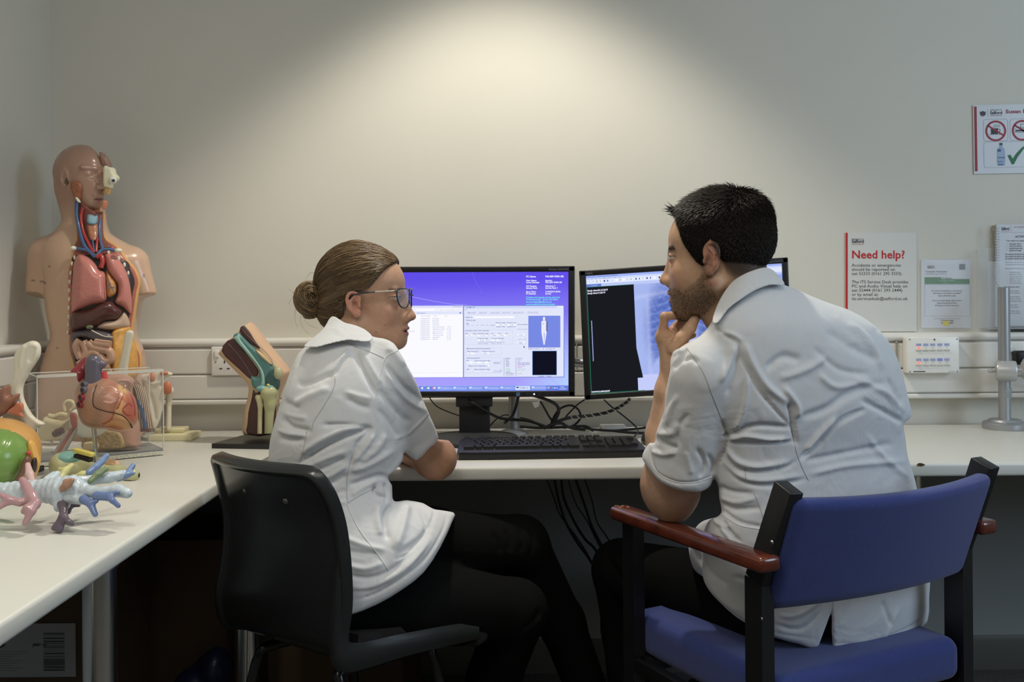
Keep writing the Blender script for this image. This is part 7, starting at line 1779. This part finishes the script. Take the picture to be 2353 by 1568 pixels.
# collar: folded band around the neck
def collar_w(p):
    f = slab_f([(763, 727), (790, 741), (813, 748), (838, 757), (857, 776), (842, 786), (800, 782), (760, 790), (728, 798), (698, 797), (718, 778), (743, 756)], 2.13, .5, .003, None, 'ray', 3)[0](p)
    s_ = loft2([(715, 762, 862, 2.18, .070), (745, 735, 880, 2.168, .088), (800, 675, 945, 2.142, .128), (830, 650, 950, 2.135, .135)])(p)
    return np.maximum(f, np.abs(s_ - .002) - .0034)
Vk, Qk = nets(collar_w, (-.50, 1.98, .98), (-.24, 2.20, 1.13), .0018, s=4); Vk, Qk = largest(Vk, Qk); Vk = smooth_mesh(Vk, Qk, 2)
mesh_obj('collar', Vk, Qk, m_coat, tnw)
# --- trousers and shoes
def legs(name, parent, ch, lo, hi, h=.008, k=.04, st=None):
    f = U([g for pts, rs in ch for g in chain(pts, rs)], k); g = lambda p: np.maximum(f(p), .02 - p[:, 2])
    V, Q = nets(g, lo, hi, h); V = smooth_mesh(V, Q, 2)
    if st: V = strokes(V, normals(V, Q), st)
    mesh_obj(name, V, Q, m_trous, parent)
def fz(p, z): p = Vector(p); p.z = z; return p
wk1, wk2 = P(1195, 1252, 2.36), P(1185, 1405, 2.22)
legs('trousers', wo_, [([P(800, 1330, 2.16), P(980, 1262, 2.27), wk1, P(1290, 1430, 2.46), fz(P(1372, 1590, 2.50), .07)], [.115, .092, .066, .056, .050]),
                       ([P(790, 1345, 2.06), P(960, 1385, 2.12), wk2, P(1135, 1560, 2.28), fz(P(1090, 1640, 2.30), .06)], [.105, .092, .068, .060, .055])],
     (-.50, 1.88, .0), (.32, 2.62, .74), .007, .02,
     [([(1130, 1225), (1145, 1245), (1150, 1275)], 5, -.006), ([(1160, 1215), (1172, 1240), (1170, 1270)], 5, -.006), ([(1190, 1212), (1200, 1240), (1195, 1275)], 4, -.007), ([(1215, 1215), (1225, 1245), (1218, 1280)], 4, -.006), ([(1240, 1400), (1225, 1430), (1190, 1455)], 4, -.007), ([(1000, 1268), (1100, 1272), (1210, 1276)], 2, .002), ([(1190, 1450), (1220, 1440), (1245, 1420)], 4, .004)])
for c0, dr_ in ((fz(P(1395, 1590, 2.52), .05), (.75, .5)), (fz(P(1100, 1640, 2.30), .05), (.7, .6))):
    d3 = Vector((dr_[0], dr_[1], 0)).normalized(); sdf_obj('shoe', lambda p, c0=c0, d3=d3: np.maximum(U([ell(c0 - d3 * .02, (.042, .042, .05)), cone(c0 - d3 * .03 - Vector((0, 0, .012)), c0 + d3 * .15 - Vector((0, 0, .02)), .040, .030)], .03)(p), .002 - p[:, 2]), (c0.x - .2, c0.y - .2, 0), (c0.x + .24, c0.y + .24, .14), .006, m_shoe, wo_)

# ------------------------------------------------------------------ the man
ma_ = thing('person', 'man with short dark hair and stubble in white tunic, chin on his hand', 'person', (.60, 2.08, .45))
MK = 1.03; MO = P(1650, 583, 1.95); MR = frame(math.radians(180 - 26), math.radians(5), 0)
ML = lambda x, y, z: tuple(toW(MO, MR, (x, y, z)))
hs = to_local(head_sdf(MK, 'm', (-.001, -.007, .88)), MO, MR)
neckm = U([cone(ML(-.025, 0, -.035), P(1735, 745, 1.985), .060, .070), cone(ML(.02, 0, -.080), P(1700, 760, 1.985), .040, .055)], .025)
fh = U([hs, neckm], .02)
Vh, Qh = nets(fh, A3(MO) + (-.17, -.15, -.24), A3(MO) + (.18, .17, .15), .0020); Vh = smooth_mesh(Vh, Qh, 1, .4)
Ch, qh = head_paint(Vh, MO, MR, MK, SKIN_M, 'm')
x_, y_, z_ = qh[:, 0], np.abs(qh[:, 1]), qh[:, 2]
nz = .5 + .5 * np.sin(x_ * 900 + 3 * np.sin(z_ * 700)) * np.sin(z_ * 1100 + 2 * np.sin(y_ * 800))
line = np.interp(x_, [-.02, -.004, .012, .035, .060, .080, .11], [.03, .010, -.030, -.052, -.066, -.058, -.056])        # upper edge of the beard
low = np.interp(x_, [-.02, .0, .03, .06, .09], [-.050, -.092, -.112, -.125, -.13])
bm_ = 1 / (1 + np.exp((z_ - line) / .005)) * 1 / (1 + np.exp(-(z_ - low) / .006)) * 1 / (1 + np.exp(-(x_ + .006) / .005))
lipm = (x_ > .084) * (np.abs(z_ + .0718) < .009) * (y_ < .02)
Ch = mixc(Ch, bm_ * (.60 + .25 * nz) * (1 - lipm), (.075, .048, .030))
# scalp shade under the hair and the faded nape
def mhair_w(x, y, z):
    zl = np.interp(x, [-.105, -.085, -.060, -.040, -.028, -.019, -.008, .006, .013, .018, .026, .034, .042, .049, .053, .057, .066, .075], [-.070, -.068, -.062, -.054, -.040, -.010, .026, .010, -.028, -.026, -.016, -.002, .014, .028, .045, .066, .076, .082])
    return (z - zl)
hw_ = mhair_w(x_, y_, z_); Ch = mixc(Ch, 1 / (1 + np.exp(-hw_ / .005)) * .93, (.016, .013, .011))
for px0, py0, r0 in ((1604, 590, 1.6), (1632, 656, 1.6), (1628, 670, 1.1), (1632, 615, 1.0)):
    X_, Y_ = PIX(Vh); Ch = mixc(Ch, np.exp(-(np.hypot(X_ - px0, Y_ - py0) / r0) ** 2) * .8, (.06, .03, .02))
# hand on the chin: index over the chin, thumb under the jaw
Q5 = lambda x, y, d: P(1500 + x / 11.2, 690 + y / 11.2, d)
hd_ = U(chain([Q5(250, 860, 1.975), Q5(300, 420, 1.965), Q5(560, 385, 1.975), Q5(660, 430, 1.985)], [.0098, .0086, .0082, .0070]), .004)
md_ = U(chain([Q5(380, 900, 1.995), Q5(640, 640, 2.000), Q5(800, 520, 2.000)], [.0098, .0088, .0075]), .004)
rg_ = U(chain([Q5(480, 960, 2.010), Q5(760, 760, 2.020), Q5(860, 600, 2.015)], [.0095, .0084, .0072]), .004)
lf_ = U(chain([Q5(600, 1040, 2.018), Q5(860, 960, 2.030), Q5(1040, 900, 2.030)], [.0088, .0076, .0066]), .004)
th_ = U(chain([Q5(560, 1240, 1.960), Q5(760, 980, 1.950), Q5(960, 720, 1.948), Q5(1075, 500, 1.955)], [.0150, .0128, .0112, .0098]), .005)
Mel, Mwr = P(1540, 1128, 2.015), P(1552, 832, 1.985)
palm = U([cone(Mwr, Q5(360, 1000, 1.985), .027, .021), cone(Mwr, Q5(580, 1060, 1.985), .026, .020), cone(Q5(280, 900, 1.98), Q5(560, 1060, 2.01), .014, .014)], .014)
handm = U([palm, hd_, md_, rg_, lf_, th_], .005)
forem = U(chain([Mel, P(1535, 1000, 2.01), P(1545, 900, 1.99), Mwr], [.046, .044, .034, .026]), .01)
Msh = P(1610, 850, 1.885)
uppm = cone(Msh, P(1552, 1120, 1.985), .056, .050)
elb = U([ell(P(1545, 1158, 2.00), (.034, .036, .040)), ell(P(1528, 1115, 2.005), (.046, .046, .046))], .03)
farm = U([forem, uppm, elb], .028); farm = U([farm, handm], .010)
armtop = .6775
farm2 = lambda p: np.maximum(farm(p), armtop - p[:, 2])
Va, Qa = nets(farm2, (.24, 1.80, armtop - .004), (.46, 2.09, 1.13), .0024); Va = smooth_mesh(Va, Qa, 1)
Na = normals(Va, Qa)
Va = strokes(Va, Na, [([(1500 + a / 11.2, 690 + b / 11.2) for a, b in pp], 1.0, am) for pp, am in (([(330, 430), (420, 520), (470, 500)], -.0022), ([(240, 740), (420, 740), (520, 860)], -.0016), ([(380, 790), (480, 900), (520, 970)], -.0016), ([(250, 970), (450, 970), (620, 990)], -.0014), ([(660, 640), (700, 720), (740, 770)], -.0016), ([(880, 620), (960, 650), (1050, 660)], -.0007), ([(880, 690), (960, 720), (1040, 720)], -.0007))])
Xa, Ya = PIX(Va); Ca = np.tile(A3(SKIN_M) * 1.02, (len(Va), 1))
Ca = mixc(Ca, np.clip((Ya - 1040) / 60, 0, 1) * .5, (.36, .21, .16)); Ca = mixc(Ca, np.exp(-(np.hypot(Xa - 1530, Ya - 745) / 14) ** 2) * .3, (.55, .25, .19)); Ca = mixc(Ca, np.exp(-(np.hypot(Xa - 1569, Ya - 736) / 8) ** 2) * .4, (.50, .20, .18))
nailm = np.exp(-(np.hypot((Xa - 1594.5) / 6, (Ya - 731) / 4.2)) ** 4) * (Va[:, 1] < 1.955); Ca = mixc(Ca, nailm * .7, (.62, .44, .38))
# far arm rests on his lap
fr_ = U([cone(P(1980, 870, 2.12), P(1990, 1130, 2.24), .050, .044), cone(P(1990, 1130, 2.24), P(1850, 1230, 2.42), .044, .028), hand_sdf(P(1850, 1230, 2.42), (-.8, .4, -.1), (0, 0, 1), 1.0, 1, .4)], .02)
Vf, Qf = nets(fr_, (.44, 2.02, .50), (.98, 2.60, 1.12), .007)
corem = cone(P(1760, 800, 2.00), P(1850, 1250, 2.07), .09, .10); Vc, Qc = nets(corem, (.30, 1.82, .42), (.86, 2.25, 1.12), .014)
Vb, Qb = join([(Vh, Qh), (Va, Qa), (Vf, Qf), (Vc, Qc)])
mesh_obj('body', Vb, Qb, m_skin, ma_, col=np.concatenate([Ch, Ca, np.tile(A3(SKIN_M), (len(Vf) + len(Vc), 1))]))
# --- short hair: dense tapered strands
m_hairm = mat('hair_dark', (1, 1, 1), .45, vcol=True, spec=.28); m_scalp = mat('hair_scalp', (.012, .010, .009), .95, spec=.05)
def mcap(p):
    q = ((p - A3(MO)) @ MR) / MK; x, y, z = q[:, 0], np.abs(q[:, 1]), q[:, 2]
    t = .003 + .005 * np.clip((z - .035) / .07, 0, 1) + .008 * np.clip((-x - .02) / .08, 0, 1)
    f = smin(ell((-.010, 0, .030), (.090, .075, .083))(q), ell((.030, 0, .030), (.060, .062, .056))(q), .022) - t
    return np.maximum(f, (-mhair_w(x, y, z)) * .8) * MK
Vm, Qm = nets(mcap, A3(MO) + (-.16, -.15, -.12), A3(MO) + (.16, .16, .16), .0026); Vm = smooth_mesh(Vm, Qm, 2)
mesh_obj('hair_base', Vm, Qm, m_scalp, ma_, col=np.tile(A3((.016, .013, .011)), (len(Vm), 1)))
Nm = normals(Vm, Qm); qm = ((Vm - A3(MO)) @ MR) / MK
rs_ = np.random.RandomState(7); okm = np.where((mhair_w(qm[:, 0], np.abs(qm[:, 1]), qm[:, 2]) > .0005) & (((Vm - A3(MO)) * Nm).sum(1) > 0))[0]
paths, rad, cols = [], [], []
for i in rs_.choice(okm, 17000, replace=True):
    p0, n0, (x, y, z) = Vm[i], Nm[i], qm[i]
    top = np.clip((z - .045) / .05, 0, 1); edge = np.clip(mhair_w(np.array([x]), np.array([abs(y)]), np.array([z]))[0] / .04, .12, 1)
    L_ = (.0045 + .012 * top) * (.45 + .55 * edge) * rs_.uniform(.7, 1.25)
    fwd_ = MR @ A3((1, 0, 0)); dn = MR @ A3((.35, 0, -1)); back = MR @ A3((-.5, 0, -1))
    bk = np.clip((-x - .02) / .05, 0, 1); side_ = MR @ A3((0, np.sign(y), -.3)); g_ = (fwd_ * (.9 * top) + dn * (1 - top)) * (1 - bk) + (back * .8) * bk + side_ * .25 * top
    if x > .055 and z > .07: g_ = fwd_ * .8 + MR @ A3((0, 0, .5))
    g_ = g_ - n0 * (g_ @ n0); g_ /= np.linalg.norm(g_) + 1e-6
    d_ = n0 * (.45 + .25 * top) + g_ + rs_.randn(3) * .22; d_ /= np.linalg.norm(d_)
    pts = [p0 - n0 * .001, p0 + d_ * L_ * .5, p0 + (d_ + g_ * .25 - n0 * .10) * L_]
    paths.append(pts); rad.append([.00055, .0005, .00012]); cols.append(A3((.020, .016, .013)) * rs_.uniform(.5, 1.9) + A3((.02, .015, .010)) * (rs_.rand() < .10))
for k in range(70):      # spiky fringe
    p0 = toW(MO, MR, (MK * rs_.uniform(.066, .078), MK * rs_.uniform(-.035, .035), MK * rs_.uniform(.080, .096))); d_ = MR @ A3((rs_.uniform(.6, 1.2), rs_.uniform(-.3, .3), rs_.uniform(-.05, .9))); d_ /= np.linalg.norm(d_); L_ = rs_.uniform(.010, .022)
    paths.append([p0, p0 + d_ * L_ * .5, p0 + d_ * L_ + A3((0, 0, .001))]); rad.append([.0009, .0007, .0001]); cols.append(A3((.012, .011, .012)))
strands('hair', m_hairm, ma_, paths, rad, cols)
# beard stubble
okb = np.where((bm_ * (1 - lipm) > .5) & ((y_ < .073) | (x_ > .022)))[0]; paths, rad, cols = [], [], []; Nh = normals(Vh, Qh)
for i in rs_.choice(okb, 3000):
    n0 = Nh[i]; d_ = n0 * .7 + MR @ A3((.35, 0, -.8)) + rs_.randn(3) * .25; d_ /= np.linalg.norm(d_); L_ = rs_.uniform(.0018, .0042)
    paths.append([Vh[i] - n0 * .0004, Vh[i] + d_ * L_]); rad.append([.00030, .00010]); cols.append(A3((.07, .042, .024)) * rs_.uniform(.5, 1.7))
strands('beard', m_hairm, ma_, paths, rad, cols)

# --- tunic
C7 = lambda pts: [(1460 + x / 3.564, 400 + y / 3.564) for x, y in pts]
C8 = lambda pts: [(1440 + x / 2.8, 680 + y / 2.8) for x, y in pts]
C9 = lambda pts: [(1400 + x / 2.469, 1050 + y / 2.469) for x, y in pts]
msil = [(1749, 617), (1771, 619), (1791, 636), (1801, 655), (1822, 661), (1858, 678), (1900, 695), (1945, 710), (1984, 730), (2010, 749), (2037, 778), (2058, 814), (2073, 857), (2085, 905), (2095, 948), (2092, 962), (2076, 975), (2081, 1007), (2086, 1050), (2103, 1104), (2120, 1200), (2137, 1311), (2135, 1374), (2131, 1431), (2088, 1455), (2032, 1479), (1979, 1498), (1914, 1503), (1912, 1400), (1880, 1487), (1837, 1481), (1777, 1465), (1736, 1445), (1692, 1419), (1651, 1382), (1619, 1346), (1592, 1305), (1582, 1261), (1586, 1236), (1600, 1210), (1619, 1196), (1643, 1190), (1659, 1178), (1652, 1143), (1651, 1120), (1640, 1096), (1633, 1117), (1607, 1131), (1562, 1127), (1521, 1111), (1497, 1086), (1477, 1058), (1472, 1046), (1482, 1030), (1494, 1017), (1506, 1019), (1508, 994), (1526, 944), (1529, 901), (1540, 851), (1543, 816), (1572, 794), (1608, 773), (1637, 738), (1645, 709), (1662, 675), (1684, 647), (1712, 629)]
trunk_m = loft2([(600, 1720, 1800, 1.97, .055), (640, 1680, 1825, 1.97, .075), (680, 1650, 1885, 1.98, .10), (720, 1625, 1985, 1.985, .125), (760, 1600, 2045, 1.99, .138), (820, 1595, 2080, 2.00, .145), (900, 1600, 2098, 2.01, .150), (960, 1610, 2108, 2.02, .150), (1000, 1625, 2092, 2.03, .145), (1060, 1632, 2098, 2.04, .142), (1110, 1635, 2115, 2.045, .142), (1170, 1640, 2130, 2.05, .145), (1220, 1625, 2135, 2.05, .150), (1320, 1610, 2148, 2.05, .155), (1400, 1640, 2148, 2.05, .150), (1460, 1680, 2130, 2.045, .135), (1520, 1720, 2110, 2.045, .12)], shear=.38)
slvm = U([ell(P(1612, 852, 1.885), (.062, .062, .064)), cone(P(1606, 860, 1.885), P(1562, 1075, 1.960), .066, .072), cone(P(1562, 1075, 1.96), P(1550, 1130, 1.985), .072, .076)], .02)
lapm = U([cone(P(1720, 1290, 2.04), P(1630, 1265, 2.12), .085, .055), cone(P(1700, 1230, 2.02), P(1640, 1225, 2.08), .06, .04)], .03)
fcm = U([trunk_m, lapm], .04); fcm = U([fcm, slvm], .016)
fcm = SUB(fcm, U([cone(P(1600, 870, 1.89), P(1548, 1135, 1.995), .052, .056), cone(P(1540, 1150, 2.01), P(1550, 820, 1.985), .056, .034)], .012), .003)
fcm = INT(fcm, raypoly(msil, 2), .007)
fcm = SUB(fcm, cone(ML(-.03, 0, -.05), P(1728, 735, 1.98), .060, .062), .004)
mst = [(C8([(580, 215), (650, 260), (715, 300)]), 5, -.007), (C8([(600, 235), (680, 250), (740, 290)]), 6, .005), (C8([(715, 300), (740, 400), (790, 490), (860, 620), (960, 740), (1060, 850)]), 4, -.008), (C8([(760, 300), (800, 420), (900, 580), (1040, 690)]), 10, .008),
       (C8([(1040, 690), (1060, 760), (1070, 850), (1090, 960)]), 6, -.010), (C8([(690, 320), (660, 420), (600, 560)]), 10, .007), (C8([(720, 380), (700, 520), (640, 640)]), 8, -.006), (C8([(780, 500), (770, 640), (740, 780), (690, 880)]), 7, .006), (C8([(655, 905), (740, 860), (860, 835), (1060, 850)]), 7, -.009),
       (C8([(655, 930), (760, 900), (900, 920), (1060, 925)]), 7, .007), (C8([(655, 940), (800, 950), (950, 945), (1080, 935)]), 5, -.008), (C8([(640, 980), (700, 1060), (830, 1100), (1050, 1070)]), 9, .006), (C8([(640, 1000), (690, 1090), (800, 1130), (1000, 1110), (1090, 1060)]), 6, -.005), (C8([(620, 1060), (700, 1150), (850, 1190), (1130, 1160)]), 8, .005),
       (C8([(630, 1080), (720, 1180), (900, 1220), (1160, 1180)]), 7, -.005), (C8([(375, 340), (360, 390), (300, 470)]), 6, -.008), (C8([(350, 430), (420, 400), (460, 440)]), 6, -.005), (C8([(290, 380), (330, 360), (370, 350)]), 6, .005), (C8([(200, 890), (300, 880), (330, 820)]), 10, .007), (C8([(190, 910), (260, 960), (330, 990)]), 8, -.008),
       (C8([(160, 1000), (240, 1020), (320, 1000)]), 7, .006), (C8([(330, 640), (280, 740), (260, 840)]), 8, .006), (C8([(400, 760), (330, 860), (340, 980)]), 9, -.005), (C8([(450, 980), (500, 1080), (470, 1170)]), 7, -.006), (C8([(380, 1000), (400, 1080), (420, 1150)]), 7, .004), (C8([(520, 1020), (560, 1090), (550, 1150)]), 6, -.006),
       (C8([(155, 1000), (180, 1120), (240, 1170), (340, 1205), (450, 1200), (545, 1165)]), 2.2, -.004), (C8([(625, 900), (655, 915)]), 4, -.012), (C8([(610, 800), (640, 880), (640, 960), (600, 1080)]), 4, -.010),
       (C7([(770, 1080), (860, 1000), (1000, 930), (1210, 905)]), 4, -.006), (C7([(700, 1100), (800, 970), (900, 900), (1100, 880)]), 7, .005), (C7([(800, 960), (860, 900), (960, 860)]), 5, -.005),
       ([(1760, 850), (1800, 820), (1840, 830)], 12, -.006), ([(1790, 870), (1850, 850), (1900, 820)], 11, .006), ([(1800, 890), (1830, 930), (1835, 960)], 8, .008), ([(1840, 960), (1900, 940), (1960, 900), (2040, 880)], 12, -.007), ([(1840, 1055), (1880, 1020), (1930, 970), (1990, 940)], 7, -.011), ([(1850, 1040), (1880, 1000), (1920, 960)], 8, .007),
       ([(1850, 1060), (1950, 1040), (2050, 1020)], 9, -.005), ([(1860, 1090), (1950, 1070), (2080, 1060)], 9, .005), ([(1900, 760), (1960, 800), (2020, 830)], 14, -.005), ([(1950, 740), (2000, 790), (2030, 850)], 11, .005), ([(1960, 870), (2030, 900), (2080, 950)], 10, .007), ([(1980, 920), (2030, 945), (2075, 972)], 8, -.008), ([(2040, 870), (2060, 910), (2070, 950)], 8, -.005),
       ([(1880, 860), (1920, 890), (1980, 880)], 9, .005), ([(1870, 800), (1930, 850), (2000, 860)], 9, -.004), ([(1990, 1000), (2040, 1060), (2090, 1100)], 9, .004),
       (C9([(620, 170), (700, 200), (820, 210)]), 8, -.006), (C9([(630, 230), (720, 260), (840, 230)]), 7, .005), (C9([(640, 260), (720, 300), (860, 290)]), 8, -.006), (C9([(640, 300), (740, 370), (880, 400)]), 4, -.007), (C9([(600, 350), (620, 380), (690, 400)]), 6, .006), (C9([(650, 370), (690, 430), (750, 490)]), 4, -.012), (C9([(630, 400), (680, 460), (700, 500)]), 5, .005), (C9([(500, 440), (600, 500), (720, 560)]), 9, .005),
       (C9([(480, 520), (560, 640), (680, 740)]), 10, -.003), (C9([(700, 680), (780, 700), (840, 700)]), 6, -.004), (C9([(940, 950), (1040, 980), (1120, 960), (1200, 880)]), 6, -.004), (C9([(960, 900), (1060, 900), (1200, 820)]), 7, .003), (C9([(1550, 820), (1580, 900), (1600, 960)]), 7, -.004), (C9([(1640, 860), (1600, 960), (1560, 1040)]), 5, .003), (C9([(1270, 1060), (1450, 1060), (1640, 1000), (1800, 910)]), 2.2, -.003), (C9([(540, 740), (700, 890), (900, 990), (1190, 1040)]), 2.2, -.002)]
Vt, Qt = nets(fcm, (.22, 1.74, .40), (.88, 2.36, 1.18), .0034); Vt, Qt = largest(Vt, Qt); Vt = smooth_mesh(Vt, Qt, 4); Vt = smooth_mesh(strokes(Vt, normals(Vt, Qt), [(a, max(2.6, w * .72), h * 1.0) for a, w, h in mst]), Qt, 1)
tnm = mesh_obj('tunic', Vt, Qt, m_coat, ma_)
bm2 = shrink_to(Vt, Qt)
for pts in (C8([(385, 335), (440, 410), (500, 510), (550, 640), (610, 790)]), C8([(1060, 850), (1090, 1000), (1130, 1110), (1170, 1190)]), C8([(760, 1110), (768, 1175)]), C8([(820, 1270), (860, 1370), (880, 1440)]), [(1913, 1330), (1914, 1400), (1914, 1500)]): seam('seam', pts, .0007, .0002, tnm, m_seam, bm2)
for pts in (C8([(150, 1010), (170, 1100), (235, 1165), (330, 1200), (440, 1200), (545, 1165)]), C9([(640, 325), (740, 390), (880, 415)])): seam('seam', pts, .0012, .0003, tnm, m_pipe, bm2)
def collar_m(p):
    f = slab_f([(1749, 616), (1771, 618), (1791, 635), (1803, 656), (1770, 655), (1735, 668), (1700, 690), (1672, 712), (1650, 742), (1637, 739), (1645, 709), (1662, 675), (1684, 647), (1712, 629)], 1.90, .5, .003, None, 'ray', 3)[0](p)
    s_ = loft2([(595, 1715, 1812, 1.97, .066), (640, 1672, 1835, 1.97, .088), (680, 1642, 1895, 1.98, .113), (760, 1592, 2050, 1.99, .150)], shear=.38)(p)
    return np.maximum(f, np.abs(s_ - .002) - .0034)
Vk, Qk = nets(collar_m, (.34, 1.80, 1.04), (.58, 2.02, 1.20), .0018, s=4); Vk, Qk = largest(Vk, Qk); Vk = smooth_mesh(Vk, Qk, 2)
mesh_obj('collar', Vk, Qk, m_coat, tnm)
mk1 = P(1430, 1310, 2.46)
legs('trousers', ma_, [([P(1790, 1400, 2.06), P(1620, 1370, 2.22), mk1, P(1440, 1450, 2.48), fz(P(1455, 1600, 2.45), .06)], [.125, .098, .072, .060, .052]),
                       ([P(1930, 1400, 2.14), P(1800, 1350, 2.40), P(1700, 1320, 2.68), fz(P(1700, 1480, 2.66), .10)], [.105, .098, .070, .055])],
     (.10, 1.88, .0), (.98, 2.80, .70), .008, .02, [([(1420, 1262), (1435, 1300), (1450, 1335)], 4, -.007), ([(1400, 1290), (1425, 1325), (1460, 1350)], 5, -.007), ([(1375, 1300), (1400, 1340), (1450, 1380)], 5, .004), ([(1395, 1275), (1410, 1305), (1420, 1330)], 4, -.005)])
for c0 in (fz(P(1455, 1600, 2.42), .05), fz(P(1700, 1480, 2.66), .05)):
    d3 = Vector((-.45, .6, 0)).normalized(); sdf_obj('shoe', lambda p, c0=c0, d3=d3: np.maximum(U([ell(c0 - d3 * .02, (.044, .044, .05)), cone(c0 - d3 * .03 - Vector((0, 0, .012)), c0 + d3 * .15 - Vector((0, 0, .02)), .042, .032)], .03)(p), .002 - p[:, 2]), (c0.x - .24, c0.y - .2, 0), (c0.x + .24, c0.y + .24, .14), .006, m_shoe, ma_)
